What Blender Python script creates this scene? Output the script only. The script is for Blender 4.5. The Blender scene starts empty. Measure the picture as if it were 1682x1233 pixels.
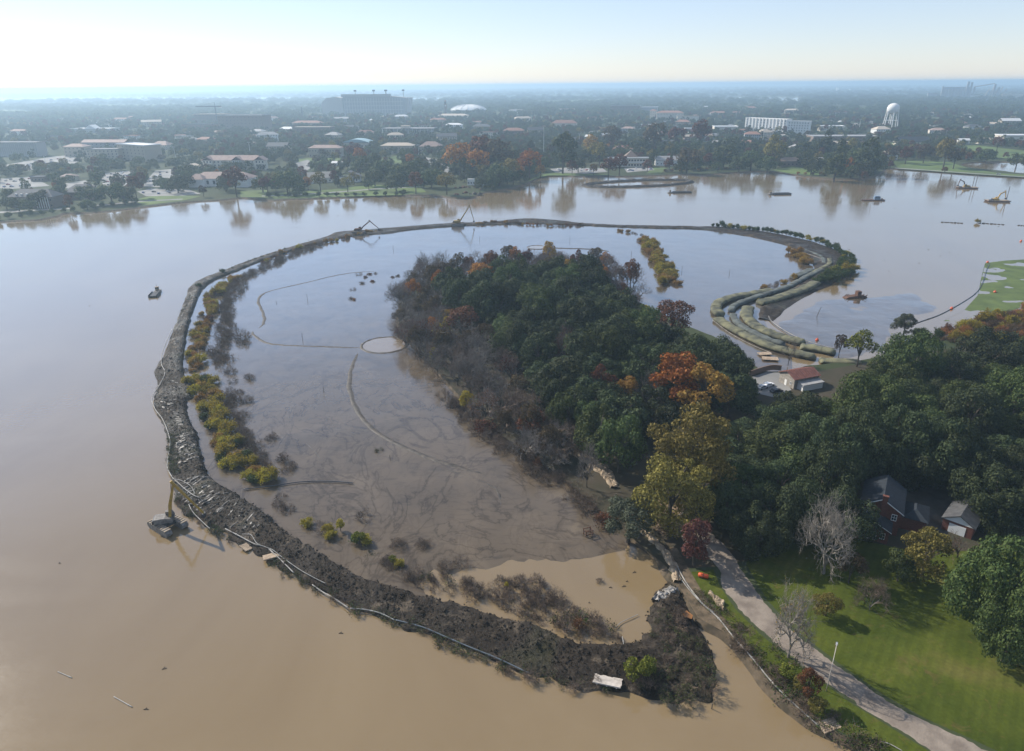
import bpy, bmesh, math, random
import numpy as np
from mathutils import Vector, Matrix, noise
from mathutils.geometry import delaunay_2d_cdt

random.seed(7)
R = math.radians
SC = bpy.context.scene
COL = SC.collection

# ------------------------------------------------------------------ camera
CAM_H = 100.0
FPX = 1121.0
PITCH = math.atan((616.5 - 139.0) / FPX)
ROLL = R(0.5)
cam_data = bpy.data.cameras.new("camera")
cam_data.sensor_width = 36.0
cam_data.lens = 36.0 * FPX / 1682.0
cam_data.clip_start = 1.0
cam_data.clip_end = 90000.0
cam = bpy.data.objects.new("camera", cam_data)
cam.location = (0, 0, CAM_H)
cam.rotation_euler = (Matrix.Rotation(R(90) - PITCH, 4, 'X') @ Matrix.Rotation(-ROLL, 4, 'Z')).to_euler()
COL.objects.link(cam)
SC.camera = cam

# ------------------------------------------------------------------ light
SUN_AZ, SUN_EL = -55.0, 36.5          # azimuth from +Y towards +X
sun_dir = Vector((math.sin(R(SUN_AZ)) * math.cos(R(SUN_EL)), math.cos(R(SUN_AZ)) * math.cos(R(SUN_EL)), math.sin(R(SUN_EL))))
ld = bpy.data.lights.new("sun", 'SUN')
ld.energy = 4.8
ld.angle = R(0.53)
ld.color = (1.0, 0.93, 0.82)
lo = bpy.data.objects.new("sun", ld)
lo.rotation_euler = sun_dir.to_track_quat('Z', 'Y').to_euler()
lo.location = (0, 0, 300)
COL.objects.link(lo)
W = bpy.data.worlds.new("World")
SC.world = W
W.use_nodes = True
wn = W.node_tree
wn.nodes.clear()
sky = wn.nodes.new("ShaderNodeTexSky")
sky.sky_type = 'NISHITA'
sky.sun_disc = False
sky.sun_elevation = R(SUN_EL)
sky.sun_rotation = R(SUN_AZ)
sky.altitude = 0
sky.air_density = 1.0
sky.dust_density = 0.15
sky.ozone_density = 3.0
bg = wn.nodes.new("ShaderNodeBackground")
bg.inputs[1].default_value = 0.13
wo = wn.nodes.new("ShaderNodeOutputWorld")
tint = wn.nodes.new("ShaderNodeMix")
tint.data_type = 'RGBA'
tint.blend_type = 'MULTIPLY'
tint.inputs[0].default_value = 1.0
tint.inputs[7].default_value = (1.03, 0.965, 1.05, 1.0)
wn.links.new(sky.outputs[0], tint.inputs[6])
veil = wn.nodes.new("ShaderNodeMix")      # thin even high haze over the whole sky
veil.data_type = 'RGBA'
veil.inputs[0].default_value = 0.45
veil.inputs[7].default_value = (2.75, 3.2, 3.65, 1.0)
wn.links.new(tint.outputs[2], veil.inputs[6])
wn.links.new(veil.outputs[2], bg.inputs[0])
wn.links.new(bg.outputs[0], wo.inputs[0])
SC.view_settings.view_transform = 'Standard'
SC.view_settings.look = 'None'
SC.view_settings.exposure = 0.5
SC.view_settings.gamma = 1.0
SC.cycles.use_denoising = True
SC.cycles.max_bounces = 5
SC.cycles.diffuse_bounces = 2
SC.cycles.glossy_bounces = 2
SC.cycles.transmission_bounces = 2
SC.cycles.transparent_max_bounces = 4
SC.cycles.volume_bounces = 2
SC.cycles.sample_clamp_indirect = 6.0
SC.cycles.caustics_reflective = False
SC.cycles.caustics_refractive = False


# ------------------------------------------------------------------ photo pixel -> point of the place
def ray(px, py):
    x = (px - 841) / FPX
    y = (py - 616.5) / FPX
    c, s = math.cos(ROLL), math.sin(ROLL)
    x, y = c * x - s * y, s * x + c * y
    return Vector((x, math.cos(PITCH) - y * math.sin(PITCH), -math.sin(PITCH) - y * math.cos(PITCH)))


def G(px, py, z=0.0):
    r = ray(px, py)
    t = (CAM_H - z) / -r.z
    return Vector((0, 0, CAM_H)) + r * t


def P(p):
    d = Vector(p) - Vector((0, 0, CAM_H))
    Z = d.y * math.cos(PITCH) - d.z * math.sin(PITCH)
    y = (-d.y * math.sin(PITCH) - d.z * math.cos(PITCH)) / Z
    x = d.x / Z
    c, s = math.cos(ROLL), math.sin(ROLL)
    return 841 + FPX * (c * x + s * y), 616.5 + FPX * (-s * x + c * y), Z


def mpp(px, py, z=0.0):
    """metres for one photo pixel at the ground point seen there"""
    return P(G(px, py, z))[2] / FPX


def fbm(x, y, z=0.0, o=4):
    return noise.fractal(Vector((x, y, z)), 1.0, 2.0, o)


# ------------------------------------------------------------------ materials
MATS = {}


class NT:
    """small helper round a node tree"""
    def __init__(self, mat):
        self.t = mat.node_tree
        self.n = self.t.nodes
        self.l = self.t.links

    def add(self, kind, **kw):
        nd = self.n.new(kind)
        for k, v in kw.items():
            setattr(nd, k, v)
        return nd

    def link(self, a, b):
        self.l.new(a, b)


def mat(name, color, rough=0.8, metal=0.0, var=0.0, scale=1.0, bump=0.0, bscale=None, spec=0.3, color2=None, objvar=0.0, trans=None, detail=4.0, thresh=(0.35, 0.65), coords='Object'):
    """principled material: colour mixed with a second colour by noise, optional bump, per-object variation"""
    if name in MATS:
        return MATS[name]
    m = bpy.data.materials.new(name)
    m.use_nodes = True
    N = NT(m)
    b = N.n["Principled BSDF"]
    b.inputs["Roughness"].default_value = rough
    b.inputs["Metallic"].default_value = metal
    b.inputs["Specular IOR Level"].default_value = spec
    col = None
    c1 = (*color, 1)
    if color2 is None and var:
        c2 = tuple(max(0, x * (1 - var)) for x in color)
        c1 = (*[min(1, x * (1 + var)) for x in color], 1)
    else:
        c2 = color2
    if c2 is not None:
        tc = N.add("ShaderNodeNewGeometry") if coords == 'World' else N.add("ShaderNodeTexCoord")
        nz = N.add("ShaderNodeTexNoise")
        nz.inputs["Scale"].default_value = scale
        nz.inputs["Detail"].default_value = detail
        N.link(tc.outputs["Position" if coords == 'World' else "Object"], nz.inputs["Vector"])
        cr = N.add("ShaderNodeValToRGB")
        cr.color_ramp.elements[0].position = thresh[0]
        cr.color_ramp.elements[1].position = thresh[1]
        cr.color_ramp.elements[0].color = (*c2[:3], 1)
        cr.color_ramp.elements[1].color = c1
        N.link(nz.outputs[0], cr.inputs[0])
        col = cr.outputs[0]
    if objvar:
        oi = N.add("ShaderNodeObjectInfo")
        hs = N.add("ShaderNodeHueSaturation")
        mr = N.add("ShaderNodeMapRange")
        mr.inputs["To Min"].default_value = 1 - objvar
        mr.inputs["To Max"].default_value = 1 + objvar
        N.link(oi.outputs["Random"], mr.inputs["Value"])
        N.link(mr.outputs[0], hs.inputs["Value"])
        if col is not None:
            N.link(col, hs.inputs["Color"])
        else:
            hs.inputs["Color"].default_value = c1
        col = hs.outputs[0]
    if col is not None:
        N.link(col, b.inputs["Base Color"])
    else:
        b.inputs["Base Color"].default_value = c1
    if bump:
        tc2 = N.add("ShaderNodeTexCoord")
        nb = N.add("ShaderNodeTexNoise")
        nb.inputs["Scale"].default_value = bscale or scale * 4
        nb.inputs["Detail"].default_value = 5
        N.link(tc2.outputs["Object"], nb.inputs["Vector"])
        bp = N.add("ShaderNodeBump")
        bp.inputs["Strength"].default_value = min(1.0, bump)
        bp.inputs["Distance"].default_value = 0.2
        N.link(nb.outputs[0], bp.inputs["Height"])
        N.link(bp.outputs[0], b.inputs["Normal"])
    if trans:
        b.inputs["Transmission Weight"].default_value = 0.0
        b.inputs["Subsurface Weight"].default_value = 0.0
    MATS[name] = m
    return m


# ------------------------------------------------------------------ objects
def mesh_obj(name, verts, faces, m, parent=None, smooth=False, mats=None, fmat=None):
    me = bpy.data.meshes.new(name)
    me.from_pydata([tuple(v) for v in verts], [], faces)
    if mats:
        for x in mats:
            me.materials.append(x)
        if fmat is not None:
            me.polygons.foreach_set("material_index", fmat)
    elif m is not None:
        me.materials.append(m)
    if smooth:
        me.polygons.foreach_set("use_smooth", [True] * len(me.polygons))
    me.update()
    o = bpy.data.objects.new(name, me)
    COL.objects.link(o)
    if parent is not None:
        o.parent = parent
    return o


class MB:
    """collects simple solids; build() links them as one mesh"""
    def __init__(self):
        self.v = []
        self.f = []

    def quad(self, a, b, c, d):
        n = len(self.v)
        self.v += [Vector(a), Vector(b), Vector(c), Vector(d)]
        self.f.append((n, n + 1, n + 2, n + 3))
        return self

    def poly(self, pts):
        n = len(self.v)
        self.v += [Vector(p) for p in pts]
        self.f.append(tuple(range(n, n + len(pts))))
        return self

    def box(self, x0, x1, y0, y1, z0, z1, M=None):
        n = len(self.v)
        vs = [Vector((x, y, z)) for z in (z0, z1) for y in (y0, y1) for x in (x0, x1)]
        if M is not None:
            vs = [M @ v for v in vs]
        self.v += vs
        self.f += [tuple(n + i for i in q) for q in ((0, 2, 3, 1), (4, 5, 7, 6), (0, 1, 5, 4), (2, 6, 7, 3), (0, 4, 6, 2), (1, 3, 7, 5))]
        return self

    def prism(self, prof, y0, y1, axis='y', M=None):
        """closed profile of (a, z) pairs extruded along y (or x)"""
        n = len(self.v)
        k = len(prof)
        for y in (y0, y1):
            for a, z in prof:
                v = Vector((a, y, z)) if axis == 'y' else Vector((y, a, z))
                self.v.append(M @ v if M is not None else v)
        self.f.append(tuple(n + i for i in range(k)))
        self.f.append(tuple(n + k + i for i in reversed(range(k))))
        for i in range(k):
            j = (i + 1) % k
            self.f.append((n + i, n + k + i, n + k + j, n + j))
        return self

    def tube(self, pts, rad, seg=6, cap=True):
        pts = [Vector(p) for p in pts]
        n = len(self.v)
        rads = rad if isinstance(rad, (list, tuple)) else [rad] * len(pts)
        up = Vector((0, 0, 1))
        for i, p in enumerate(pts):
            t = (pts[min(i + 1, len(pts) - 1)] - pts[max(i - 1, 0)])
            if t.length < 1e-6:
                t = Vector((0, 0, 1))
            t.normalize()
            a = t.cross(up)
            if a.length < 1e-3:
                a = t.cross(Vector((1, 0, 0)))
            a.normalize()
            b = a.cross(t)
            for k in range(seg):
                an = 2 * math.pi * k / seg
                self.v.append(p + (a * math.cos(an) + b * math.sin(an)) * rads[i])
        for i in range(len(pts) - 1):
            for k in range(seg):
                k2 = (k + 1) % seg
                self.f.append((n + i * seg + k, n + i * seg + k2, n + (i + 1) * seg + k2, n + (i + 1) * seg + k))
        if cap:
            self.f.append(tuple(n + k for k in reversed(range(seg))))
            self.f.append(tuple(n + (len(pts) - 1) * seg + k for k in range(seg)))
        return self

    def lathe(self, prof, seg=16, center=(0, 0, 0)):
        n = len(self.v)
        c = Vector(center)
        for r, z in prof:
            for k in range(seg):
                a = 2 * math.pi * k / seg
                self.v.append(c + Vector((r * math.cos(a), r * math.sin(a), z)))
        for i in range(len(prof) - 1):
            for k in range(seg):
                k2 = (k + 1) % seg
                self.f.append((n + i * seg + k, n + i * seg + k2, n + (i + 1) * seg + k2, n + (i + 1) * seg + k))
        self.f.append(tuple(n + k for k in reversed(range(seg))))
        self.f.append(tuple(n + (len(prof) - 1) * seg + k for k in range(seg)))
        return self

    def build(self, name, m, parent=None, smooth=False):
        return mesh_obj(name, self.v, self.f, m, parent, smooth)


USED_LABELS = {}


def tag(o, label, cat, group=None):
    o["label"] = label
    o["category"] = cat
    if group:
        o["group"] = group
    return o


def empty(name, loc=(0, 0, 0), rz=0.0, label=None, cat=None, group=None):
    o = bpy.data.objects.new(name, None)
    o.empty_display_size = 0.5
    o.location = loc
    o.rotation_euler = (0, 0, rz)
    COL.objects.link(o)
    if label:
        tag(o, label, cat, group)
    return o


def kind(o, k):
    o["kind"] = k
    return o


def copy_tree(o, parent=None):
    c = o.copy()
    COL.objects.link(c)
    c.parent = parent
    for ch in [x for x in CHILDREN.get(o.name, ())]:
        copy_tree(ch, c)
    return c


CHILDREN = {}


def catmull(pts, n=8, closed=False):
    pts = [Vector(p) for p in pts]
    out = []
    N = len(pts)
    rng = range(N if closed else N - 1)
    for i in rng:
        if closed:
            p0, p1, p2, p3 = pts[(i - 1) % N], pts[i], pts[(i + 1) % N], pts[(i + 2) % N]
        else:
            p0, p1, p2, p3 = pts[max(i - 1, 0)], pts[i], pts[i + 1], pts[min(i + 2, N - 1)]
        for k in range(n):
            t = k / n
            out.append(0.5 * ((2 * p1) + (p2 - p0) * t + (2 * p0 - 5 * p1 + 4 * p2 - p3) * t * t + (3 * p1 - p0 - 3 * p2 + p3) * t ** 3))
    if not closed:
        out.append(pts[-1])
    return out


def in_poly(x, y, poly):
    c = False
    j = len(poly) - 1
    for i in range(len(poly)):
        xi, yi = poly[i][0], poly[i][1]
        xj, yj = poly[j][0], poly[j][1]
        if (yi > y) != (yj > y) and x < (xj - xi) * (y - yi) / (yj - yi) + xi:
            c = not c
        j = i
    return c


def fill_poly(name, poly, z, m, holes=(), parent=None, grid=None, zfun=None):
    """flat sheet from a 2-D outline (list of (x, y)), triangulated with holes; grid = extra inner points every grid metres"""
    verts = [Vector((p[0], p[1])) for p in poly]
    edges = [(i, (i + 1) % len(poly)) for i in range(len(poly))]
    for h in holes:
        n = len(verts)
        verts += [Vector((p[0], p[1])) for p in h]
        edges += [(n + i, n + (i + 1) % len(h)) for i in range(len(h))]
    if grid:
        xs = [p[0] for p in poly]
        ys = [p[1] for p in poly]
        x = min(xs)
        while x < max(xs):
            y = min(ys)
            while y < max(ys):
                a, b = x + random.uniform(-.3, .3) * grid, y + random.uniform(-.3, .3) * grid
                if in_poly(a, b, poly) and not any(in_poly(a, b, h) for h in holes):
                    verts.append(Vector((a, b)))
                y += grid
            x += grid
    vs, es, fs, _, _, _ = delaunay_2d_cdt(verts, edges, [], 0, 1e-4)
    keep = []
    for f in fs:
        cx = sum(vs[i].x for i in f) / len(f)
        cy = sum(vs[i].y for i in f) / len(f)
        if in_poly(cx, cy, poly) and not any(in_poly(cx, cy, h) for h in holes):
            keep.append(tuple(f))
    return mesh_obj(name, [Vector((v.x, v.y, zfun(v.x, v.y) if zfun else z)) for v in vs], keep, m, parent)


def pxpoly(pts, z=0.0):
    return [tuple(G(x, y, z)[:2]) for x, y in pts]

# ================================================================== THE SETTING
LAND_Z = 1.1


def world_noise(N, scale, detail=4, dist=0.0, sx=1.0, sy=1.0, rot=0.0, rough=0.5):
    ge = N.add("ShaderNodeNewGeometry")
    mp = N.add("ShaderNodeMapping")
    mp.inputs["Scale"].default_value = (sx, sy, 1)
    mp.inputs["Rotation"].default_value = (0, 0, rot)
    nz = N.add("ShaderNodeTexNoise")
    nz.inputs["Scale"].default_value = scale
    nz.inputs["Detail"].default_value = detail
    nz.inputs["Distortion"].default_value = dist
    nz.inputs["Roughness"].default_value = rough
    N.link(ge.outputs["Position"], mp.inputs[0])
    N.link(mp.outputs[0], nz.inputs["Vector"])
    return nz.outputs[0]


def ramp(N, src, stops):
    cr = N.add("ShaderNodeValToRGB")
    e = cr.color_ramp.elements
    while len(e) < len(stops):
        e.new(0.5)
    for i, (p, c) in enumerate(stops):
        e[i].position = p
        e[i].color = (*c, 1) if len(c) == 3 else c
    N.link(src, cr.inputs[0])
    return cr.outputs[0]


def mixc(N, fac, a, b, mode='MIX'):
    mx = N.add("ShaderNodeMix", data_type='RGBA', blend_type=mode)
    for s, i in ((fac, 0), (a, 6), (b, 7)):
        if isinstance(s, (int, float)):
            mx.inputs[i].default_value = s
        elif isinstance(s, tuple):
            mx.inputs[i].default_value = (*s, 1)
        else:
            N.link(s, mx.inputs[i])
    return mx.outputs[2]


def newmat(name):
    m = bpy.data.materials.new(name)
    m.use_nodes = True
    N = NT(m)
    MATS[name] = m
    return m, N, N.n["Principled BSDF"]


def bumpn(N, b, h, dist, strength=1.0):
    bp = N.add("ShaderNodeBump")
    bp.inputs["Distance"].default_value = dist
    bp.inputs["Strength"].default_value = strength
    N.link(h, bp.inputs["Height"])
    N.link(bp.outputs[0], b.inputs["Normal"])


def sheen(N, b, stops, rough_socket=None, rough=.1):
    """water film: mirror of the sky that grows towards grazing view"""
    b.inputs["Specular IOR Level"].default_value = 0.0
    lw = N.add("ShaderNodeLayerWeight")
    lw.inputs["Blend"].default_value = 0.5
    gl = N.add("ShaderNodeBsdfGlossy")
    gl.inputs["Color"].default_value = (1, 1, 1, 1)
    gl.inputs["Roughness"].default_value = rough
    if rough_socket is not None:
        N.link(rough_socket, gl.inputs["Roughness"])
    if b.inputs["Normal"].links:
        src = b.inputs["Normal"].links[0].from_socket
        N.link(src, gl.inputs["Normal"])
        N.link(src, lw.inputs["Normal"])
    f = ramp(N, lw.outputs["Facing"], [(p_, (v_, v_, v_)) for p_, v_ in stops])
    mx = N.add("ShaderNodeMixShader")
    N.link(f, mx.inputs[0])
    N.link(b.outputs[0], mx.inputs[1])
    N.link(gl.outputs[0], mx.inputs[2])
    N.link(mx.outputs[0], N.n["Material Output"].inputs["Surface"])


def water_mat(name, c1, c2, rough=0.095, bdist=0.022):
    m, N, b = newmat(name)
    n1 = world_noise(N, 0.012, 6, 1.6, 1.0, 0.6, R(30), 0.6)
    N.link(ramp(N, n1, [(0.32, c1), (0.68, c2)]), b.inputs["Base Color"])
    nr_ = world_noise(N, 0.02, 5, 1.2, 0.5, 1.4, R(20))
    rs_ = ramp(N, nr_, [(0.38, (rough * .6,) * 3), (0.62, (rough * 1.4,) * 3)])
    b.inputs["IOR"].default_value = 1.6
    b.inputs["Specular IOR Level"].default_value = 0.5
    n2 = world_noise(N, 0.55, 3, 0.3, 1.0, 1.7, R(25))
    bumpn(N, b, n2, bdist)
    sheen(N, b, [(0.0, 0.02), (0.3, 0.05), (0.5, 0.14), (0.72, 0.38), (0.85, 0.55), (1.0, 0.95)], rs_)
    return m


M_WATER = water_mat("lake_water", (0.178, 0.126, 0.066), (0.215, 0.157, 0.086))
M_POND = water_mat("pond_water", (0.20, 0.15, 0.094), (0.21, 0.16, 0.10), rough=0.05, bdist=0.006)

# wet mud: brown-grey silt with darker streaks, glossy where a film of water stands on it
M_MUD, N, b = newmat("wet_mud")
s1 = world_noise(N, 0.035, 5, 2.2, 1.0, 0.7, R(20), 0.6)
s2 = world_noise(N, 0.22, 5, 1.6, 0.55, 1.6, R(-35), 0.6)
base = ramp(N, s1, [(0.3, (0.086, 0.067, 0.047)), (0.55, (0.11, 0.085, 0.059)), (0.75, (0.14, 0.109, 0.075))])
strk = ramp(N, s2, [(0.30, (0.52, 0.53, 0.57)), (0.47, (1, 1, 1))])
s4 = world_noise(N, 0.05, 6, 1.8, 1.0, 0.8, R(50), 0.55)
vein = ramp(N, s4, [(0.455, (1, 1, 1)), (0.487, (0.5, 0.48, 0.46)), (0.51, (0.95, 0.95, 0.95)), (0.57, (1, 1, 1))])
s5 = world_noise(N, 0.11, 6, 1.4, 1.0, 0.5, R(-15), 0.6)
vein2 = ramp(N, s5, [(0.47, (1, 1, 1)), (0.50, (0.75, 0.73, 0.72)), (0.53, (1, 1, 1))])
mc = mixc(N, 0.6, base, strk, 'MULTIPLY')
mc = mixc(N, 0.8, mc, vein, 'MULTIPLY')
mc = mixc(N, 0.6, mc, vein2, 'MULTIPLY')
N.link(mc, b.inputs["Base Color"])
wet = world_noise(N, 0.02, 4, 1.0, 1, 1, 0)
wet_r = ramp(N, wet, [(0.35, (0.07, 0.07, 0.07)), (0.65, (0.2, 0.2, 0.2))])
b.inputs["Specular IOR Level"].default_value = 0.5
b.inputs["IOR"].default_value = 1.75
s3 = world_noise(N, 0.6, 6, 1.0, 0.6, 1.4, R(-30))
bumpn(N, b, s3, 0.012)
sheen(N, b, [(0.0, 0.02), (0.4, 0.035), (0.52, 0.09), (0.62, 0.2), (0.72, 0.42), (0.85, 0.65), (1.0, 0.95)], wet_r)

# dug-up clay of the dike
M_BERM, N, b = newmat("dug_clay")
n1 = world_noise(N, 0.5, 6, 0.6, 1, 1, 0, 0.65)
n2 = world_noise(N, 0.08, 3)
c = ramp(N, n1, [(0.3, (0.016, 0.012, 0.009)), (0.55, (0.034, 0.026, 0.019)), (0.75, (0.085, 0.066, 0.047))])
g = ramp(N, n2, [(0.55, (0, 0, 0)), (0.7, (0.4, 0.4, 0.4))])
n4 = world_noise(N, 0.16, 5, 1.5, 1.0, 1.0, 0, 0.6)
pale = ramp(N, n4, [(0.56, (0, 0, 0)), (0.68, (0.75, 0.75, 0.75))])
N.link(mixc(N, pale, mixc(N, g, c, (0.045, 0.05, 0.018)), (0.15, 0.118, 0.085)), b.inputs["Base Color"])
N.link(ramp(N, n2, [(0.42, (0.75, 0.75, 0.75)), (0.6, (0.36, 0.36, 0.36))]), b.inputs["Roughness"])
b.inputs["Specular IOR Level"].default_value = 0.12
n3 = world_noise(N, 1.6, 6, 0, 1, 1, 0, 0.7)
bumpn(N, b, n3, 0.5)

# general town ground: grass, bare earth, paving seen as patches
M_GROUND, N, b = newmat("town_ground")
n1 = world_noise(N, 0.006, 6, 0.4)
n2 = world_noise(N, 0.05, 5)
n0 = world_noise(N, 0.0004, 5, 0.3, 0.35, 1.3)
c = ramp(N, n1, [(0.35, (0.035, 0.045, 0.02)), (0.5, (0.055, 0.065, 0.03)), (0.6, (0.10, 0.095, 0.055)), (0.72, (0.16, 0.145, 0.115))])
far = ramp(N, n0, [(0.40, (0.035, 0.05, 0.03)), (0.5, (0.05, 0.06, 0.035)), (0.62, (0.14, 0.15, 0.08))])
N.link(mixc(N, 0.35, mixc(N, n2, c, (0.05, 0.06, 0.025)), far), b.inputs["Base Color"])
b.inputs["Roughness"].default_value = 0.95
b.inputs["Specular IOR Level"].default_value = 0.1

M_BANK = mat("bank_earth", (0.105, 0.078, 0.05), 0.9, color2=(0.045, 0.036, 0.022), scale=0.5, bump=0.6, bscale=0.8)

# mown lawn with mowing stripes
M_LAWN, N, b = newmat("mown_lawn")
ge = N.add("ShaderNodeNewGeometry")
mp = N.add("ShaderNodeMapping")
mp.inputs["Rotation"].default_value = (0, 0, R(38))
wv = N.add("ShaderNodeTexWave", wave_type='BANDS', bands_direction='X')
wv.inputs["Scale"].default_value = 0.165
wv.inputs["Distortion"].default_value = 1.2
wv.inputs["Detail"].default_value = 2
wv.inputs["Detail Scale"].default_value = 0.6
N.link(ge.outputs["Position"], mp.inputs[0])
N.link(mp.outputs[0], wv.inputs[0])
n1 = world_noise(N, 0.06, 5, 0.5)
n2 = world_noise(N, 1.5, 6)
c = ramp(N, n1, [(0.32, (0.045, 0.064, 0.008)), (0.58, (0.08, 0.098, 0.014)), (0.75, (0.14, 0.125, 0.035))])
c = mixc(N, 0.22, c, ramp(N, wv.outputs[0], [(0.3, (0.55, 0.55, 0.55)), (0.7, (1, 1, 1))]), 'MULTIPLY')
n5 = world_noise(N, 0.35, 7, 0.8, 1, 1, 0, 0.7)
c = mixc(N, ramp(N, n5, [(0.58, (0, 0, 0)), (0.7, (0.65, 0.65, 0.65))]), c, (0.12, 0.085, 0.035))
c = mixc(N, 0.55, c, ramp(N, n2, [(0.3, (0.6, 0.6, 0.6)), (0.7, (1, 1, 1))]), 'MULTIPLY')
N.link(c, b.inputs["Base Color"])
b.inputs["Roughness"].default_value = 0.95
b.inputs["Specular IOR Level"].default_value = 0.1
bumpn(N, b, n2, 0.12)

M_GRAVEL = mat("gravel", (0.25, 0.208, 0.168), 0.95, color2=(0.16, 0.13, 0.105), scale=0.35, bump=0.5, bscale=3.0, detail=8)
M_PAVE = mat("paving", (0.27, 0.262, 0.25), 0.9, color2=(0.18, 0.178, 0.172), scale=0.05)
M_ASPHALT = mat("asphalt", (0.10, 0.10, 0.105), 0.9, color2=(0.07, 0.07, 0.072), scale=0.05)
M_FIELD = mat("sports_grass", (0.10, 0.15, 0.035), 0.95, color2=(0.07, 0.10, 0.03), scale=0.03)
M_SAND = mat("sand_bank", (0.42, 0.33, 0.23), 0.9, color2=(0.20, 0.15, 0.10), scale=0.6, bump=0.8, bscale=1.5)
M_LEAFLITTER = mat("leaf_litter", (0.055, 0.043, 0.028), 0.95, color2=(0.035, 0.034, 0.018), scale=0.12, bump=0.4)

# ---- lake outline (photo pixels on the water plane)
FAR_SHORE = [(-220, 395), (-100, 378), (0, 365), (60, 362), (90, 356), (110, 351), (160, 349), (230, 341), (300, 333), (360, 329), (400, 326), (440, 329), (480, 328), (560, 325), (620, 322), (680, 321),
             (720, 322), (750, 326), (775, 325), (790, 318), (830, 311), (862, 303), (876, 294), (900, 288), (950, 290), (1020, 290), (1060, 289), (1120, 287), (1160, 287), (1215, 283), (1260, 282), (1300, 287),
             (1330, 291), (1370, 294), (1400, 294), (1430, 291), (1446, 284), (1452, 278), (1480, 278), (1520, 281), (1600, 287), (1682, 292), (1800, 298), (2100, 310)]
PENINSULA = [(2100, 540), (1800, 545), (1682, 545), (1620, 553), (1560, 562), (1500, 566), (1470, 578), (1440, 590), (1400, 597), (1340, 603), (1300, 612), (1262, 614), (1240, 606), (1215, 580), (1180, 560), (1120, 535), (1060, 505),
             (1000, 478), (900, 462), (800, 457), (720, 462), (680, 475), (660, 500), (655, 530), (672, 560), (705, 592), (745, 640), (795, 690), (855, 735), (925, 782), (985, 826), (1003, 862), (1050, 890), (1085, 918),
             (1100, 950), (1128, 985), (1150, 1025), (1190, 1045), (1220, 1080), (1250, 1112), (1290, 1152), (1340, 1195), (1420, 1233), (1530, 1300)]
lake_xy = [tuple(v[:2]) for v in catmull([G(*p) for p in FAR_SHORE], 4)]
pen_xy = [tuple(v[:2]) for v in catmull([G(*p) for p in PENINSULA], 5)]
jit = lambda pts, a: [(x + a * noise.noise(Vector((x * .13, y * .13, 3))), y + a * noise.noise(Vector((x * .13, y * .13, 9)))) for x, y in pts]
lake_xy = jit(lake_xy, 2.5)
pen_xy = jit(pen_xy, 1.0)
lake_poly = lake_xy + pen_xy + [(70, 30), (40, 10), (-350, 10), (-700, 300)]
POND2 = pxpoly([(1590, 268), (1640, 266), (1760, 268), (1900, 272), (1900, 290), (1760, 290), (1682, 286), (1640, 281), (1600, 277), (1578, 272)])
POND2 = [tuple(v[:2]) for v in catmull([(x, y, 0) for x, y in POND2], 4, True)]
FAR = 46000
ground = fill_poly("ground", [(-FAR, -300), (FAR, -300), (FAR, FAR), (-FAR, FAR)], LAND_Z, M_GROUND, holes=[lake_poly, POND2])
kind(ground, "structure")
water = MB().quad((-1500, -250, 0), (1700, -250, 0), (1700, 1150, 0), (-1500, 1150, 0)).build("lake_water", M_WATER)
kind(water, "structure")


def bank(name, pts, closed, width=2.6, depth=0.35):
    vs, fs = [], []
    n = len(pts)
    for i in range(n):
        a = Vector(pts[(i - 1) % n] if closed or i else pts[i])
        c2 = Vector(pts[(i + 1) % n] if closed or i < n - 1 else pts[i])
        t = (c2 - a).normalized()
        nrm = Vector((-t.y, t.x))
        p = Vector(pts[i])
        k = 1 + 0.4 * noise.noise(Vector((p.x * .2, p.y * .2, 0)))
        for f, z in ((0, LAND_Z + 0.004), (0.35, LAND_Z * 0.72), (1.0, -depth)):
            q = p + nrm * width * f * k
            vs.append((q.x, q.y, z))
    for i in range(n if closed else n - 1):
        j = (i + 1) % n
        for k in range(2):
            fs.append((i * 3 + k, j * 3 + k, j * 3 + k + 1, i * 3 + k + 1))
    return kind(mesh_obj(name, vs, fs, M_BANK, smooth=True), "structure")


# which side is the water on? far shore runs left to right with water on its right-hand side
bank("shore_bank", [(x, y) for x, y in reversed(lake_xy)], False)
bank("peninsula_bank", [(x, y) for x, y in reversed(pen_xy)], False, 1.8)
bank("pond_bank", POND2 if sum(POND2[i][0] * POND2[(i + 1) % len(POND2)][1] - POND2[(i + 1) % len(POND2)][0] * POND2[i][1] for i in range(len(POND2))) > 0 else list(reversed(POND2)), True)

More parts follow.
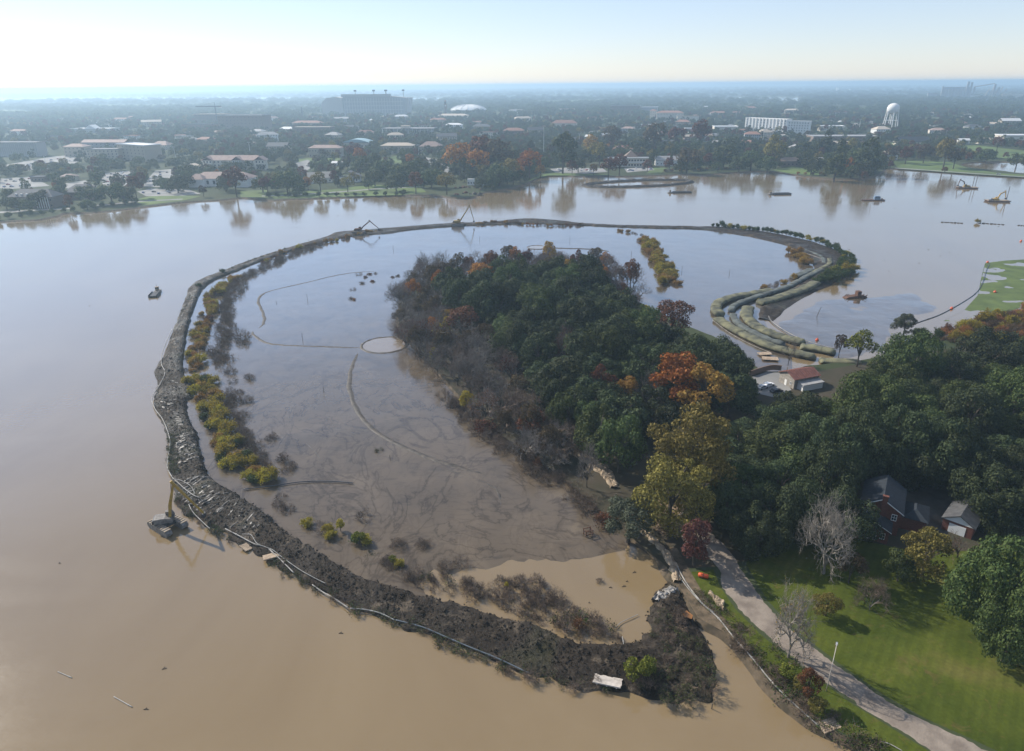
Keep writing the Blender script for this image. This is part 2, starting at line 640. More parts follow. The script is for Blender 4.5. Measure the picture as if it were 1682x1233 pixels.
# ---- the dike: (outer edge px, inner edge px, crest height m)
DIKE = [((1149, 1035), (1096, 953), 1.2), ((1164, 1056), (1075, 975), 1.6), ((1178, 1085), (1064, 1000), 1.6), ((1181, 1117), (1064, 1030), 1.7), ((1171, 1150), (1050, 1050), 1.8), ((1140, 1157), (1025, 1056), 1.9), ((1099, 1157), (1005, 1058), 2.0), ((1053, 1147), (985, 1058), 2.0),
        ((1010, 1140), (960, 1058), 2.0), ((957, 1136), (930, 1052), 2.0), ((907, 1121), (896, 1035), 2.2), ((864, 1111), (860, 1022), 2.3), ((814, 1088), (800, 1010), 2.3), ((743, 1060), (736, 990), 2.3), ((671, 1035), (690, 981), 2.3), ((625, 1017), (650, 970), 2.3), ((574, 997), (605, 954), 2.2),
        ((540, 977), (557, 931), 2.2), ((494, 958), (520, 906), 2.2), ((457, 931), (495, 890), 2.2), ((420, 911), (468, 872), 2.2), ((397, 901), (450, 855), 2.1), ((371, 883), (431, 838), 2.1), ((346, 868), (410, 825), 2.0), ((315, 852), (393, 814), 2.0), ((290, 834), (380, 806), 2.0),
        ((284, 812), (352, 788), 2.0), ((278, 779), (341, 772), 2.0), ((276, 745), (330, 735), 2.0), ((270, 710), (326, 714), 2.0), ((255, 676), (313, 690), 1.9), ((250, 652), (310, 662), 1.8), ((257, 630), (321, 647), 1.8), ((252, 606), (304, 612), 1.7), ((268, 585), (303, 590), 1.7), ((279, 555), (308, 555), 1.7),
        ((290, 525), (314, 525), 1.7), ((304, 490), (326, 492), 1.6), ((310, 472), (334, 476), 1.6), ((332, 457), (352, 462), 1.5), ((370, 442), (382, 449), 1.3), ((420, 423), (432, 429), 1.2), ((480, 404), (490, 410), 1.2), ((535, 388), (546, 395), 1.2), ((556, 380), (590, 388), 1.2), ((610, 376), (640, 384), 1.2),
        ((670, 371), (680, 378), 1.2), ((740, 366), (750, 372), 1.3), ((800, 364), (808, 370), 1.2), ((862, 358), (866, 369), 1.0), ((905, 360), (905, 369), 1.0), ((960, 366), (962, 371), 1.0), ((1020, 369), (1022, 374), 1.0), ((1080, 370), (1080, 376), 1.0), ((1140, 371), (1138, 377), 1.0), ((1190, 372), (1178, 381), 1.1),
        ((1240, 377), (1222, 388), 1.2), ((1290, 386), (1265, 397), 1.3), ((1335, 396), (1300, 408), 1.4), ((1370, 408), (1322, 424), 1.4), ((1395, 425), (1335, 440), 1.4), ((1403, 442), (1330, 455), 1.3), ((1385, 458), (1315, 465), 1.2), ((1352, 475), (1285, 480), 1.1), ((1320, 490), (1262, 492), 1.0), ((1290, 510), (1248, 508), 0.9), ((1272, 528), (1244, 524), 0.7)]


def resample(pts, step_fn):
    out = [pts[0]]
    acc = 0.0
    for i in range(1, len(pts)):
        d = (pts[i] - pts[i - 1]).length
        acc += d
        if acc >= step_fn(pts[i]):
            out.append(pts[i])
            acc = 0.0
    return out


six = [Vector((*G(*o)[:2], *G(*i)[:2])) for o, i, h in DIKE]


def cat_n(vals, n):
    out = []
    N_ = len(vals)
    for i in range(N_ - 1):
        p0, p1, p2, p3 = [np.array(vals[max(0, min(N_ - 1, i + k))], float) for k in (-1, 0, 1, 2)]
        for k in range(n):
            t = k / n
            out.append(0.5 * ((2 * p1) + (p2 - p0) * t + (2 * p0 - 5 * p1 + 4 * p2 - p3) * t * t + (3 * p1 - p0 - 3 * p2 + p3) * t ** 3))
    out.append(np.array(vals[-1], float))
    return out


rows = cat_n([(*G(*o)[:2], *G(*i)[:2], h) for o, i, h in DIKE], 22)
ST = [rows[0]]
for r_ in rows[1:]:
    if np.hypot(*(((r_[:2] + r_[2:4]) - (ST[-1][:2] + ST[-1][2:4])) / 2)) > (0.45 if r_[1] < 230 else 1.2):
        ST.append(r_)
NA = 26
bv, bf = [], []
inner_pts, outer_pts = [], []
PROF = [(0, -0.5), (0.06, 0.12), (0.2, 0.38), (0.4, 0.55), (0.6, 0.85), (0.74, 1.0), (0.86, 0.8), (0.94, 0.25), (1.0, -0.5)]
for k, r_ in enumerate(ST):
    o_, i_, h = Vector((r_[0], r_[1])), Vector((r_[2], r_[3])), r_[4]
    w = (i_ - o_).length
    e1 = noise.noise(Vector((k * .17, 0, 1))) * min(0.16, 1.6 / w)
    e2 = noise.noise(Vector((k * .23, 5, 1))) * min(0.12, 1.2 / w)
    oo, ii = o_ + (o_ - i_) * (0.02 + e1), i_ + (i_ - o_) * (0.02 + e2)
    outer_pts.append(oo)
    inner_pts.append(ii)
    for a in range(NA):
        t = a / (NA - 1)
        p = oo.lerp(ii, t)
        for q in range(len(PROF) - 1):
            if t <= PROF[q + 1][0]:
                u = (t - PROF[q][0]) / (PROF[q + 1][0] - PROF[q][0])
                z = PROF[q][1] + (PROF[q + 1][1] - PROF[q][1]) * u
                break
        ed = min(1.0, 6 * t, 6 * (1 - t))
        n1 = fbm(p.x * .22, p.y * .22, 2) * 0.55 + fbm(p.x * .9, p.y * .9, 4) * 0.30 + abs(noise.noise(Vector((p.x * 1.7, p.y * 1.7, 7)))) * 0.35
        bv.append((p.x, p.y, z * h + ed * n1 * (0.75 if h > 1.5 else 0.4)))
for k in range(len(ST) - 1):
    for a in range(NA - 1):
        i0 = k * NA + a
        bf.append((i0, i0 + 1, i0 + NA + 1, i0 + NA))
dike = kind(mesh_obj("mud_dike", bv, bf, M_BERM, smooth=False), "structure")

# ---- mud flat inside the dike; a sheet that dips under the brown pool at its southern end
inner_mid = [(o.lerp(i, 0.7)).to_tuple() for o, i in zip(outer_pts, inner_pts)][::4]
pen_in = [tuple(G(x, y)[:2]) for x, y in [(1262, 545), (1300, 580), (1300, 640), (1200, 620), (1100, 575), (1000, 520), (900, 490), (800, 490), (720, 495), (700, 520), (720, 560), (800, 650), (900, 735), (1000, 810), (1040, 870), (1110, 930)]]
mud_poly = inner_mid + pen_in
POOL = pxpoly([(690, 942), (740, 938), (790, 930), (830, 919), (880, 914), (930, 917), (975, 916), (1000, 897), (1025, 893), (1050, 893), (1090, 910), (1110, 960), (1075, 1010), (1070, 1060), (900, 1060), (800, 1020), (700, 985)])
pool_edge = POOL[:9]


def seg_dist(p, a, b):
    ab = b - a
    t = max(0, min(1, (p - a).dot(ab) / max(1e-9, ab.length_squared)))
    return (p - a - ab * t).length


def mud_z(x, y):
    p = Vector((x, y))
    z = 0.16 + 0.05 * fbm(x * .06, y * .06, 1) + 0.02 * fbm(x * .4, y * .4, 1)
    if y < 150:
        d = min(seg_dist(p, Vector(pool_edge[i]), Vector(pool_edge[i + 1])) for i in range(len(pool_edge) - 1))
        s = -1 if in_poly(x, y, POOL) else 1
        d = s * d + 3.0 * noise.noise(Vector((x * .25, y * .25, 0)))
        z = min(z, 0.02 + d * 0.035)
        z = max(z, -0.25)
    return z


mud = kind(fill_poly("mud_flat", mud_poly, 0.16, M_MUD, grid=2.2, zfun=mud_z), "structure")
mud.data.polygons.foreach_set("use_smooth", [True] * len(mud.data.polygons))
EAST_MUD = pxpoly([(1245, 525), (1290, 505), (1330, 488), (1380, 480), (1440, 478), (1490, 470), (1535, 480), (1565, 500), (1590, 505), (1545, 522), (1505, 535), (1500, 575), (1440, 600), (1380, 605), (1320, 590), (1262, 555)])
EAST_MUD = [tuple(v[:2]) for v in catmull([(x, y, 0) for x, y in EAST_MUD], 3, True)]


def emud_z(x, y):
    p = Vector((x, y))
    d = min(seg_dist(p, Vector(EAST_MUD[i]), Vector(EAST_MUD[(i + 1) % len(EAST_MUD)])) for i in range(0, len(EAST_MUD)))
    return min(0.10, -0.30 + d * .03) + 0.14 * fbm(x * .05, y * .05, 5) + 0.03 * fbm(x * .4, y * .4, 1)


em = kind(fill_poly("mud_shallows", EAST_MUD, 0.1, M_MUD, grid=2.5, zfun=emud_z), "structure")


# low silt ridges left by the dredge pipes on the mud
def ridge(pxs, w, h, name="silt_ridge", z=0.1):
    pts = catmull([G(*p) for p in pxs], 14)
    vs, fs = [], []
    for i, p in enumerate(pts):
        t = (pts[min(i + 1, len(pts) - 1)] - pts[max(i - 1, 0)]).normalized()
        nr = Vector((-t.y, t.x, 0))
        jn = noise.noise(Vector((i * .21, w, 2)))
        fade = min(1.0, 5 * i / len(pts), 5 * (1 - i / len(pts))) * .8 + .2
        for f, zz in ((-1, -0.05), (-.45, .7), (-.1, 1), (.35, .55), (1, -0.05)):
            ww = w * (1 + .35 * noise.noise(Vector((i * .3, f, 3))))
            q = p + nr * (f * ww + jn * w * .3)
            vs.append((q.x, q.y, z + zz * h * fade * (1 + .3 * noise.noise(Vector((i * .5, f * 2, 1))))))
    for i in range(len(pts) - 1):
        for k in range(4):
            fs.append((i * 5 + k, i * 5 + k + 1, i * 5 + 6 + k, i * 5 + 5 + k))
    return kind(mesh_obj(name, vs, fs, M_SILT, smooth=True), "structure")


M_SILT = mat("silt", (0.085, 0.07, 0.055), 0.6, color2=(0.035, 0.03, 0.026), scale=0.5, bump=0.4, bscale=2)
ridge([(590, 578), (578, 605), (575, 640), (590, 680), (622, 712), (665, 735), (705, 752), (755, 768), (800, 780)], 1.1, 0.26)
ridge([(597, 572), (540, 570), (480, 568), (440, 564), (418, 552), (414, 545)], 0.9, 0.26)
ridge([(414, 545), (430, 535), (434, 522), (428, 505), (424, 495), (432, 483), (460, 474), (500, 465), (560, 451), (610, 446), (660, 446)], 1.0, 0.18)
ridge([(700, 765), (760, 780), (810, 800), (822, 820), (824, 850)], 0.8, 0.09)
ridge([(898, 407), (930, 408), (965, 409), (1000, 413)], 1.6, 0.4)
ridge([(440, 700), (460, 712), (500, 727), (520, 745), (530, 760)], 0.5, 0.07)
ridge([(500, 650), (530, 668), (540, 690), (560, 715), (580, 745)], 0.5, 0.07)


def ring_pool(cx, cy, rx, ry, name):
    """round settling pool with a silt rim"""
    c = G(cx, cy)
    a = (G(cx + rx, cy) - c).length
    d = (G(cx, cy - ry) - G(cx, cy + ry)).length / 2
    vs, fs = [], []
    K = 48
    for i in range(K):
        an = 2 * math.pi * i / K
        jn = 1 + .05 * noise.noise(Vector((math.cos(an) * 2, math.sin(an) * 2, cx)))
        for f, z in ((0.0, .24), (0.9, .24)):
            vs.append((c.x + a * f * jn * math.cos(an), c.y + d * f * jn * math.sin(an), z))
    w = mesh_obj(name, [(c.x + a * 1.0 * math.cos(2 * math.pi * i / K), c.y + d * 1.0 * math.sin(2 * math.pi * i / K), 0.26) for i in range(K)], [tuple(range(K))], M_POND)
    kind(w, "structure")
    vs, fs = [], []
    for i in range(K):
        an = 2 * math.pi * i / K
        for f, z in ((0.95, .1), (1.0, .42), (1.05, .44), (1.13, .05)):
            ff = f + .03 * noise.noise(Vector((i * .4, f * 5, 1)))
            vs.append((c.x + a * ff * math.cos(an), c.y + d * ff * math.sin(an), z * (1 + .5 * noise.noise(Vector((i * .7, f * 3, 5))))))
    for i in range(K):
        j = (i + 1) % K
        for k in range(3):
            fs.append((i * 4 + k, j * 4 + k, j * 4 + k + 1, i * 4 + k + 1))
    kind(mesh_obj("silt_rim", vs, fs, M_SILT, smooth=True), "structure")


ring_pool(632, 567, 36, 12.5, "settling_pool")
ring_pool(882, 406.5, 15, 3, "settling_pool")


# ---- gravel drive, lawn, verge, sandy ground under the trees
def strip(name, left, right, z, m, n=6, crown=0.0):
    L = catmull([G(*p, z) for p in left], n)
    Rr = catmull([G(*p, z) for p in right], n)
    k = min(len(L), len(Rr))
    vs, fs = [], []
    for i in range(k):
        l, r = L[int(i * (len(L) - 1) / (k - 1))], Rr[int(i * (len(Rr) - 1) / (k - 1))]
        for t in (0, .25, .5, .75, 1):
            p = l.lerp(r, t)
            jit_ = .3 * noise.noise(Vector((p.x * .3, p.y * .3, t))) + .35 * noise.noise(Vector((p.x * 1.1, p.y * 1.1, t)))
            vs.append((p.x + (jit_ if t in (0, 1) else 0), p.y + (jit_ * .5 if t in (0, 1) else 0), z + crown * math.sin(math.pi * t)))
    for i in range(k - 1):
        for j in range(4):
            fs.append((i * 5 + j, i * 5 + j + 1, i * 5 + 6 + j, i * 5 + 5 + j))
    return kind(mesh_obj(name, vs, fs, m, smooth=True), "structure")


strip("gravel_drive", [(1095, 865), (1130, 892), (1160, 912), (1181, 935), (1186, 960), (1214, 998), (1256, 1040), (1283, 1064), (1342, 1109), (1404, 1154), (1467, 1192), (1515, 1223), (1600, 1280)],
      [(1120, 838), (1150, 860), (1172, 880), (1190, 895), (1219, 936), (1252, 985), (1294, 1030), (1342, 1068), (1384, 1099), (1446, 1144), (1515, 1182), (1584, 1213), (1690, 1270)], LAND_Z + 0.012, M_GRAVEL, n=14, crown=0.08)
LAWN = pxpoly([(1225, 925), (1260, 985), (1300, 1028), (1345, 1064), (1390, 1098), (1450, 1140), (1520, 1180), (1590, 1211), (1700, 1262), (1900, 1340), (2000, 1000), (1800, 840), (1640, 905), (1500, 905), (1380, 880), (1280, 880)], LAND_Z)
kind(fill_poly("lawn", LAWN, LAND_Z + 0.006, M_LAWN, grid=4), "structure")
VERGE = pxpoly([(1128, 940), (1150, 975), (1190, 1020), (1230, 1070), (1265, 1110), (1310, 1155), (1370, 1195), (1440, 1232), (1530, 1290), (1590, 1275), (1512, 1225), (1462, 1194), (1400, 1156), (1338, 1111), (1278, 1066), (1250, 1042), (1208, 1000), (1182, 962), (1172, 935)], LAND_Z)
kind(fill_poly("grass_verge", VERGE, LAND_Z + 0.005, M_LAWN, grid=4), "structure")
GROVE = pxpoly([(655, 500), (660, 540), (705, 595), (795, 694), (925, 786), (1000, 850), (1100, 935), (1180, 930), (1230, 920), (1300, 900), (1500, 920), (1640, 920), (1800, 850), (2000, 700), (2000, 560), (1682, 552), (1480, 585), (1330, 612), (1240, 610), (1120, 540), (1000, 482), (900, 466), (800, 461), (700, 470)], LAND_Z)
kind(fill_poly("forest_floor", GROVE, LAND_Z + 0.003, M_LEAFLITTER), "structure")
SHORE_STRIP = pxpoly([(1080, 895), (1100, 925), (1120, 970), (1146, 1014), (1186, 1036), (1220, 1072), (1252, 1104), (1292, 1144), (1345, 1189), (1375, 1199), (1316, 1158), (1270, 1112), (1236, 1070), (1196, 1022), (1156, 976), (1134, 938), (1112, 900)], LAND_Z)
kind(fill_poly("bare_shore", SHORE_STRIP, LAND_Z + 0.010, mat("shore_earth", (0.15, 0.11, 0.07), .95, color2=(0.06, 0.046, 0.028), scale=.6, bump=.6, bscale=2.0, detail=8), grid=3), "structure")
LITTER2 = pxpoly([(1062, 838), (1075, 822), (1092, 812), (1110, 816), (1128, 834), (1140, 856), (1128, 872), (1108, 868), (1090, 880), (1072, 868)], LAND_Z)
kind(fill_poly("bare_sand", LITTER2, LAND_Z + 0.008, mat("littered_sand", (0.24, 0.17, 0.115), .95, color2=(0.07, 0.05, 0.03), scale=.5, detail=7)), "structure")

# ================================================================== VEGETATION
RNG = np.random.default_rng(11)


def leaf_mat(name, cols, trans=0.25, objvar=0.18, hue=0.012):
    """leaf colours vary from leaf to leaf and from tree to tree; some light passes through"""
    m, N, b = newmat(name)
    ge = N.add("ShaderNodeNewGeometry")
    oi = N.add("ShaderNodeObjectInfo")
    c = ramp(N, ge.outputs["Random Per Island"], [(i / max(1, len(cols) - 1), x) for i, x in enumerate(cols)])
    hs = N.add("ShaderNodeHueSaturation")
    for inp, amt, base_ in (("Value", objvar, 1.0), ("Hue", hue, 0.5)):
        mr = N.add("ShaderNodeMapRange")
        mr.inputs["To Min"].default_value = base_ - amt
        mr.inputs["To Max"].default_value = base_ + amt
        N.link(oi.outputs["Random"], mr.inputs["Value"])
        N.link(mr.outputs[0], hs.inputs[inp])
    N.link(c, hs.inputs["Color"])
    N.link(hs.outputs[0], b.inputs["Base Color"])
    b.inputs["Roughness"].default_value = 0.75
    b.inputs["Specular IOR Level"].default_value = 0.18
    if trans:
        tl = N.add("ShaderNodeBsdfTranslucent")
        N.link(hs.outputs[0], tl.inputs["Color"])
        mx = N.add("ShaderNodeMixShader")
        mx.inputs[0].default_value = trans
        out = N.n["Material Output"]
        N.link(b.outputs[0], mx.inputs[1])
        N.link(tl.outputs[0], mx.inputs[2])
        N.link(mx.outputs[0], out.inputs["Surface"])
    return m


LEAF = {
    "oak": leaf_mat("oak_leaves", [(0.021, 0.032, 0.014), (0.041, 0.056, 0.023), (0.071, 0.087, 0.035)], objvar=.3, hue=.02),
    "oaklight": leaf_mat("light_oak_leaves", [(0.030, 0.048, 0.014), (0.056, 0.078, 0.022), (0.095, 0.114, 0.034)], objvar=.25, hue=.02),
    "greyoak": leaf_mat("grey_oak_leaves", [(0.045, 0.055, 0.034), (0.075, 0.085, 0.052), (0.10, 0.11, 0.07)]),
    "olive": leaf_mat("olive_leaves", [(0.085, 0.072, 0.016), (0.16, 0.132, 0.03), (0.25, 0.205, 0.06)]),
    "gold": leaf_mat("golden_leaves", [(0.17, 0.09, 0.018), (0.29, 0.17, 0.03), (0.38, 0.25, 0.06)], .35),
    "yellow": leaf_mat("yellow_leaves", [(0.16, 0.13, 0.012), (0.30, 0.24, 0.02), (0.38, 0.30, 0.03)]),
    "orange": leaf_mat("orange_leaves", [(0.16, 0.06, 0.014), (0.30, 0.115, 0.022), (0.40, 0.185, 0.03)]),
    "rust": leaf_mat("rust_leaves", [(0.055, 0.024, 0.014), (0.11, 0.042, 0.022), (0.16, 0.06, 0.03)]),
    "red": leaf_mat("red_leaves", [(0.075, 0.03, 0.026), (0.13, 0.05, 0.042), (0.18, 0.08, 0.06)]),
    "brown": leaf_mat("brown_leaves", [(0.045, 0.032, 0.018), (0.08, 0.055, 0.03), (0.11, 0.08, 0.04)]),
    "lime": leaf_mat("lime_leaves", [(0.07, 0.09, 0.012), (0.13, 0.15, 0.02), (0.20, 0.20, 0.03)]),
    "willow": leaf_mat("willow_leaves", [(0.15, 0.145, 0.015), (0.29, 0.24, 0.022), (0.42, 0.32, 0.03)], .4),
    "green": leaf_mat("fresh_green_leaves", [(0.03, 0.05, 0.012), (0.05, 0.078, 0.018), (0.075, 0.105, 0.022)]),
    "farmix": leaf_mat("town_tree_leaves", [(0.036, 0.052, 0.022), (0.062, 0.08, 0.032), (0.10, 0.105, 0.042)], objvar=0.35, hue=0.03),
}
M_BARK = mat("bark", (0.10, 0.085, 0.068), 0.9, color2=(0.05, 0.042, 0.033), scale=2.0, bump=0.5)
M_TWIG = mat("grey_twigs", (0.20, 0.178, 0.155), 0.9, color2=(0.11, 0.095, 0.085), scale=0.8, objvar=0.15)
M_PALEBARK = mat("pale_bark", (0.29, 0.26, 0.22), 0.9, color2=(0.16, 0.14, 0.12), scale=0.8)
M_BROWNTWIG = mat("brown_twigs", (0.17, 0.122, 0.09), 0.9, color2=(0.10, 0.075, 0.058), scale=0.8, objvar=0.2)
M_REED = mat("dry_reeds", (0.24, 0.15, 0.07), 0.9, color2=(0.13, 0.08, 0.045), scale=0.8, objvar=0.2)


def quads_mesh(name, C, Nn, size, m, aspect=0.65):
    """leaf sprays: one bent quad at each centre C, facing Nn"""
    n = len(C)
    rnd = RNG.normal(size=(n, 3))
    T = np.cross(Nn, rnd)
    T /= np.linalg.norm(T, axis=1, keepdims=True) + 1e-9
    B = np.cross(Nn, T)
    s = (np.asarray(size) * np.ones(n) * RNG.uniform(.6, 1.3, n))[:, None] / 2
    bend = Nn * s * RNG.uniform(-.35, .1, n)[:, None]
    V = np.stack([C - T * s + bend, C - B * s * aspect, C + T * s + bend, C + B * s * aspect], 1).reshape(-1, 3)
    me = bpy.data.meshes.new(name)
    me.vertices.add(4 * n)
    me.vertices.foreach_set("co", V.astype(np.float32).ravel())
    me.loops.add(4 * n)
    me.loops.foreach_set("vertex_index", np.arange(4 * n, dtype=np.int32))
    me.polygons.add(n)
    me.polygons.foreach_set("loop_start", np.arange(0, 4 * n, 4, dtype=np.int32))
    me.polygons.foreach_set("loop_total", np.full(n, 4, dtype=np.int32))
    me.materials.append(m)
    me.update()
    me.validate()
    return me


def crown_points(rx, rz, zc, nl, n, seed, rl=0.34, spread=0.35, lean=(0, 0), under=0.25):
    """leaf centres on the outer shells of many overlapping lobes set over a dome"""
    g = np.random.default_rng(seed)
    L = []
    while len(L) < nl:
        d = g.normal(size=3)
        d /= np.linalg.norm(d)
        if d[2] < -under:
            continue
        k = g.uniform(.45, 1.0) ** .5
        L.append([d[0] * k * rx * (1 - rl * .6) + lean[0] * d[2], d[1] * k * rx * (1 - rl * .6) + lean[1] * d[2], zc + d[2] * k * rz * (1 - rl * .5), g.uniform(.45, 1.45) * rl * rx])
    L = np.array(L)
    pick = g.choice(nl, n * 2, p=L[:, 3] ** 2 / (L[:, 3] ** 2).sum())
    D = g.normal(size=(n * 2, 3))
    D[:, 2] += .35
    D /= np.linalg.norm(D, axis=1, keepdims=True)
    rr = L[pick, 3] * (1 - np.abs(g.normal(0, .2, n * 2)) + np.clip(g.normal(-.06, .06, n * 2), -.25, 0))
    C = L[pick, :3] + D * rr[:, None] * np.array([1, 1, .82])
    dist = np.linalg.norm((C[:, None, :] - L[None, :, :3]) / np.array([1, 1, .82]), axis=2) / L[None, :, 3]
    dist[np.arange(len(C)), pick] = 9
    keep = dist.min(1) > .72
    C, D = C[keep][:n], D[keep][:n]
    Nn = D + g.normal(0, spread, D.shape)
    Nn /= np.linalg.norm(Nn, axis=1, keepdims=True)
    return C, Nn, L


def trunk_mb(h, r, crown_c, limbs, seed, seg=6):
    g = random.Random(seed)
    mb = MB()
    th = h * 0.35
    mb.tube([(0, 0, -0.6), (0, 0, 0.3), (g.uniform(-.2, .2), g.uniform(-.2, .2), th)], [r * 1.5, r * 1.05, r * .8], seg)
    for L in limbs:
        e = Vector(L[:3])
        m_ = Vector((e.x * .4, e.y * .4, th + (e.z - th) * .55))
        mb.tube([(0, 0, th * .8), m_, e], [r * .55, r * .33, r * .1], 4, False)
    return mb


PROTO = {}


def leafy(key, species, rx, rz, zc, h, nl, n, leaf, seed, rl=0.34, bark=None, trunk_r=None, spread=0.35, under=0.25):
    C, Nn, L = crown_points(rx, rz, zc, nl, n, seed, rl, spread, under=under)
    cm = quads_mesh("crown", C, Nn, leaf, LEAF[species])
    idx = np.argsort(-L[:, 2])[:9]
    tm = trunk_mb(h, trunk_r or rx * .06, None, [L[i] for i in idx], seed)
    me = bpy.data.meshes.new("trunk")
    me.from_pydata([tuple(v) for v in tm.v], [], tm.f)
    me.materials.append(bark or M_BARK)
    PROTO.setdefault(key, []).append((cm, me, rx, h))


def branch_verts(h, spread, seed, depth, r0, up=0.55, nb=3, trunkf=0.25, twist=0.5):
    """recursive branching as thin three-sided tubes: (thick part, fine twigs)"""
    g = random.Random(seed)
    A, B = MB(), MB()

    def grow(p, d, ln, r, lv):
        q = p + d * ln
        mid = p + d * ln * .5 + Vector((g.uniform(-1, 1), g.uniform(-1, 1), g.uniform(-.5, .5))) * ln * .09
        (A if lv >= depth - 1 else B).tube([p, mid, q], [r, r * .8, r * .6], 3 if lv < depth else 5, False)
        if lv == 0:
            return
        for k in range(nb + (1 if g.random() < .4 else 0) + (2 if lv == depth else 0)):
            a = g.uniform(0, 2 * math.pi)
            t = d.orthogonal().normalized()
            t = Matrix.Rotation(a, 3, d) @ t
            nd = (d * up + t * g.uniform(.35, .95) * spread + Vector((0, 0, .12))).normalized()
            st = p.lerp(q, g.uniform(.55, 1.0))
            grow(st, nd, (h * .3 if lv == depth else ln) * g.uniform(.6, .88), r * .58, lv - 1)

    grow(Vector((0, 0, -.5)), Vector((g.uniform(-.06, .06), g.uniform(-.06, .06), 1)), h * trunkf, r0, depth)
    return A, B


def scale_to(mb_list, h):
    z = max(v.z for mb in mb_list for v in mb.v)
    k = h / z
    for mb in mb_list:
        mb.v = [v * k for v in mb.v]
    return max((v.x ** 2 + v.y ** 2) ** .5 for mb in mb_list for v in mb.v)


def bare(key, h, spread, seed, depth, r0, bark, twig, leaves=None, nleaf=0, leaf=.4, nb=3, up=.55, trunkf=.2):
    A, B = branch_verts(h, spread, seed, depth, r0, up, nb, trunkf)
    rx = scale_to([A, B], h)
    me = bpy.data.meshes.new("trunk")
    me.from_pydata([tuple(v) for v in A.v], [], A.f)
    me.materials.append(bark)
    V = [tuple(v) for v in B.v]
    cm = bpy.data.meshes.new("crown")
    cm.from_pydata(V, [], B.f)
    cm.materials.append(twig)
    if leaves and nleaf:
        arr = np.array(V)
        g = np.random.default_rng(seed)
        C = arr[g.choice(len(arr), nleaf)] + g.normal(0, .25, (nleaf, 3))
        Nn = g.normal(size=(nleaf, 3))
        Nn[:, 2] = np.abs(Nn[:, 2])
        Nn /= np.linalg.norm(Nn, axis=1, keepdims=True)
        lm = quads_mesh("leaves", C, Nn, leaf, LEAF[leaves])
        bm = bmesh.new()
        bm.from_mesh(cm)
        k0 = len(bm.faces)
        bm.from_mesh(lm)
        bm.to_mesh(cm)
        bm.free()
        cm.materials.append(LEAF[leaves])
        mi = np.zeros(len(cm.polygons), dtype=np.int32)
        mi[k0:] = 1
        cm.polygons.foreach_set("material_index", mi)
        cm.update()
    PROTO.setdefault(key, []).append((cm, me, rx, h))


# --- near kinds (a few metres of detail), mid kinds, far kinds
for s in range(4):
    leafy("oak_near", "oak", 11.0, 6.8, 6.6, 13.5, 46, 11000, .6, 100 + s, rl=.26, trunk_r=.6, under=.8)
    leafy("oak_mid", "oak", 9.0, 7.0, 7.4, 14.0, 36, 4600, .75, 110 + s, rl=.29, trunk_r=.5, under=.7)
for s in range(3):
    leafy("oaklight_near", "oaklight", 11.0, 6.8, 6.6, 13.5, 46, 11000, .6, 120 + s, rl=.26, trunk_r=.6, under=.8)
    leafy("oaklight_mid", "oaklight", 8.0, 7.0, 7.4, 14.0, 32, 4000, .72, 125 + s, rl=.3, trunk_r=.5, under=.7)
    leafy("rust_mid", "rust", 5.5, 6.5, 7.5, 14.0, 26, 2600, .6, 130 + s, rl=.3, trunk_r=.35, spread=.6)
    leafy("brown_mid", "brown", 5.5, 6.0, 7.0, 12.5, 24, 2000, .6, 140 + s, rl=.3, trunk_r=.3, spread=.7)
    leafy("orange_mid", "orange", 5.0, 5.5, 7.5, 13.0, 24, 2400, .55, 150 + s, rl=.3, trunk_r=.3, spread=.6)
    leafy("gold_mid", "gold", 4.5, 5.5, 7.5, 12.5, 22, 2200, .55, 160 + s, rl=.3, trunk_r=.3, spread=.6)
    leafy("olive_near", "olive", 8.5, 8.5, 8.2, 17.0, 54, 11000, .5, 170 + s, rl=.25, trunk_r=.5, spread=.6, under=.9)
    leafy("greyoak_near", "greyoak", 5.5, 5.0, 4.6, 9.6, 34, 6000, .42, 180 + s, rl=.26, trunk_r=.35, under=.6)
    bare("bare_mid", 13.0, .9, 190 + s, 5, .32, M_BARK, M_TWIG)
    bare("barebrown_mid", 11.5, 1.0, 200 + s, 5, .3, M_BARK, M_BROWNTWIG)
    bare("bareleaf_mid", 12.5, .9, 210 + s, 5, .3, M_BARK, M_TWIG, "rust", 700, .5)
    bare("willow_near", 4.2, 1.0, 220 + s, 4, .09, M_BROWNTWIG, M_BROWNTWIG, "willow", 2300, .36, nb=4, up=.9)
    bare("willowgreen_near", 4.2, 1.0, 230 + s, 4, .09, M_BROWNTWIG, M_BROWNTWIG, "green", 2300, .36, nb=4, up=.9)
    bare("willoworange_near", 3.6, 1.0, 240 + s, 4, .09, M_BROWNTWIG, M_BROWNTWIG, "gold", 1900, .36, nb=4, up=.9)
    bare("brush_near", 1.9, 1.3, 250 + s, 4, .035, M_BROWNTWIG, M_BROWNTWIG, "brown", 60, .22, nb=4, up=.6)
    bare("weed_near", 1.3, 1.2, 260 + s, 3, .03, M_BROWNTWIG, M_BROWNTWIG, "green", 260, .26, nb=4, up=.7)
bare("ghost_near", 15.0, 1.25, 305, 6, .40, M_PALEBARK, M_PALEBARK, nb=3, up=.6, trunkf=.13)
bare("ghost_near", 15.0, 1.2, 306, 6, .42, M_PALEBARK, M_PALEBARK, "gold", 360, .4, trunkf=.16)
bare("darkbare_near", 9.0, 1.1, 303, 6, .15, M_TWIG, M_BROWNTWIG, trunkf=.12)
leafy("lime_near", "lime", 3.6, 3.6, 5.6, 9.5, 16, 1700, .45, 310, rl=.38, trunk_r=.2, spread=.6)
leafy("red_near", "red", 2.6, 4.6, 4.4, 9.0, 26, 3000, .36, 311, rl=.4, trunk_r=.2, spread=.6, under=.8)
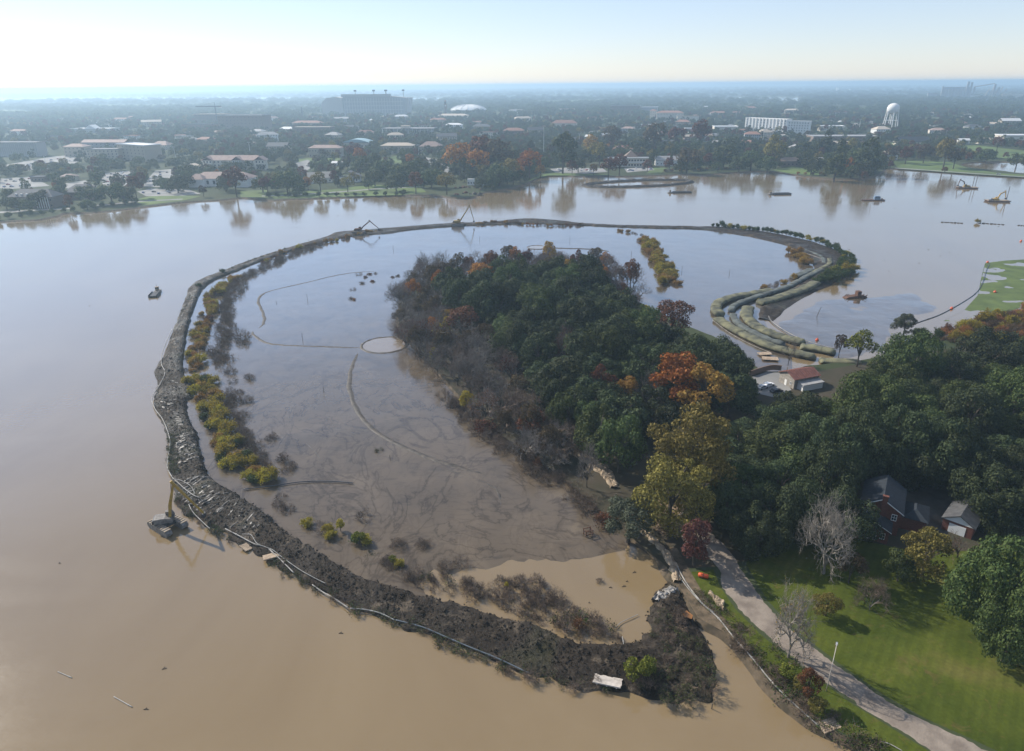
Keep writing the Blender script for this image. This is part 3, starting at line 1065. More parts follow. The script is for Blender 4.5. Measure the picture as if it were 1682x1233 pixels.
leafy("yellowbush_near", "yellow", 2.2, 2.4, 3.0, 5.2, 14, 1200, .4, 312, rl=.4, trunk_r=.15, spread=.6, under=.8)
leafy("limebush_near", "lime", 2.0, 2.0, 2.4, 4.4, 14, 1300, .36, 313, rl=.4, trunk_r=.12, spread=.6, under=.8)
leafy("goldbush_near", "olive", 4.2, 3.6, 4.0, 7.4, 30, 4200, .34, 314, rl=.3, trunk_r=.25, spread=.6, under=.8)
for s in range(5):
    leafy("far_oak", "farmix", 8.5, 6.2, 5.8, 12.5, 24, 1000, 1.3, 400 + s, rl=.32, trunk_r=.45, under=.5)
    leafy("far_tall", "farmix", 6.0, 8.5, 8.5, 17.0, 22, 900, 1.25, 410 + s, rl=.34, trunk_r=.4, under=.7)
for s in range(3):
    leafy("far_rust", "rust", 6.0, 7.0, 8.0, 15.0, 20, 750, 1.2, 420 + s, rl=.36, trunk_r=.35)
    leafy("far_olive", "olive", 6.5, 7.0, 8.0, 15.0, 20, 750, 1.2, 430 + s, rl=.36, trunk_r=.35)
    leafy("far_orange", "orange", 6.0, 6.5, 7.5, 14.0, 20, 750, 1.2, 435 + s, rl=.36, trunk_r=.35)
    leafy("far_brown", "brown", 6.0, 6.5, 7.5, 14.0, 20, 650, 1.2, 440 + s, rl=.36, trunk_r=.35)
leafy("far_gold", "gold", 6.0, 6.5, 7.5, 14.0, 20, 700, 1.2, 450, rl=.36, trunk_r=.35)
leafy("far_red", "red", 5.0, 5.5, 6.5, 12.0, 18, 650, 1.1, 451, rl=.36, trunk_r=.3)

TREE_KIND = {  # prototype key -> (object name, category, look)
    "oak_near": ("evergreen_tree", "tree", "broad dark green evergreen tree"), "oak_mid": ("evergreen_tree", "tree", "dark green evergreen tree"),
    "oaklight_near": ("evergreen_tree", "tree", "broad mid green evergreen tree"), "oaklight_mid": ("evergreen_tree", "tree", "lighter green evergreen tree"),
    "rust_mid": ("autumn_tree", "tree", "rust red autumn tree"), "brown_mid": ("autumn_tree", "tree", "brown leaved autumn tree"), "orange_mid": ("autumn_tree", "tree", "bright orange autumn tree"),
    "gold_mid": ("autumn_tree", "tree", "golden yellow autumn tree"), "olive_near": ("autumn_tree", "tree", "tall olive gold tree"), "greyoak_near": ("evergreen_tree", "tree", "grey green bushy tree"),
    "bare_mid": ("bare_tree", "tree", "leafless grey tree"), "barebrown_mid": ("bare_tree", "tree", "leafless brown twiggy tree"), "bareleaf_mid": ("bare_tree", "tree", "half bare rust leaved tree"),
    "willow_near": ("willow_bush", "bush", "yellow green willow bush"), "willowgreen_near": ("willow_bush", "bush", "green willow bush"), "willoworange_near": ("golden_bush", "bush", "golden orange bush"),
    "brush_near": ("dead_shrub", "shrub", "dry brown twiggy shrub"), "weed_near": ("weed_clump", "weeds", "low green weed clump"), "ghost_near": ("bare_tree", "tree", "pale leafless tree"),
    "darkbare_near": ("bare_tree", "tree", "small dark leafless tree"), "lime_near": ("young_tree", "tree", "airy lime green young tree"), "red_near": ("autumn_tree", "tree", "narrow crimson tree"),
    "yellowbush_near": ("yellow_bush", "bush", "bright yellow bush"), "limebush_near": ("green_bush", "bush", "bright lime green bush"), "goldbush_near": ("round_bush", "bush", "rounded olive gold bush"),
    "far_oak": ("shade_tree", "tree", "round dark green shade tree"), "far_tall": ("tall_tree", "tree", "tall dark green tree"), "far_rust": ("autumn_tree", "tree", "rust brown autumn tree"), "far_olive": ("olive_tree", "tree", "olive green tree"),
    "far_orange": ("autumn_tree", "tree", "orange autumn tree"), "far_brown": ("autumn_tree", "tree", "dull brown tree"), "far_gold": ("autumn_tree", "tree", "golden autumn tree"), "far_red": ("autumn_tree", "tree", "red autumn tree"),
}
PENDING = []     # things whose labels are written once all are placed: (object, look, x, y)


def put(key, x, y, z, s=1.0, sz=None, rot=None, variant=None, look=None, label=None, group=None, parts=True):
    """one plant: an Empty with trunk and crown"""
    P_ = PROTO[key]
    cm, tm, rx, h = P_[(variant if variant is not None else random.randrange(len(P_))) % len(P_)]
    nm, cat, lk = TREE_KIND[key]
    if parts:
        o = empty(nm, (x, y, z), rot if rot is not None else random.uniform(0, 6.28))
        for n_, me in (("trunk", tm), ("crown", cm)):
            c = bpy.data.objects.new(n_, me)
            c.parent = o
            COL.objects.link(c)
    else:
        o = bpy.data.objects.new(nm, cm)
        o.location = (x, y, z)
        o.rotation_euler = (0, 0, random.uniform(0, 6.28))
        COL.objects.link(o)
    o.scale = (s, s, sz if sz is not None else s)
    if label:
        tag(o, label, cat, group)
    else:
        o["category"] = cat
        PENDING.append((o, look or lk, group))
    return o


def put_px(key, px, py, dpx=None, hpx=None, z=LAND_Z, zf=0.62, **kw):
    """place so that the crown's middle stands at photo pixel (px, py) and is about dpx wide"""
    rx, h = PROTO[key][0][2], PROTO[key][0][3]
    s = 1.0
    for _ in range(3):
        p = G(px, py, z + h * zf * s)
        k = P(p)[2] / FPX
        if dpx:
            s = 1.12 * dpx * k / (2 * rx)
    sz = None
    if hpx:
        sz = hpx * k / (h * .8)
    return put(key, p.x, p.y, z, s, sz, **kw)


def scatter_px(poly, step, mix, z=LAND_Z, zmid=8.0, smin=.8, smax=1.2, jitter=.35, seed=1, group=None, skip=None, stepf=None, parts=True):
    """fill a photo-pixel outline with plants about step metres apart (taken at crown height)"""
    g = random.Random(seed)
    W_ = [tuple(G(x, y, z + zmid)[:2]) for x, y in poly]
    xs = [p[0] for p in W_]
    ys = [p[1] for p in W_]
    keys = [k for k, w in mix]
    ws = [w for k, w in mix]
    out = []
    row = 0
    y = min(ys) + step * .3
    while y < max(ys):
        x = min(xs) + (step / 2 if row % 2 else 0)
        while x < max(xs):
            a, b_ = x + g.uniform(-jitter, jitter) * step, y + g.uniform(-jitter, jitter) * step
            if in_poly(a, b_, W_) and not (skip and skip(a, b_)):
                k = g.choices(keys, ws)[0]
                s = g.uniform(smin, smax)
                out.append(put(k, a, b_, z, s, s * g.uniform(.8, 1.4), group=group, parts=parts))
            x += step
        y += step * .87
        row += 1
    return out


# --- the wooded peninsula
WOOD = "trees of the wooded peninsula"
SPECIAL = []


def sp(key, px, py, d, hp=None, **kw):
    o = put_px(key, px, py, d, hp, **kw)
    SPECIAL.append((o.location.x, o.location.y, o.scale.x * PROTO[key][0][2]))
    return o


sp("rust_mid", 1107, 510, 62, 60, label="rounded rust red tree at the water's edge between wood and long tubes")
sp("orange_mid", 1116, 612, 92, 92, label="bright orange topped tree behind the tall olive gold tree", variant=0)
sp("gold_mid", 1160, 634, 80, 88, label="golden orange tree beside the bright orange topped tree", variant=1)
sp("gold_mid", 1032, 632, 48, 48, label="small golden orange tree beside leafless grey tree in the wood")
sp("bare_mid", 1066, 655, 64, 70, label="leafless grey tree beside the bright orange topped tree")
sp("olive_near", 1136, 738, 138, 150, variant=0, label="tallest olive gold tree on the edge of the wood")
sp("olive_near", 1105, 795, 128, 125, variant=1, label="olive gold tree in front of the tallest olive gold tree")
sp("greyoak_near", 1035, 846, 80, 64, variant=0, label="grey green bushy tree overhanging the sandy bank and mud")
sp("red_near", 1143, 890, 42, 88, label="narrow crimson tree beside the gravel drive")
sp("bareleaf_mid", 930, 570, 70, 62, variant=0, label="half bare rust topped tree in the middle of the wood")
sp("bareleaf_mid", 840, 605, 62, 52, variant=1, label="half bare reddish tree on the mud side of the wood")
sp("rust_mid", 757, 508, 52, 40, label="rust tree among dark evergreens on the mud side of the wood")
sp("orange_mid", 790, 430, 48, 34, variant=2, label="orange tipped tree on the far tip of the wood")
sp("rust_mid", 1036, 455, 28, 44, label="slender dark rust tree at the far edge of the wood")
sp("ghost_near", 1360, 905, 110, 130, variant=0, label="large pale leafless tree in front of the brick house")
sp("ghost_near", 1300, 1050, 92, 130, variant=1, label="pale leafless tree leaning over the gravel drive at the shore")
sp("darkbare_near", 1433, 978, 66, 64, label="small dark leafless tree on the lawn edge")
sp("goldbush_near", 1525, 905, 84, 70, label="rounded olive gold bush beside the brick house")
sp("goldbush_near", 1360, 990, 44, 36, label="small round olive bush on the lawn edge")
sp("barebrown_mid", 1578, 895, 60, 44, label="leafless brown twiggy tree beside the rounded olive gold bush")
sp("brown_mid", 1400, 930, 44, 46, label="brown leaved tree beside the large pale leafless tree")
sp("rust_mid", 1330, 1130, 36, 56, label="small rust red tree on the shore below the leaning pale tree", zf=.55)
sp("oaklight_mid", 1480, 930, 50, 46, label="compact green tree in front of the brick house")
sp("lime_near", 1415, 565, 44, 52, label="airy lime green young tree at the end of the long tubes")
sp("brown_mid", 1380, 573, 22, 34, label="small brown tree beside the airy lime green tree")
sp("bare_mid", 1297, 583, 40, 40, label="small leafless tree beside the metal roofed shed")
sp("oaklight_near", 1642, 985, 150, 130, variant=0, label="large mid green evergreen tree at the right end of the lawn")
sp("oaklight_near", 1660, 1050, 110, 110, variant=1, label="mid green evergreen tree hanging over the lawn near the frame edge")
sp("oak_near", 1640, 815, 120, 80, variant=2, label="broad evergreen tree shading the white gabled garage")
sp("greyoak_near", 1488, 532, 36, 32, variant=1, label="round green bush on the marsh shore by the floating boom")
sp("bare_mid", 965, 780, 60, 80, variant=1, label="leafless grey tree above the sandy bank on the mud side")


def near_special(a, b_, d=4.5):
    return any((a - x) ** 2 + ((b_ - y) * (.68 if b_ < y else 1.0)) ** 2 < (r_ * .75 + 4.0) ** 2 for x, y, r_ in SPECIAL)


HOUSE_KEEP = [G(1448, 845, LAND_Z), G(1590, 850, LAND_Z), G(1305, 628, LAND_Z), G(1265, 622, LAND_Z)]


HOUSE_FRONT = pxpoly([(1385, 815), (1480, 835), (1500, 900), (1420, 925), (1375, 880)], LAND_Z)


def no_wood(a, b_):
    return near_special(a, b_) or (a - HOUSE_KEEP[0].x) ** 2 + (b_ - HOUSE_KEEP[0].y) ** 2 < 10.5 ** 2 or in_poly(a, b_, HOUSE_FRONT) or (a - HOUSE_KEEP[1].x) ** 2 + (b_ - HOUSE_KEEP[1].y) ** 2 < 8.5 ** 2 or (a - HOUSE_KEEP[2].x) ** 2 + (b_ - HOUSE_KEEP[2].y) ** 2 < 13 ** 2 or (a - HOUSE_KEEP[3].x) ** 2 + (b_ - HOUSE_KEEP[3].y) ** 2 < 10 ** 2


scatter_px([(718, 472), (800, 448), (880, 440), (960, 455), (1010, 500), (1080, 540), (1160, 565), (1210, 600), (1225, 640), (1190, 660), (1090, 690), (1010, 690), (960, 680), (895, 645), (835, 575), (755, 520)], 9.5,
           [("oak_mid", 8), ("oaklight_mid", 3), ("bareleaf_mid", .5), ("rust_mid", .3), ("olive_near", .15)], smin=.6, smax=1.15, seed=3, group=WOOD, skip=no_wood)
scatter_px([(905, 650), (1000, 640), (1080, 680), (1060, 740), (1000, 740), (930, 700)], 10, [("oak_mid", 7), ("oaklight_mid", 1)], smin=.7, smax=1.0, seed=4, group=WOOD, skip=no_wood)
scatter_px([(648, 470), (690, 435), (760, 425), (860, 420), (980, 425), (1055, 455), (1050, 490), (1000, 480), (950, 450), (870, 436), (790, 445), (718, 465), (745, 520), (825, 575), (890, 645), (905, 705), (850, 700), (785, 655), (725, 595), (658, 552)], 6.5,
           [("bare_mid", 4), ("barebrown_mid", 5), ("bareleaf_mid", 3), ("rust_mid", 1), ("brown_mid", 2), ("orange_mid", .6), ("gold_mid", .5)], smin=.6, smax=.95, zmid=6, seed=5, group=WOOD, skip=no_wood)
scatter_px([(800, 660), (890, 695), (930, 700), (1000, 755), (1010, 815), (930, 778), (860, 738)], 5.0, [("barebrown_mid", 6), ("bare_mid", 3), ("brown_mid", 1)], smin=.4, smax=.75, zmid=4, seed=6, group=WOOD, skip=no_wood)
scatter_px([(1215, 690), (1260, 650), (1330, 635), (1420, 610), (1520, 590), (1620, 570), (1760, 560), (1760, 740), (1640, 745), (1560, 740), (1450, 760), (1400, 800), (1380, 850), (1290, 860), (1215, 860), (1190, 800)], 13.5,
           [("oak_near", 5), ("oaklight_near", 4), ("greyoak_near", .6)], smin=.62, smax=1.12, zmid=9, seed=8, group=WOOD, skip=no_wood)
scatter_px([(1180, 850), (1260, 840), (1300, 870), (1290, 900), (1220, 900)], 10, [("oak_near", 1)], smin=.5, smax=.7, zmid=6, seed=9, group=WOOD, skip=no_wood)
scatter_px([(1590, 770), (1700, 740), (1740, 820), (1740, 900), (1640, 900), (1625, 850)], 11, [("oak_near", 3), ("greyoak_near", 1)], smin=.6, smax=.85, zmid=8, seed=10, group=WOOD, skip=no_wood)
for px, py, d, hp in ((1368, 762, 95, 95), (1425, 745, 110, 95), (1478, 738, 110, 95), (1530, 745, 115, 95), (1580, 765, 110, 90), (1405, 722, 100, 80), (1350, 800, 100, 95), (1330, 850, 90, 80), (1195, 838, 80, 70), (1612, 800, 80, 60), (1640, 850, 70, 60)):
    put_px("oak_near", px, py, d, hp, group=WOOD, look="tall broad dark green evergreen tree")
for px, py, d in ((765, 655, 22), (773, 655, 14), (720, 545, 24), (735, 532, 20), (955, 598, 26), (1060, 515, 22), (1022, 498, 26), (850, 540, 30), (895, 548, 22), (712, 580, 16)):
    put_px("yellowbush_near" if d != 30 else "limebush_near", px, py, d, group=WOOD)

# --- bushes and brush along the dike
bare("marsh_near", 3.4, 1.0, 270, 4, .07, M_REED, M_REED, "rust", 900, .32, nb=4, up=.9)
bare("marsh_near", 3.4, 1.0, 271, 4, .07, M_REED, M_REED, "orange", 700, .32, nb=4, up=.9)
bare("marsh_near", 3.4, 1.0, 272, 4, .07, M_REED, M_REED, "brown", 900, .32, nb=4, up=.9)
TREE_KIND["marsh_near"] = ("marsh_shrub", "shrub", "rust red marsh shrub")


def dike_z(x, y):
    return 0.1


def band(pxs, step, width, mix, s0, s1, seed, z=0.15, group=None, look=None, parts=True):
    g = random.Random(seed)
    pts = catmull([G(*p, z) for p in pxs], 10)
    acc = 0
    for i in range(1, len(pts)):
        d = pts[i] - pts[i - 1]
        acc += d.length
        while acc > step:
            acc -= step
            p = pts[i] - d.normalized() * acc
            nr = Vector((-d.y, d.x, 0)).normalized()
            q = p + nr * g.uniform(-.5, .5) * width
            k = g.choices([m[0] for m in mix], [m[1] for m in mix])[0]
            s = g.uniform(s0, s1)
            put(k, q.x, q.y, z - (.75 * s if k.startswith(("willow", "marsh")) else 0), s * 1.12, s * g.uniform(.85, 1.35), group=group, look=look, parts=parts)


BUSH = "bushes along the inside of the dike"
DRY = "dry shrubs on the mud flat"
band([(640, 380), (600, 384), (540, 398), (480, 412), (430, 432)], 3.4, 4, [("willoworange_near", 3), ("brush_near", 2), ("marsh_near", 1), ("willow_near", 1)], .5, .85, 21, group=BUSH)
band([(390, 455), (356, 480), (343, 512), (328, 550), (320, 590), (318, 612)], 1.5, 6.0, [("willoworange_near", 4), ("willow_near", 2), ("marsh_near", 1), ("brush_near", 2)], .5, .95, 22, group=BUSH)
band([(318, 620), (340, 645), (352, 685), (364, 720), (388, 755), (416, 785), (436, 795)], 1.4, 7.5, [("willow_near", 5), ("willowgreen_near", 1), ("willoworange_near", 1.5), ("brush_near", 1)], .55, 1.05, 23, group=BUSH)
band([(450, 815), (478, 840)], 2.2, 4, [("willow_near", 2), ("willowgreen_near", 1), ("brush_near", 2)], .7, 1.0, 24, group=BUSH)
band([(530, 400), (450, 434), (402, 458), (384, 490), (370, 530), (362, 565), (352, 600)], 2.8, 6, [("brush_near", 1)], 1.1, 1.9, 25, group=DRY)
band([(372, 640), (390, 690), (420, 745), (450, 765)], 2.6, 4, [("brush_near", 1)], .9, 1.5, 26, group=DRY)
band([(780, 369), (830, 367), (880, 370), (935, 371), (958, 369)], 2.8, 5, [("marsh_near", 4), ("willoworange_near", 1), ("brush_near", 1)], .55, .9, 27, group="reddish shrubs on the far side of the dike")
band([(1012, 378), (1035, 381), (1052, 386)], 3, 5, [("willoworange_near", 1), ("brush_near", 1)], .6, .8, 28, group="bushes on the spur")
band([(1058, 393), (1072, 412), (1085, 432), (1097, 455), (1100, 468)], 1.9, 9, [("willoworange_near", 4), ("willow_near", 3)], .8, 1.2, 29, group="bushes on the spur")
band([(1165, 371), (1200, 374), (1240, 378), (1290, 385), (1340, 396), (1375, 410), (1398, 428)], 3.0, 3.5, [("willowgreen_near", 4), ("willow_near", 1)], .6, .95, 30, group="green bushes on the outside of the dike", z=.8)
band([(1398, 432), (1385, 447), (1368, 458), (1352, 466)], 2.0, 9, [("willowgreen_near", 4), ("willow_near", 1)], .9, 1.3, 31, group="green bushes on the outside of the dike", z=.8)
band([(1300, 412), (1318, 424), (1330, 434)], 2.0, 6, [("willoworange_near", 1)], .8, 1.1, 32, group="bushes on the spur", z=.6)
band([(1250, 478), (1285, 463), (1310, 452)], 3.0, 3, [("brush_near", 3), ("willoworange_near", 1)], .6, 1.0, 33, group="bushes on the spur", z=.3)
for px, py, k, s in ((399, 553, "brush_near", 2.3), (396, 565, "brush_near", 2.0), (377, 589, "brush_near", 1.5), (380, 610, "brush_near", 1.5), (406, 622, "brush_near", 1.6), (383, 626, "brush_near", 1.0), (407, 657, "brush_near", 1.3), (393, 645, "brush_near", .9), (445, 721, "brush_near", 1.4), (402, 728, "brush_near", 1.5),
                     (469, 756, "brush_near", 1.6), (440, 768, "brush_near", 1.5), (476, 765, "brush_near", 1.4), (598, 850, "brush_near", 1.3), (652, 897, "brush_near", 1.2), (691, 896, "brush_near", 1.0), (700, 895, "brush_near", .9), (735, 930, "brush_near", 1.2), (760, 925, "brush_near", 1.1), (622, 740, "weed_near", .9), (470, 775, "brush_near", 1.0),
                     (600, 455, "marsh_near", .6), (612, 462, "marsh_near", .6), (595, 465, "marsh_near", .55), (607, 450, "marsh_near", .6), (590, 450, "brush_near", .9), (618, 449, "brush_near", .8), (580, 475, "brush_near", .8), (575, 490, "brush_near", 1.0), (582, 492, "marsh_near", .45), (645, 455, "marsh_near", .5), (654, 453, "marsh_near", .5),
                     (560, 872, "yellowbush_near", .62), (545, 882, "willow_near", .65), (538, 872, "willow_near", .6), (525, 868, "brush_near", 1.2), (505, 862, "willow_near", .6), (590, 892, "limebush_near", .8), (602, 890, "willow_near", .7), (585, 888, "willowgreen_near", .6), (644, 924, "limebush_near", .5), (655, 928, "willow_near", .5), (700, 948, "weed_near", 1.0),
                     (832, 965, "yellowbush_near", .28), (1045, 1123, "limebush_near", 1.15), (1062, 1108, "limebush_near", .8), (1245, 493, "willow_near", .5), (985, 955, "brush_near", .5), (905, 715, "limebush_near", .4)):
    p = G(px, py, .3)
    put(k, p.x, p.y, (.2 if k != "limebush_near" or py < 1100 else 1.0) - (.8 * s if k.startswith(("willow", "marsh")) else 0), s * (1.25 if py < 500 else 1.0), s * (.8 if py < 500 else 1.0), group=DRY if k == "brush_near" else BUSH)
scatter_px([(560, 895), (640, 945), (700, 962), (760, 980), (830, 1005), (900, 1030), (970, 1052), (1030, 1048), (1000, 1020), (960, 1005), (900, 968), (880, 950), (800, 952), (740, 945), (660, 925), (600, 905)], 2.75, [("brush_near", 8), ("weed_near", 1), ("marsh_near", .3)], z=.05, zmid=.5, smin=.6, smax=1.4, seed=34, group=DRY)
scatter_px([(735, 640), (790, 690), (860, 730), (930, 785), (1000, 845), (1005, 870), (960, 840), (900, 790), (830, 750), (770, 705), (725, 650)], 3.1, [("brush_near", 9), ("marsh_near", .6), ("willow_near", .6)], z=.15, zmid=.5, smin=.8, smax=1.7, seed=35, group="dry shrubs at the foot of the wood")
scatter_px([(1545, 545), (1600, 528), (1682, 508), (1780, 500), (1780, 560), (1682, 560), (1570, 566)], 3.4, [("marsh_near", 6), ("willow_near", 1)], z=.3, zmid=1.5, smin=.9, smax=1.3, seed=36, group="shrubs of the reddish marsh")
scatter_px([(1505, 548), (1550, 545), (1565, 562), (1515, 568)], 3.6, [("willowgreen_near", 2), ("brush_near", 2)], z=.3, zmid=1.0, smin=.9, smax=1.2, seed=37, group="shrubs of the reddish marsh")
WEEDS = "weeds on the dike"
scatter_px([(1075, 1010), (1110, 1000), (1150, 1040), (1172, 1080), (1178, 1120), (1165, 1148), (1100, 1150), (1040, 1130), (1070, 1060)], 2.4, [("weed_near", 8), ("brush_near", 3)], z=1.5, zmid=.3, smin=.5, smax=1.0, seed=38, group=WEEDS)
band([(1030, 1128), (960, 1126), (900, 1112), (860, 1102), (800, 1078), (730, 1052), (665, 1026), (620, 1008), (570, 988), (530, 965), (480, 940), (450, 922)], 1.9, 2.4, [("weed_near", 6), ("brush_near", 2)], .5, .95, 39, z=.55, group=WEEDS)
band([(400, 893), (350, 862), (305, 840), (295, 815)], 1.6, 2.4, [("weed_near", 4), ("brush_near", 3)], .4, .8, 40, z=.55, group=WEEDS)
band([(290, 780), (284, 745), (280, 715)], 1.6, 2.4, [("weed_near", 4)], .5, .9, 41, z=.9, group=WEEDS)
band([(300, 520), (312, 490), (345, 458), (420, 425), (480, 405)], 6, 2, [("weed_near", 4), ("willowgreen_near", 1)], .5, .7, 42, z=.8, group=WEEDS)
for px, py, s in ((1165, 985, .8), (1215, 1030, .9), (1240, 1070, 1.0), (1265, 1100, 1.2), (1290, 1130, 1.3), (1310, 1150, 1.2), (1295, 1085, 1.4), (1268, 1062, 1.2), (1400, 1205, 1.3), (1425, 1220, 1.4), (1385, 1195, 1.0), (1440, 1225, 1.3), (1150, 975, .8), (1320, 1120, 1.2)):
    p = G(px, py, LAND_Z)
    put("weed_near", p.x, p.y, LAND_Z - .1, s, group="weeds along the drive's shore")
band([(1140, 965), (1175, 1000), (1205, 1035), (1240, 1080), (1275, 1115), (1320, 1160), (1380, 1195), (1450, 1232)], 1.6, 3.5, [("weed_near", 5), ("brush_near", 3)], .6, 1.3, 47, z=LAND_Z - .2, group="weeds along the drive's shore")
for px, py, d in ((1295, 1100, 26), (1345, 1155, 30), (1310, 1120, 24)):
    put_px("limebush_near" if d == 26 else "goldbush_near", px, py, d, group="weeds along the drive's shore")

# --- clods of clay thrown up on the dike: far too many to count
g = np.random.default_rng(5)
cv, cf = [], []
B_ = np.array(bv)
near_rows = [k for k in range(len(ST)) if ST[k][1] < 260]
octa = np.array([(1, 0, 0), (-1, 0, 0), (0, 1, 0), (0, -1, 0), (0, 0, 1), (0, 0, -1)], float)
of = [(0, 2, 4), (2, 1, 4), (1, 3, 4), (3, 0, 4), (2, 0, 5), (1, 2, 5), (3, 1, 5), (0, 3, 5)]
for i in range(5200):
    k = near_rows[g.integers(len(near_rows))]
    a = int(np.clip(g.normal(.55, .26), .03, .97) * (NA - 1))
    c_ = B_[k * NA + a] + g.normal(0, .25, 3) * [1, 1, .1]
    r_ = abs(g.normal(0, .16)) + .07
    V = octa * r_ * g.uniform(.5, 1.3, (6, 3)) @ np.linalg.qr(g.normal(size=(3, 3)))[0]
    n0_ = len(cv)
    cv += [tuple(c_ + v) for v in V]
    cf += [tuple(n0_ + j for j in f) for f in of]
kind(mesh_obj("clay_clods", cv, cf, M_BERM), "stuff")
# bright wet slabs where the bucket has smoothed the clay
M_WETCLAY = mat("smeared_clay", (0.16, 0.142, 0.12), 0.5, color2=(0.07, 0.06, 0.052), scale=1.2, bump=0.5, bscale=2, spec=0.5)
sv, sf = [], []
for lo_, hi_, n_, sz in ((0.36, .44, 26, .9), (.425, .47, 50, .8), (.5, .56, 60, .8), (.58, .64, 40, .8), (.64, .9, 60, .8)):
    for i in range(n_):
        k = int(g.uniform(lo_, hi_) * len(ST) * .62)
        a = int(np.clip(g.normal(.5, .18), .15, .85) * (NA - 1))
        p0 = Vector(bv[k * NA + a])
        t = (Vector(bv[min(k + 1, len(ST) - 1) * NA + a]) - p0).normalized()
        w_ = (Vector(bv[k * NA + min(a + 2, NA - 1)]) - p0).normalized()
        L_, W_ = abs(g.normal(.9, .5)) * sz + .3, abs(g.normal(.22, .12)) + .08
        n0_ = len(sv)
        up_ = Vector((0, 0, .14))
        for u, v, zz in ((-1, -1, 0), (1, -1, 0), (1, 1, 0), (-1, 1, 0), (-.6, -.4, 1), (.7, -.5, 1), (.6, .5, 1), (-.7, .4, 1)):
            sv.append(p0 + w_ * L_ * u * g.uniform(.7, 1.1) + t * W_ * v * g.uniform(.7, 1.1) + up_ * (1 if zz else -.6))
        sf += [tuple(n0_ + j for j in f) for f in ((4, 5, 6, 7), (0, 1, 5, 4), (1, 2, 6, 5), (2, 3, 7, 6), (3, 0, 4, 7))]
kind(mesh_obj("smeared_clay", sv, sf, M_WETCLAY), "stuff")


# --- rough rocky sand banks
def rough_strip(name, left, right, h, m, z=0.2, na=14, amp=.6, n=16):
    L = catmull([G(*p, z) for p in left], n)
    Rr = catmull([G(*p, z) for p in right], n)
    k = min(len(L), len(Rr))
    vs, fs = [], []
    for i in range(k):
        for a in range(na):
            t = a / (na - 1)
            p = L[i].lerp(Rr[i], t)
            e = min(1, 4 * t, 4 * (1 - t))
            vs.append((p.x + .6 * noise.noise(p * .9), p.y + .6 * noise.noise(p * .9 + Vector((9, 0, 0))), z - .3 + h * math.sin(math.pi * min(1, t * .6 + .25)) * e + e * amp * (fbm(p.x * .9, p.y * .9, 3) + .8 * abs(noise.noise(p * 2.1)))))
    for i in range(k - 1):
        for a in range(na - 1):
            fs.append((i * na + a, i * na + a + 1, i * na + na + a + 1, i * na + na + a))
    return kind(mesh_obj(name, vs, fs, m), "structure")


rough_strip("sandy_bank", [(915, 733), (940, 755), (965, 775), (985, 790), (1000, 808)], [(925, 722), (955, 742), (985, 757), (1005, 770), (1022, 806)], 1.8, M_SAND)
rough_strip("sandy_bank", [(1050, 878), (1062, 893), (1082, 915), (1096, 940), (1100, 960)], [(1058, 868), (1078, 888), (1098, 905), (1115, 930), (1124, 962)], 1.7, M_SAND)
rough_strip("clay_bank", [(1068, 985), (1080, 975), (1095, 968)], [(1085, 995), (1105, 990), (1120, 975)], 1.6, mat("pale_clay", (0.42, 0.39, 0.35), .7, color2=(.2, .18, .16), scale=1.5, bump=.8))
rough_strip("sandy_bank", [(1162, 978), (1175, 995), (1186, 1005)], [(1172, 974), (1185, 985), (1194, 998)], 1.2, M_SAND, z=.7)

# --- floating plant mats on the shallows to the east
M_DUCKWEED = mat("duckweed", (0.10, 0.135, 0.035), 0.8, color2=(0.06, 0.085, 0.025), scale=0.12, coords='World')
MATP = pxpoly([(1618, 432), (1650, 428), (1700, 425), (1760, 425), (1760, 520), (1682, 522), (1600, 528), (1550, 527), (1585, 508), (1606, 485), (1612, 455)])


def mat_hole(x, y):
    return fbm(x * .07, y * .035, 8) > .12


mm = fill_poly("duckweed", MATP, .03, M_DUCKWEED, grid=1.7, zfun=lambda x, y: .09 - .45 * max(0, fbm(x * .05, y * .09, 8) - .02))
kind(mm, "stuff")

# --- geotextile tubes
M_GEO = mat("geotextile", (0.18, 0.172, 0.098), 0.88, color2=(0.065, 0.068, 0.052), scale=0.3, bump=0.8, bscale=1.0, detail=9)
M_GEOB = mat("blue_geotextile", (0.125, 0.14, 0.13), 0.85, color2=(0.06, 0.066, 0.06), scale=0.3, bump=0.8, bscale=1.0, detail=9)


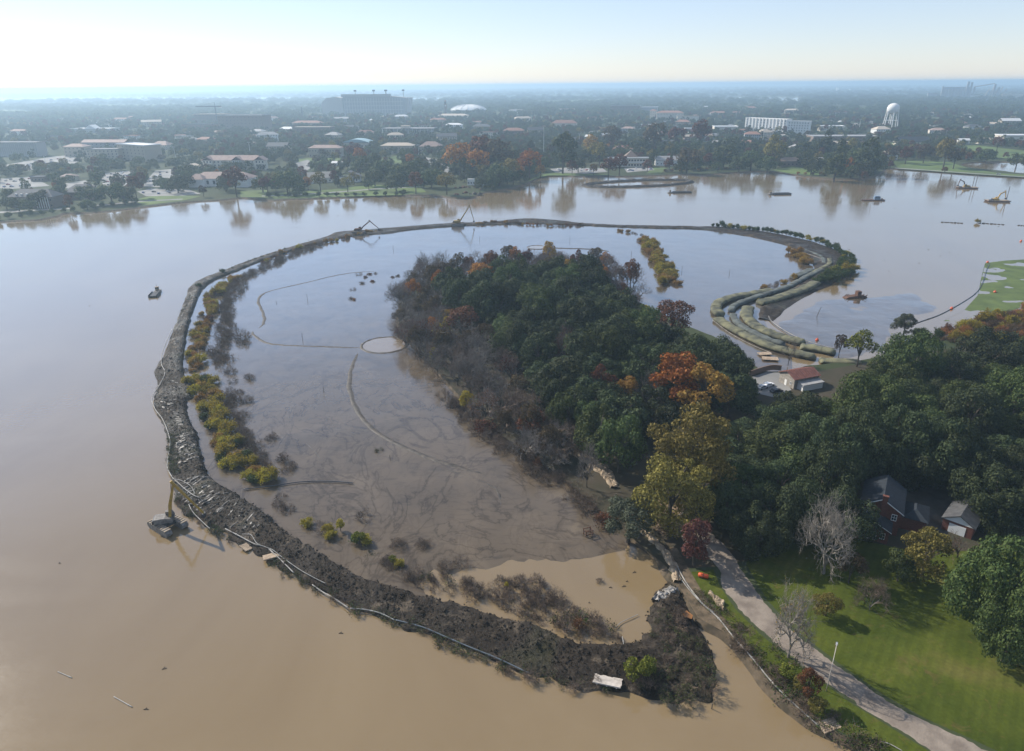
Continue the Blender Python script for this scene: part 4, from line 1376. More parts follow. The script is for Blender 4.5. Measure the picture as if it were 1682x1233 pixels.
def geotube(pxs, w, h, label, m=None, z=0.25, n=10):
    pts = catmull([G(*p, z + .6) for p in pxs], n)
    vs, fs = [], []
    K = 14
    w *= 1.0
    for i, p in enumerate(pts):
        t = (pts[min(i + 1, len(pts) - 1)] - pts[max(i - 1, 0)]).normalized()
        nr = Vector((-t.y, t.x, 0))
        u = i / (len(pts) - 1)
        e = min(1.0, (min(u, 1 - u) * len(pts) / 2.5 + .12)) ** .5
        bl = 1 + .05 * math.sin(i * .9) + .12 * noise.noise(Vector((i * .35, w, 0)))
        for k in range(K):
            a = math.pi * 2 * k / K
            ca, sa = math.cos(a), math.sin(a)
            x = math.copysign(abs(ca) ** .7, ca) * w / 2 * (0.55 + .45 * e) * bl
            zz = (math.copysign(abs(sa) ** .8, sa) * .5 + .5) * h * e * bl
            zz *= 1 + .12 * noise.noise(Vector((i * .8, k * .9, w)))
            q = p + nr * x * (1 + .05 * noise.noise(Vector((i * .9, k * 1.1, w + 5))))
            vs.append((q.x, q.y, z + zz - .1))
    for i in range(len(pts) - 1):
        for k in range(K):
            k2 = (k + 1) % K
            fs.append((i * K + k, i * K + k2, (i + 1) * K + k2, (i + 1) * K + k))
    fs.append(tuple(reversed(range(K))))
    fs.append(tuple((len(pts) - 1) * K + k for k in range(K)))
    root = empty("geotextile_tube", pts[0], 0, label, "sediment tube", "long sediment tubes on the dike")
    body = mesh_obj("tube_skin", [Vector(v) - pts[0] for v in vs], fs, m or M_GEO, root, smooth=True)
    sm_ = MB()
    for i in range(3, len(pts) - 3, 5):
        t = (pts[i + 1] - pts[i - 1]).normalized()
        nr = Vector((-t.y, t.x, 0))
        ring_ = [pts[i] - pts[0] + nr * (math.copysign(abs(math.cos(a)) ** .7, math.cos(a)) * w * .508) + Vector((0, 0, z - .1 - pts[0].z + pts[0].z - (z + .6) + (abs(math.sin(a)) ** .8 * .5 + .5) * h * 1.03)) for a in [math.pi * q / 8 for q in range(9)]]
        s_ = MB().tube(ring_, .07, 4, False)
        s_.build("seam", MATS["seam"] if "seam" in MATS else mat("seam", (.10, .10, .07), .9), root)
    return root


Z6 = lambda x, y: (1140 + x * .3222, 340 + y * .3222)
geotube([Z6(405, 425), Z6(300, 445), Z6(200, 462), Z6(128, 490), Z6(112, 525), Z6(135, 552)], 5.2, 2.2, "sediment tube on the basin side of the bend, its grey end turned towards the wood")
geotube([Z6(660, 318), Z6(560, 365), Z6(480, 408), Z6(380, 440), Z6(270, 478), Z6(205, 505), Z6(190, 530)], 3.4, 1.9, "narrow middle sediment tube running up from the bend", M_GEOB)
geotube([Z6(625, 385), Z6(560, 420), Z6(460, 455), Z6(380, 480), Z6(330, 490)], 5.6, 2.2, "broad sediment tube beside the green bushes, lying on the open lake side")
geotube([Z6(118, 568), Z6(170, 605), Z6(260, 655), Z6(370, 705), Z6(480, 738), Z6(620, 768)], 5.0, 2.0, "long yellowish sediment tube nearest the wood below the bend")
geotube([Z6(196, 545), Z6(220, 590), Z6(290, 635), Z6(370, 672), Z6(460, 702)], 3.2, 1.8, "narrow middle sediment tube below the bend", M_GEOB)
geotube([Z6(278, 510), Z6(268, 555), Z6(310, 605), Z6(390, 645), Z6(470, 672), Z6(560, 695)], 5.6, 2.1, "wide sediment tube below the bend on the shallow mud side")
geotube([Z6(540, 712), Z6(620, 722), Z6(720, 742)], 5.4, 1.8, "short sediment tube beside the airy lime green tree")
geotube([Z6(640, 780), Z6(720, 785), Z6(860, 790)], 5.0, 1.4, "last flat sediment tube behind the metal roofed shed")
geotube([Z6(605, 316), Z6(550, 340), Z6(500, 358)], 5.0, 1.6, "short blue grey sediment tube on the basin side", M_GEOB)
geotube([Z6(690, 262), Z6(690, 290), Z6(640, 318), Z6(580, 350)], 3.0, 1.5, "thin sediment tube under the golden bushes at the tip of the dike")
geotube([Z6(560, 218), Z6(620, 240), Z6(655, 262), Z6(660, 290)], 3.0, 1.4, "thin upper sediment tube leading from the far dike", M_GEOB)

# --- pipes
M_PIPE = mat("grey_pipe", (0.30, 0.30, 0.28), 0.6, color2=(0.18, 0.17, 0.16), scale=0.6)
M_PIPEW = mat("white_pipe", (0.36, 0.34, 0.31), 0.65, color2=(0.17, 0.16, 0.145), scale=0.4)
M_PIPED = mat("dark_pipe", (0.045, 0.048, 0.055), 0.45)
M_PIPEB = mat("blue_pipe", (0.09, 0.11, 0.13), 0.5)


def pipe(pxs, r, m, label, z=0.3, zs=None, nm="pipe", flange=12):
    pts = []
    for i, p in enumerate(pxs):
        zz = zs[i] if zs else z
        pts.append(G(*p, zz))
    pts = catmull(pts, 8)
    o = empty(nm, pts[0], 0, label, "pipe")
    r *= .5
    MB().tube([p - pts[0] for p in pts], r, 8).build("pipe_run", m, o, True)
    for i in range(flange // 2, len(pts) - 1, flange):
        t = (pts[i + 1] - pts[i]).normalized()
        c = pts[i] - pts[0]
        MB().tube([c - t * .12, c + t * .12], r * 1.55, 8).build("flange", m, o)
    return o


pipe([(312, 480), (316, 488), (314, 500)], .18, M_PIPEW, "short white pipe on the narrow upper end of the dike", 1.2)
pipe([(283, 540), (268, 575), (265, 596), (271, 612), (262, 632), (250, 652), (254, 670), (268, 690), (279, 722), (276, 752), (275, 768), (283, 784)], .26, M_PIPEW, "white hose winding down the outer side of the dike", 1.0)
pipe([(283, 784), (292, 792), (304, 803), (318, 813), (328, 817)], .22, M_PIPEW, "white hose looping off the dike beside the excavator boom", 1.6)
pipe([(284, 786), (298, 789), (312, 797), (319, 808), (318, 812)], .14, M_PIPE, "thin grey hose loop beside the excavator boom", 1.8)
pipe([(310, 828), (318, 842), (338, 862), (345, 868)], .2, M_PIPEW, "white pipe between the excavator barge and the dike", 1.2)
pipe([(370, 868), (395, 881), (418, 893), (438, 899), (450, 909), (462, 920), (482, 940)], .26, M_PIPEW, "grey white pipe along the dike foot near the timber mats", 1.1)
pipe([(398, 877), (412, 878), (422, 892), (436, 898), (448, 903), (465, 916), (492, 935), (515, 948), (535, 958)], .16, M_PIPE, "thin grey pipe lying higher on the dike slope", 1.3)
pipe([(513, 960), (530, 972), (548, 982), (572, 998)], .26, M_PIPEW, "white pipe at the water's edge in the middle of the dike", .7)
pipe([(575, 999), (600, 1001), (625, 1007), (648, 1018)], .26, M_PIPE, "grey pipe joining the blue pipe on the near dike", .8)
pipe([(650, 1018), (695, 1030), (735, 1047), (775, 1064), (815, 1080), (870, 1106)], .27, M_PIPEB, "long blue grey pipe along the near foot of the dike", .9)
pipe([(400, 803), (445, 798), (495, 791), (540, 790), (580, 793)], .3, M_PIPED, "black discharge pipe lying out across the mud flat", .5)
pipe([(1110, 925), (1128, 958), (1155, 992), (1180, 1015), (1205, 1046), (1235, 1080), (1270, 1122), (1300, 1152), (1345, 1192)], .28, M_PIPEW, "long white pipe running down the shore beside the drive", 1.2, flange=16)
pipe([(1102, 920), (1122, 955), (1150, 988), (1172, 1005)], .2, M_PIPE, "grey pipe beside the upper end of the long white pipe", 1.3)
pipe([(1285, 1135), (1310, 1162), (1348, 1198)], .16, M_PIPE, "thin pipe floating next to the long white pipe", .2)
pipe([(1188, 1036), (1193, 1047), (1201, 1062)], .3, M_PIPEW, "short loose pipe end in the water beside the shore", .2)
pipe([(1445, 1217), (1462, 1222), (1482, 1233)], .14, M_PIPEW, "white hose curving through the grass at the frame's bottom", 1.3)
pipe([Z6(380, 555), Z6(395, 580), Z6(440, 615), Z6(510, 655), Z6(600, 690), Z6(690, 715), Z6(730, 720)], .3, M_PIPEW, "pale pipe following the mud side of the sediment tubes", .5)
pipe([Z6(375, 545), Z6(385, 575), Z6(430, 612), Z6(500, 655), Z6(540, 672)], .3, M_PIPED, "dark pipe following the mud side of the sediment tubes", .4)
pipe([Z6(485, 205), Z6(540, 225), Z6(600, 245), Z6(650, 262)], .25, M_PIPEW, "white pipe on the tip of the far dike", 1.4)
pipe([Z6(1070, 688), Z6(1100, 705), Z6(1140, 722)], .35, M_PIPEW, "white log like pipe on the marsh shore", .5)
pipe([Z6(95, 575), Z6(180, 640), Z6(290, 700), Z6(400, 745)], .22, M_PIPEW, "white pipe along the basin foot of the yellowish tube", .4)
pipe([(1010, 1032), (1020, 1022), (1035, 1015), (1048, 1009)], .13, M_PIPEW, "thin white hose curving out of the brown pool", .3)
pipe([(1022, 1045), (1024, 1056), (1022, 1064)], .14, M_PIPEW, "short white hose over the inner edge of the dike", 1.0)
pipe([(95, 1103), (118, 1113)], .16, M_PIPEW, "floating grey pole in the open lake, farther from the dike", .08)
pipe([(187, 1144), (217, 1161)], .17, M_PIPEW, "floating grey pole in the open lake, nearer to the dike", .08)
bo = pipe([(1625, 434), (1620, 445), (1615, 462), (1604, 480), (1580, 497), (1545, 516), (1515, 527), (1500, 532)], .42, M_PIPED, "black floating boom round the green plant mats", .12, nm="floating_boom", flange=10)

# --- stakes and posts
M_POST = mat("weathered_post", (0.10, 0.085, 0.07), .9)


def stake(px, py, h, label, lean=(0, 0), r=.09, z=0.0, m=None):
    p = G(px, py, z)
    o = MB().tube([(0, 0, -.8), (lean[0] * .5, lean[1] * .5, h * .5), (lean[0], lean[1], h)], [r * 1.1, r, r * .85], 6).build("stake", m or M_POST)
    o.location = p
    return tag(o, label, "post", "stakes in the mud and water")


for a in [(1169, 1164, 1.25, "short post standing in the lake off the tip of the dike"), (497, 557, 3.0, "tall stake in the mud beside the silt ridge"), (505, 492, 3.0, "tall stake in the mud inside the curved silt ridge"), (532, 645, 2.6, "stake in the mud between dike and long silt ridge"),
          (454, 498, 1.2, "short dark stake near the head of the curved silt ridge"), (788, 395, 3.0, "stake in the far water of the basin below the upright excavator"), (936, 396, 3.0, "stake in the far water between round pool and spur"), (1037, 420, 3.2, "stake standing off the far edge of the wood"), (646, 410, 3, "stake in the far left water of the basin"),
          (1120, 445, 3, "stake in the water beside the spur"), (1198, 450, 2.5, "stake in the water of the eastern basin"), (1243, 500, 1.6, "stake beside the bend of the sediment tubes"), (641, 756, 1.8, "stake beside the long silt ridge in the brown mud")]:
    stake(*a)
stake(1341, 520, 4.6, "leaning pole in the shallow mud east of the tubes", (1.6, .3), .12)

# --- amphibious excavators
M_YEL = mat("machine_yellow", (0.42, 0.26, 0.035), .5, color2=(0.28, 0.18, 0.04), scale=1.5)
M_YELD = mat("dusty_yellow", (0.26, 0.18, 0.05), .6)
M_STEEL = mat("muddy_steel", (0.20, 0.185, 0.17), .6, color2=(0.10, 0.09, 0.08), scale=1.5)
M_DARK = mat("dark_steel", (0.03, 0.03, 0.033), .5)
M_GLASS = mat("cab_glass", (0.03, 0.04, 0.05), .08, spec=.6)
M_RUST = mat("rusty_steel", (0.14, 0.07, 0.04), .8, color2=(0.07, 0.04, 0.03), scale=1.2)
M_BUFF = mat("buff_steel", (0.34, 0.26, 0.17), .7, color2=(0.22, 0.17, 0.12), scale=1.2)


def beam(mb, a, b, w, h0, h1):
    """box beam from a to b (in the local XZ plane) that tapers in depth"""
    a, b = Vector(a), Vector(b)
    d = (b - a).normalized()
    n_ = Vector((-d.z, 0, d.x))
    n0_ = len(mb.v)
    for p, h in ((a, h0), (b, h1)):
        for y in (-w / 2, w / 2):
            for s in (-1, 1):
                mb.v.append(Vector((p.x, p.y + y, p.z)) + n_ * s * h / 2)
    mb.f += [tuple(n0_ + i for i in q) for q in ((0, 1, 3, 2), (4, 6, 7, 5), (0, 2, 6, 4), (1, 5, 7, 3), (0, 4, 5, 1), (2, 3, 7, 6))]


def excavator(loc, yaw, base_yaw, pts, label, paint, boom_paint, s=1.0, pontoon=True, group="dredging excavators"):
    """pts = boom foot, elbow, apex, stick tip in the boom's own plane (x forward, z up)"""
    o = empty("marsh_excavator", loc, base_yaw, label, "excavator", group)
    dz = 1.9 if pontoon else 0.0
    if pontoon:
        for sy in (-1, 1):
            prof = [(-4.3, .5), (-3.4, -.25), (3.4, -.25), (4.3, .5), (4.3, 1.15), (3.7, 1.6), (-3.7, 1.6), (-4.3, 1.15)]
            pn = MB().prism([(a * s, z * s) for a, z in prof], (sy * 2.1 - .75) * s, (sy * 2.1 + .75) * s).build("pontoon", M_STEEL, o)
            for k in range(9):
                MB().box((-3.7 + k * .92 - .14) * s, (-3.7 + k * .92 + .14) * s, (sy * 2.1 - .82) * s, (sy * 2.1 + .82) * s, 1.6 * s, 1.74 * s).build("track_plate", M_BUFF, pn)
        MB().box(-1.4 * s, 1.4 * s, -1.35 * s, 1.35 * s, .9 * s, 1.7 * s).build("cross_frame", M_DARK, o)
    rel = yaw - base_yaw
    RM = Matrix.Rotation(rel, 4, 'Z')

    def part(mb, name, m, parent=o):
        mb.v = [RM @ v for v in mb.v]
        return mb.build(name, m, parent)
    part(MB().lathe([(1.0 * s, (dz - .25) * s), (1.0 * s, dz * s)], 14), "turntable", M_DARK)
    part(MB().prism([(-2.6 * s, dz * s), (1.5 * s, dz * s), (1.5 * s, (dz + 1.0) * s), (-.2 * s, (dz + 1.35) * s), (-2.6 * s, (dz + 1.3) * s)], -1.3 * s, 1.3 * s), "engine_house", paint)
    part(MB().prism([(-3.1 * s, (dz + .1) * s), (-2.62 * s, (dz + .1) * s), (-2.62 * s, (dz + 1.2) * s), (-3.0 * s, (dz + 1.0) * s)], -1.3 * s, 1.3 * s), "counterweight", M_DARK)
    cb = part(MB().prism([(-.1 * s, (dz + .3) * s), (1.75 * s, (dz + .3) * s), (1.75 * s, (dz + 1.2) * s), (1.3 * s, (dz + 2.2) * s), (-.1 * s, (dz + 2.2) * s)], .35 * s, 1.3 * s), "cab", paint)
    part(MB().prism([(.05 * s, (dz + 1.1) * s), (1.55 * s, (dz + 1.1) * s), (1.22 * s, (dz + 2.0) * s), (.05 * s, (dz + 2.0) * s)], 1.303 * s, 1.33 * s), "cab_window", M_GLASS, cb)
    f, e, a, t = [Vector((p[0], -.25 * s, p[1])) for p in pts]
    mb = MB()
    beam(mb, f, e, .6 * s, .55 * s, .75 * s)
    beam(mb, e, a, .58 * s, .75 * s, .42 * s)
    part(mb, "boom", boom_paint)
    mb = MB()
    d = (t - a).normalized()
    beam(mb, a - d * .9 * s, t, .42 * s, .6 * s, .3 * s)
    st = part(mb, "stick", boom_paint)
    b0 = t
    part(MB().prism([(b0.x - .35 * s, b0.z), (b0.x + .35 * s, b0.z + .1 * s), (b0.x + .5 * s, b0.z - .7 * s), (b0.x, b0.z - 1.15 * s), (b0.x - .7 * s, b0.z - .8 * s)], (-.25 - .5) * s, (-.25 + .5) * s), "bucket", M_DARK)
    cy = MB().tube([f + Vector((.7 * s, .0, -.1 * s)), f.lerp(e, .7) + Vector((.2, 0, -.35 * s))], .12 * s, 6)
    part(cy, "hydraulic_cylinder", M_STEEL)
    cy = MB().tube([e.lerp(a, .45) + Vector((0, 0, .4 * s)), a - d * .85 * s], .1 * s, 6)
    part(cy, "hydraulic_cylinder", M_STEEL)
    return o


ap = Vector((-82.2, 142.3, 12.0))
tp = Vector((-76.9, 143.0, 1.9))
c0 = G(277, 866, 0)
axis = G(274, 885, .5) - G(240, 864, .5)
base_yaw = math.atan2(axis.y, axis.x)
yw = math.atan2(tp.y - c0.y, tp.x - c0.x)
hd = lambda p: math.hypot(p.x - c0.x, p.y - c0.y)
excavator((c0.x, c0.y, 0.15), yw, base_yaw, [(.9, 2.6), (1.6, 6.4), (hd(ap), 12.0), (hd(tp), 2.6)], "yellow long reach excavator on pontoons in the lake beside the dike", M_STEEL, M_YEL, 1.0)
k = G(752, 369, 1.0)
excavator((k.x, k.y, .7), R(8), R(3), [(1.0, 2.5), (4.0, 6.5), (9.5, 14.5), (12.5, 3.2)], "excavator with boom raised high on the far dike", M_YELD, M_YELD, 1.15)
k = G(590, 382, 1.0)
excavator((k.x, k.y, .7), R(5), R(3), [(1.0, 2.4), (3.5, 5.0), (8.5, 8.6), (14.5, 3.0)], "orange brown excavator with low arched boom on the far dike", M_RUST, M_RUST, 1.1)


# --- barges and work boats
def hull(L, Wd, H, name, m, parent, z=-.35):
    prof = [(-L / 2, H * .95), (-L / 2 + H * .9, 0), (L / 2 - H * .9, 0), (L / 2, H * .95), (L / 2, H), (-L / 2, H)]
    return MB().prism([(a, b + z) for a, b in prof], -Wd / 2, Wd / 2).build(name, m, parent)


def push_barge(px, py, yaw, L, Wd, label, deckm, cargo=True, tug=True, side=-1):
    p = G(px, py)
    o = empty("work_barge", (p.x, p.y, 0), yaw, label, "barge", "work boats on the lake")
    h = hull(L, Wd, 1.2, "hull", M_DARK, o)
    MB().box(-L / 2 + .3, L / 2 - .3, -Wd / 2 + .2, Wd / 2 - .2, .852, .93).build("deck", deckm, o)
    if cargo:
        for sy in (-1, 1):
            MB().box(-L / 2 + .4, L / 2 - .4, sy * (Wd / 2 - .22) - .08, sy * (Wd / 2 - .22) + .08, .935, 1.5).build("side_board", M_STEEL, o)
    if tug:
        x0 = side * (L / 2 + 2.3)
        tg = MB().prism([(x0 - 2.2, .35), (x0 - 1.7, -.3), (x0 + 1.7, -.3), (x0 + 2.2, .35), (x0 + 2.2, .9), (x0 - 2.2, .9)], -1.4, 1.4).build("pusher_hull", M_STEEL, o)
        MB().box(x0 - .8, x0 + .8, -.8, .8, .9, 2.9).build("wheelhouse", M_BUFF, tg)
        MB().box(x0 - .82, x0 + .82, -.82, .82, 1.9, 2.5).build("window_band", M_GLASS, tg)
        MB().tube([(x0, 0, 2.9), (x0, 0, 4.6)], .07, 5).build("mast", M_DARK, tg)
    return o


a1, a2 = G(247, 491), G(266, 470)
push_barge(254, 485, math.atan2(a2.y - a1.y, a2.x - a1.x), 9.0, 4.2, "small dark work boat under way on the lake outside the dike", M_DARK, side=1)
push_barge(1120, 316.5, R(2), 19, 5, "flat work barge with pusher boat in front of the small ring dike", M_DARK)
push_barge(1284, 319, R(4), 18, 5, "flat work barge with pusher boat off the wooded far shore", M_DARK)
p = G(1434, 329)
o = empty("dredge", (p.x, p.y, 0), R(-4), "suction dredge with cutter ladder and tall spud in the eastern lake", "dredge")
hull(20, 5, 1.3, "hull", M_RUST, o)
cbn = MB().prism([(.5, .95), (5.5, .95), (5.5, 3.3), (4.8, 4.0), (1.0, 4.0), (.5, 3.3)], -1.8, 1.8).build("cabin", mat("blue_paint", (.12, .18, .26), .5), o)
MB().box(.8, 5.2, -1.83, 1.83, 2.4, 3.2).build("window_band", M_GLASS, cbn)
MB().tube([(-1.2, 0, -1), (-1.2, 0, 14)], .16, 6).build("spud", M_STEEL, o)
MB().tube([(-9, 0, 1.0), (-13.5, 0, -.6)], .4, 6).build("ladder", M_STEEL, o)
MB().tube([(-9, -1.4, .9), (-9.5, 0, 5.5), (-9, 1.4, .9)], .13, 5).build("gantry", M_STEEL, o)
MB().tube([(-9.5, 0, 5.5), (.6, 0, 3.6)], .06, 4).build("cable", M_DARK, o)
MB().lathe([(.7, .95), (.7, 2.2)], 10, (7.6, 0, 0)).build("tank", M_BUFF, o)


def crane_barge(px, py, yaw, label, spud):
    p = G(px, py)
    o = empty("spud_barge", (p.x, p.y, 0), yaw, label + ", the hull", "barge", "excavator barges")
    hull(19, 8, 1.6, "hull", M_RUST, o)
    MB().box(-9, 9, -3.7, 3.7, 1.26, 1.36).build("deck", M_BUFF, o)
    for x in spud:
        MB().tube([(x, 3.2, -1), (x, 3.2, 13)], .28, 6).build("spud", M_STEEL, o)
    for x in (-7.5, -6.2):
        MB().box(x - .5, x + .5, -2.8, -1.6, 1.36, 2.1).build("deck_box", M_DARK, o)
    return p


p = crane_barge(1588, 309, R(-14), "rusty barge in the eastern lake with two leaning spuds", (8.2, 5.8))
excavator((p.x - 1.5, p.y, 1.36), R(172), R(172), [(.8, 1.5), (2.6, 5.2), (6.5, 6.8), (7.4, 1.8)], "dark excavator standing on the farther rusty barge", M_YELD, M_RUST, 1.25, pontoon=False)
p = crane_barge(1638, 331, R(-10), "rusty barge near the frame edge with one tall spud", (8.6,))
excavator((p.x - 1.5, p.y, 1.36), R(4), R(4), [(.8, 1.5), (2.6, 5.6), (6.8, 7.4), (8.4, 2.0)], "bright yellow excavator standing on the nearer rusty barge", M_YEL, M_YEL, 1.25, pontoon=False)
for px, py, yaw in ((1590, 309, 0),):
    pass

# --- small ring dike in the far lake
vs, fs = [], []
c = G(1050, 301.5)
ax = (G(1140, 298) - G(960, 305)).length / 2
ay = (G(1050, 296.5) - G(1050, 308.5)).length / 2
K = 110
rprof = [(-1, -.4), (-.7, .5), (-.3, 1.0), (.2, 1.1), (.7, .5), (1, -.4)]
for i in range(K):
    a = 2 * math.pi * i / K
    w_ = 3.6 + 2.4 * max(0, -math.cos(a)) + 1.2 * noise.noise(Vector((i * .3, 0, 0)))
    for f, z in rprof:
        vs.append((c.x + (ax - 4 + f * w_) * math.cos(a), c.y + (ay - 6 + f * w_ * 1.3) * math.sin(a) + 12 * math.cos(a), z * (1.6 + .7 * noise.noise(Vector((i * .9, f * 2, 4))))))
for i in range(K):
    j = (i + 1) % K
    for k in range(5):
        fs.append((i * 6 + k, i * 6 + k + 1, j * 6 + k + 1, j * 6 + k))
kind(mesh_obj("ring_dike", vs, fs, M_BERM), "structure")

# --- timber mats, debris, wreckage
M_TIMBER = mat("timber", (0.40, 0.31, 0.22), .85, color2=(0.27, 0.2, 0.14), scale=1.2)
M_PALETIMBER = mat("pale_timber", (0.56, 0.50, 0.44), .85, color2=(0.42, 0.37, 0.32), scale=1.2)


def timber_mat(px, py, L, Wd, yaw, label, m, z, n=7, tilt=(0, 0)):
    p = G(px, py, z)
    if tilt[0]:
        near_z = [v[2] for v in bv if (v[0] - p.x) ** 2 + (v[1] - p.y) ** 2 < (L * .5) ** 2]
        z = (sorted(near_z)[int(len(near_z) * .7)] if near_z else z) + .12
        p = G(px, py, z)
    o = empty("timber_mat", p, yaw, label, "timber mat", "timber mats")
    o.rotation_euler = (tilt[0], tilt[1], yaw)
    pw = Wd / n
    for k in range(n):
        MB().box(-L / 2 + random.uniform(-.08, .08), L / 2 + random.uniform(-.08, .08), -Wd / 2 + k * pw + .03, -Wd / 2 + (k + 1) * pw - .03, 0, .22 + random.uniform(0, .03)).build("plank", m, o)
    for x in (-L * .35, 0, L * .35):
        MB().box(x - .12, x + .12, -Wd / 2, Wd / 2, -.16, -.003).build("cross_plank", m, o)
    return o


timber_mat(998, 1119, 5.0, 2.4, R(-16), "pale timber mat lying on the near end of the dike", M_PALETIMBER, 1.6, 8, (R(-8), 0))
timber_mat(404, 899, 2.6, 2.0, R(-35), "small tilted timber mat at the dike's water edge, the farther one", M_TIMBER, .8, 5, (R(-12), R(8)))
timber_mat(445, 914, 3.4, 2.4, R(25), "timber mat under the pipes at the dike's water edge", M_TIMBER, .9, 6, (R(-10), 0))
timber_mat(1361, 1192, 3.6, 2.2, R(18), "tan timber mat at the end of the long white pipe", M_TIMBER, .9, 6)
timber_mat(1265, 589, 6, 3.5, R(-10), "timber mat on the mud behind the metal roofed shed", M_TIMBER, .6, 6)
timber_mat(1256, 581, 5, 3, R(10), "timber mat with orange gear on the mud behind the shed", M_TIMBER, .6, 5)
# crib of posts in the mud
p = G(966, 878, .2)
o = empty("timber_crib", p, R(20), "dark timber frame standing in the mud near the brown pool", "frame")
for x in (-.9, .9):
    for y in (-.7, .7):
        MB().tube([(x, y, -.5), (x, y, 1.7)], .11, 6).build("post", M_RUST, o)
for z in (.5, 1.4):
    for y in (-.7, .7):
        MB().box(-1.0, 1.0, y - .06, y + .06, z, z + .18).build("rail", M_RUST, o)
    for x in (-.9, .9):
        MB().box(x - .05, x + .05, -.62, .62, z + .01, z + .17).build("rail", M_RUST, o)
# wreck in the eastern shallows
p = G(1404, 488, .1)
o = empty("rusty_wreck", p, R(10), "heap of rusty wreckage in the eastern shallows", "wreck")
MB().prism([(-6, 0), (6, 0), (5, .8), (1, 1.1), (-4.5, .7)], -1.6, 1.6).build("rusty_hull", M_RUST, o)
MB().box(.5, 2.6, -1.2, 1.0, 1.0, 3.2).build("broken_housing", M_RUST, o)
for i in range(9):
    x, y = random.uniform(-6, 6), random.uniform(-2.5, 2.5)
    MB().tube([(x, y, .1), (x + random.uniform(-2, 2), y + random.uniform(-1, 1), random.uniform(.6, 1.9))], .16, 5).build("bent_beam", M_RUST, o)
# drifting wood on the lake
M_DRIFT = mat("wet_wood", (0.05, 0.04, 0.032), .7)
DR = [(147, 502), (675, 345), (555, 354), (507, 394), (600, 340), (1006, 325), (945, 329), (1332, 356), (1470, 342), (1180, 323), (1300, 423), (1340, 427), (1395, 410), (830, 957), (1003, 965), (1030, 955), (1025, 963), (968, 990), (1042, 940), (270, 1098), (98, 925), (1560, 415), (1575, 418), (1545, 420), (1510, 432), (1525, 410), (1640, 372), (1390, 420), (1453, 428), (1460, 445),
      (530, 408), (610, 412), (1187, 330), (240, 1165), (560, 1040), (1040, 395), (1195, 390)]
for i, (px, py) in enumerate(DR):
    p = G(px, py, .03)
    k = .2 if py > 880 else .3
    mb = MB()
    L_ = random.uniform(.5, 1.5) * k * 1.6
    a = random.uniform(-.5, .5)
    mb.tube([(-L_, 0, 0), (-.1 * L_, .1 * L_, .12), (L_, 0, .02)], [.07, .14 * k + .05, .05], 5)
    mb.tube([(-.1 * L_, .1 * L_, .1), (.3 * L_, .5 * L_, .3)], [.08, .03], 4)
    o = mb.build("driftwood", M_DRIFT)
    o.location = p
    o.rotation_euler = (0, 0, a)
    o["category"] = "driftwood"
    PENDING.append((o, "dark piece of driftwood floating", "driftwood on the water"))
for (x0, y0, x1, y1, lab) in ((1545, 364.5, 1582, 366.5, "floating line of logs off the marsh, farther left one"), (1606, 366, 1651, 369, "floating line of logs with a bush at one end"), (1672, 370, 1700, 371, "floating line of logs cut by the frame edge")):
    a, b_ = G(x0, y0, .1), G(x1, y1, .1)
    o = empty("log_line", a, 0, lab, "logs")
    for i in range(7):
        u, v = a.lerp(b_, i / 7 + .01) - a, a.lerp(b_, (i + .85) / 7) - a
        MB().tube([u + Vector((0, random.uniform(-.5, .5), 0)), v + Vector((0, random.uniform(-.5, .5), .2))], random.uniform(.25, .5), 6).build("log", M_DRIFT, o)
p = G(1605, 366, .1)
put("willow_near", p.x, p.y, 0, .8, label="lone olive bush on the end of the floating log line")
# red buoys
M_BUOY = mat("orange_plastic", (0.55, 0.09, 0.03), .45)
for px, py, lab in ((1677, 396, "orange buoy on the open water by the frame edge"), (1622, 431, "orange buoy at the top of the floating boom"), (1634, 480, "orange buoy among the green plant mats"), (1563, 507, "orange buoy on the lower run of the floating boom"), (1342, 559, "orange buoy on the mud beside the sediment tubes")):
    o = MB().lathe([(.1, -.3), (.6, -.1), (.75, .3), (.5, .75), (.15, .9), (.15, 1.2)], 10).build("buoy", M_BUOY)
    o.location = G(px, py, 0.1)
    tag(o, lab, "buoy")
p = G(1155, 948, LAND_Z)
o = empty("float_drum", p, R(-20), "orange float drum lying beside the crimson tree", "drum")
MB().tube([(-1.1, 0, .5), (-.95, 0, .5), (.95, 0, .5), (1.1, 0, .5)], [.3, .5, .5, .3], 12).build("drum_shell", M_BUOY, o, True)
MB().tube([(-.04, 0, .5), (.04, 0, .5)], .53, 12).build("strap", M_DARK, o)
# street light on the drive
p = G(1357, 1135, LAND_Z)
t = 9.0
o = empty("street_light", p, R(60), "white street light on a leaning pole beside the drive", "street light")
MB().tube([(0, 0, -.3), (.2, 0, 4.5), (.45, 0, 8.6)], [.08, .065, .05], 8).build("pole", M_PALETIMBER, o, True)
MB().tube([(.45, 0, 8.55), (.9, 0, 9.1), (1.7, 0, 9.3)], .06, 6).build("arm", M_PALETIMBER, o)
MB().prism([(1.6, 9.2), (2.4, 9.22), (2.3, 9.36), (1.7, 9.4)], -.16, .16).build("lamp_head", mat("grey_metal", (.4, .4, .4), .6), o)
# stain pool of rusty water
fill = kind(fill_poly("rust_puddle", pxpoly([(1120, 1007), (1128, 1004), (1138, 1012), (1136, 1018), (1124, 1014)], 1.7), 1.95, mat("rusty_water", (.28, .12, .03), .1, spec=.5)), "structure")

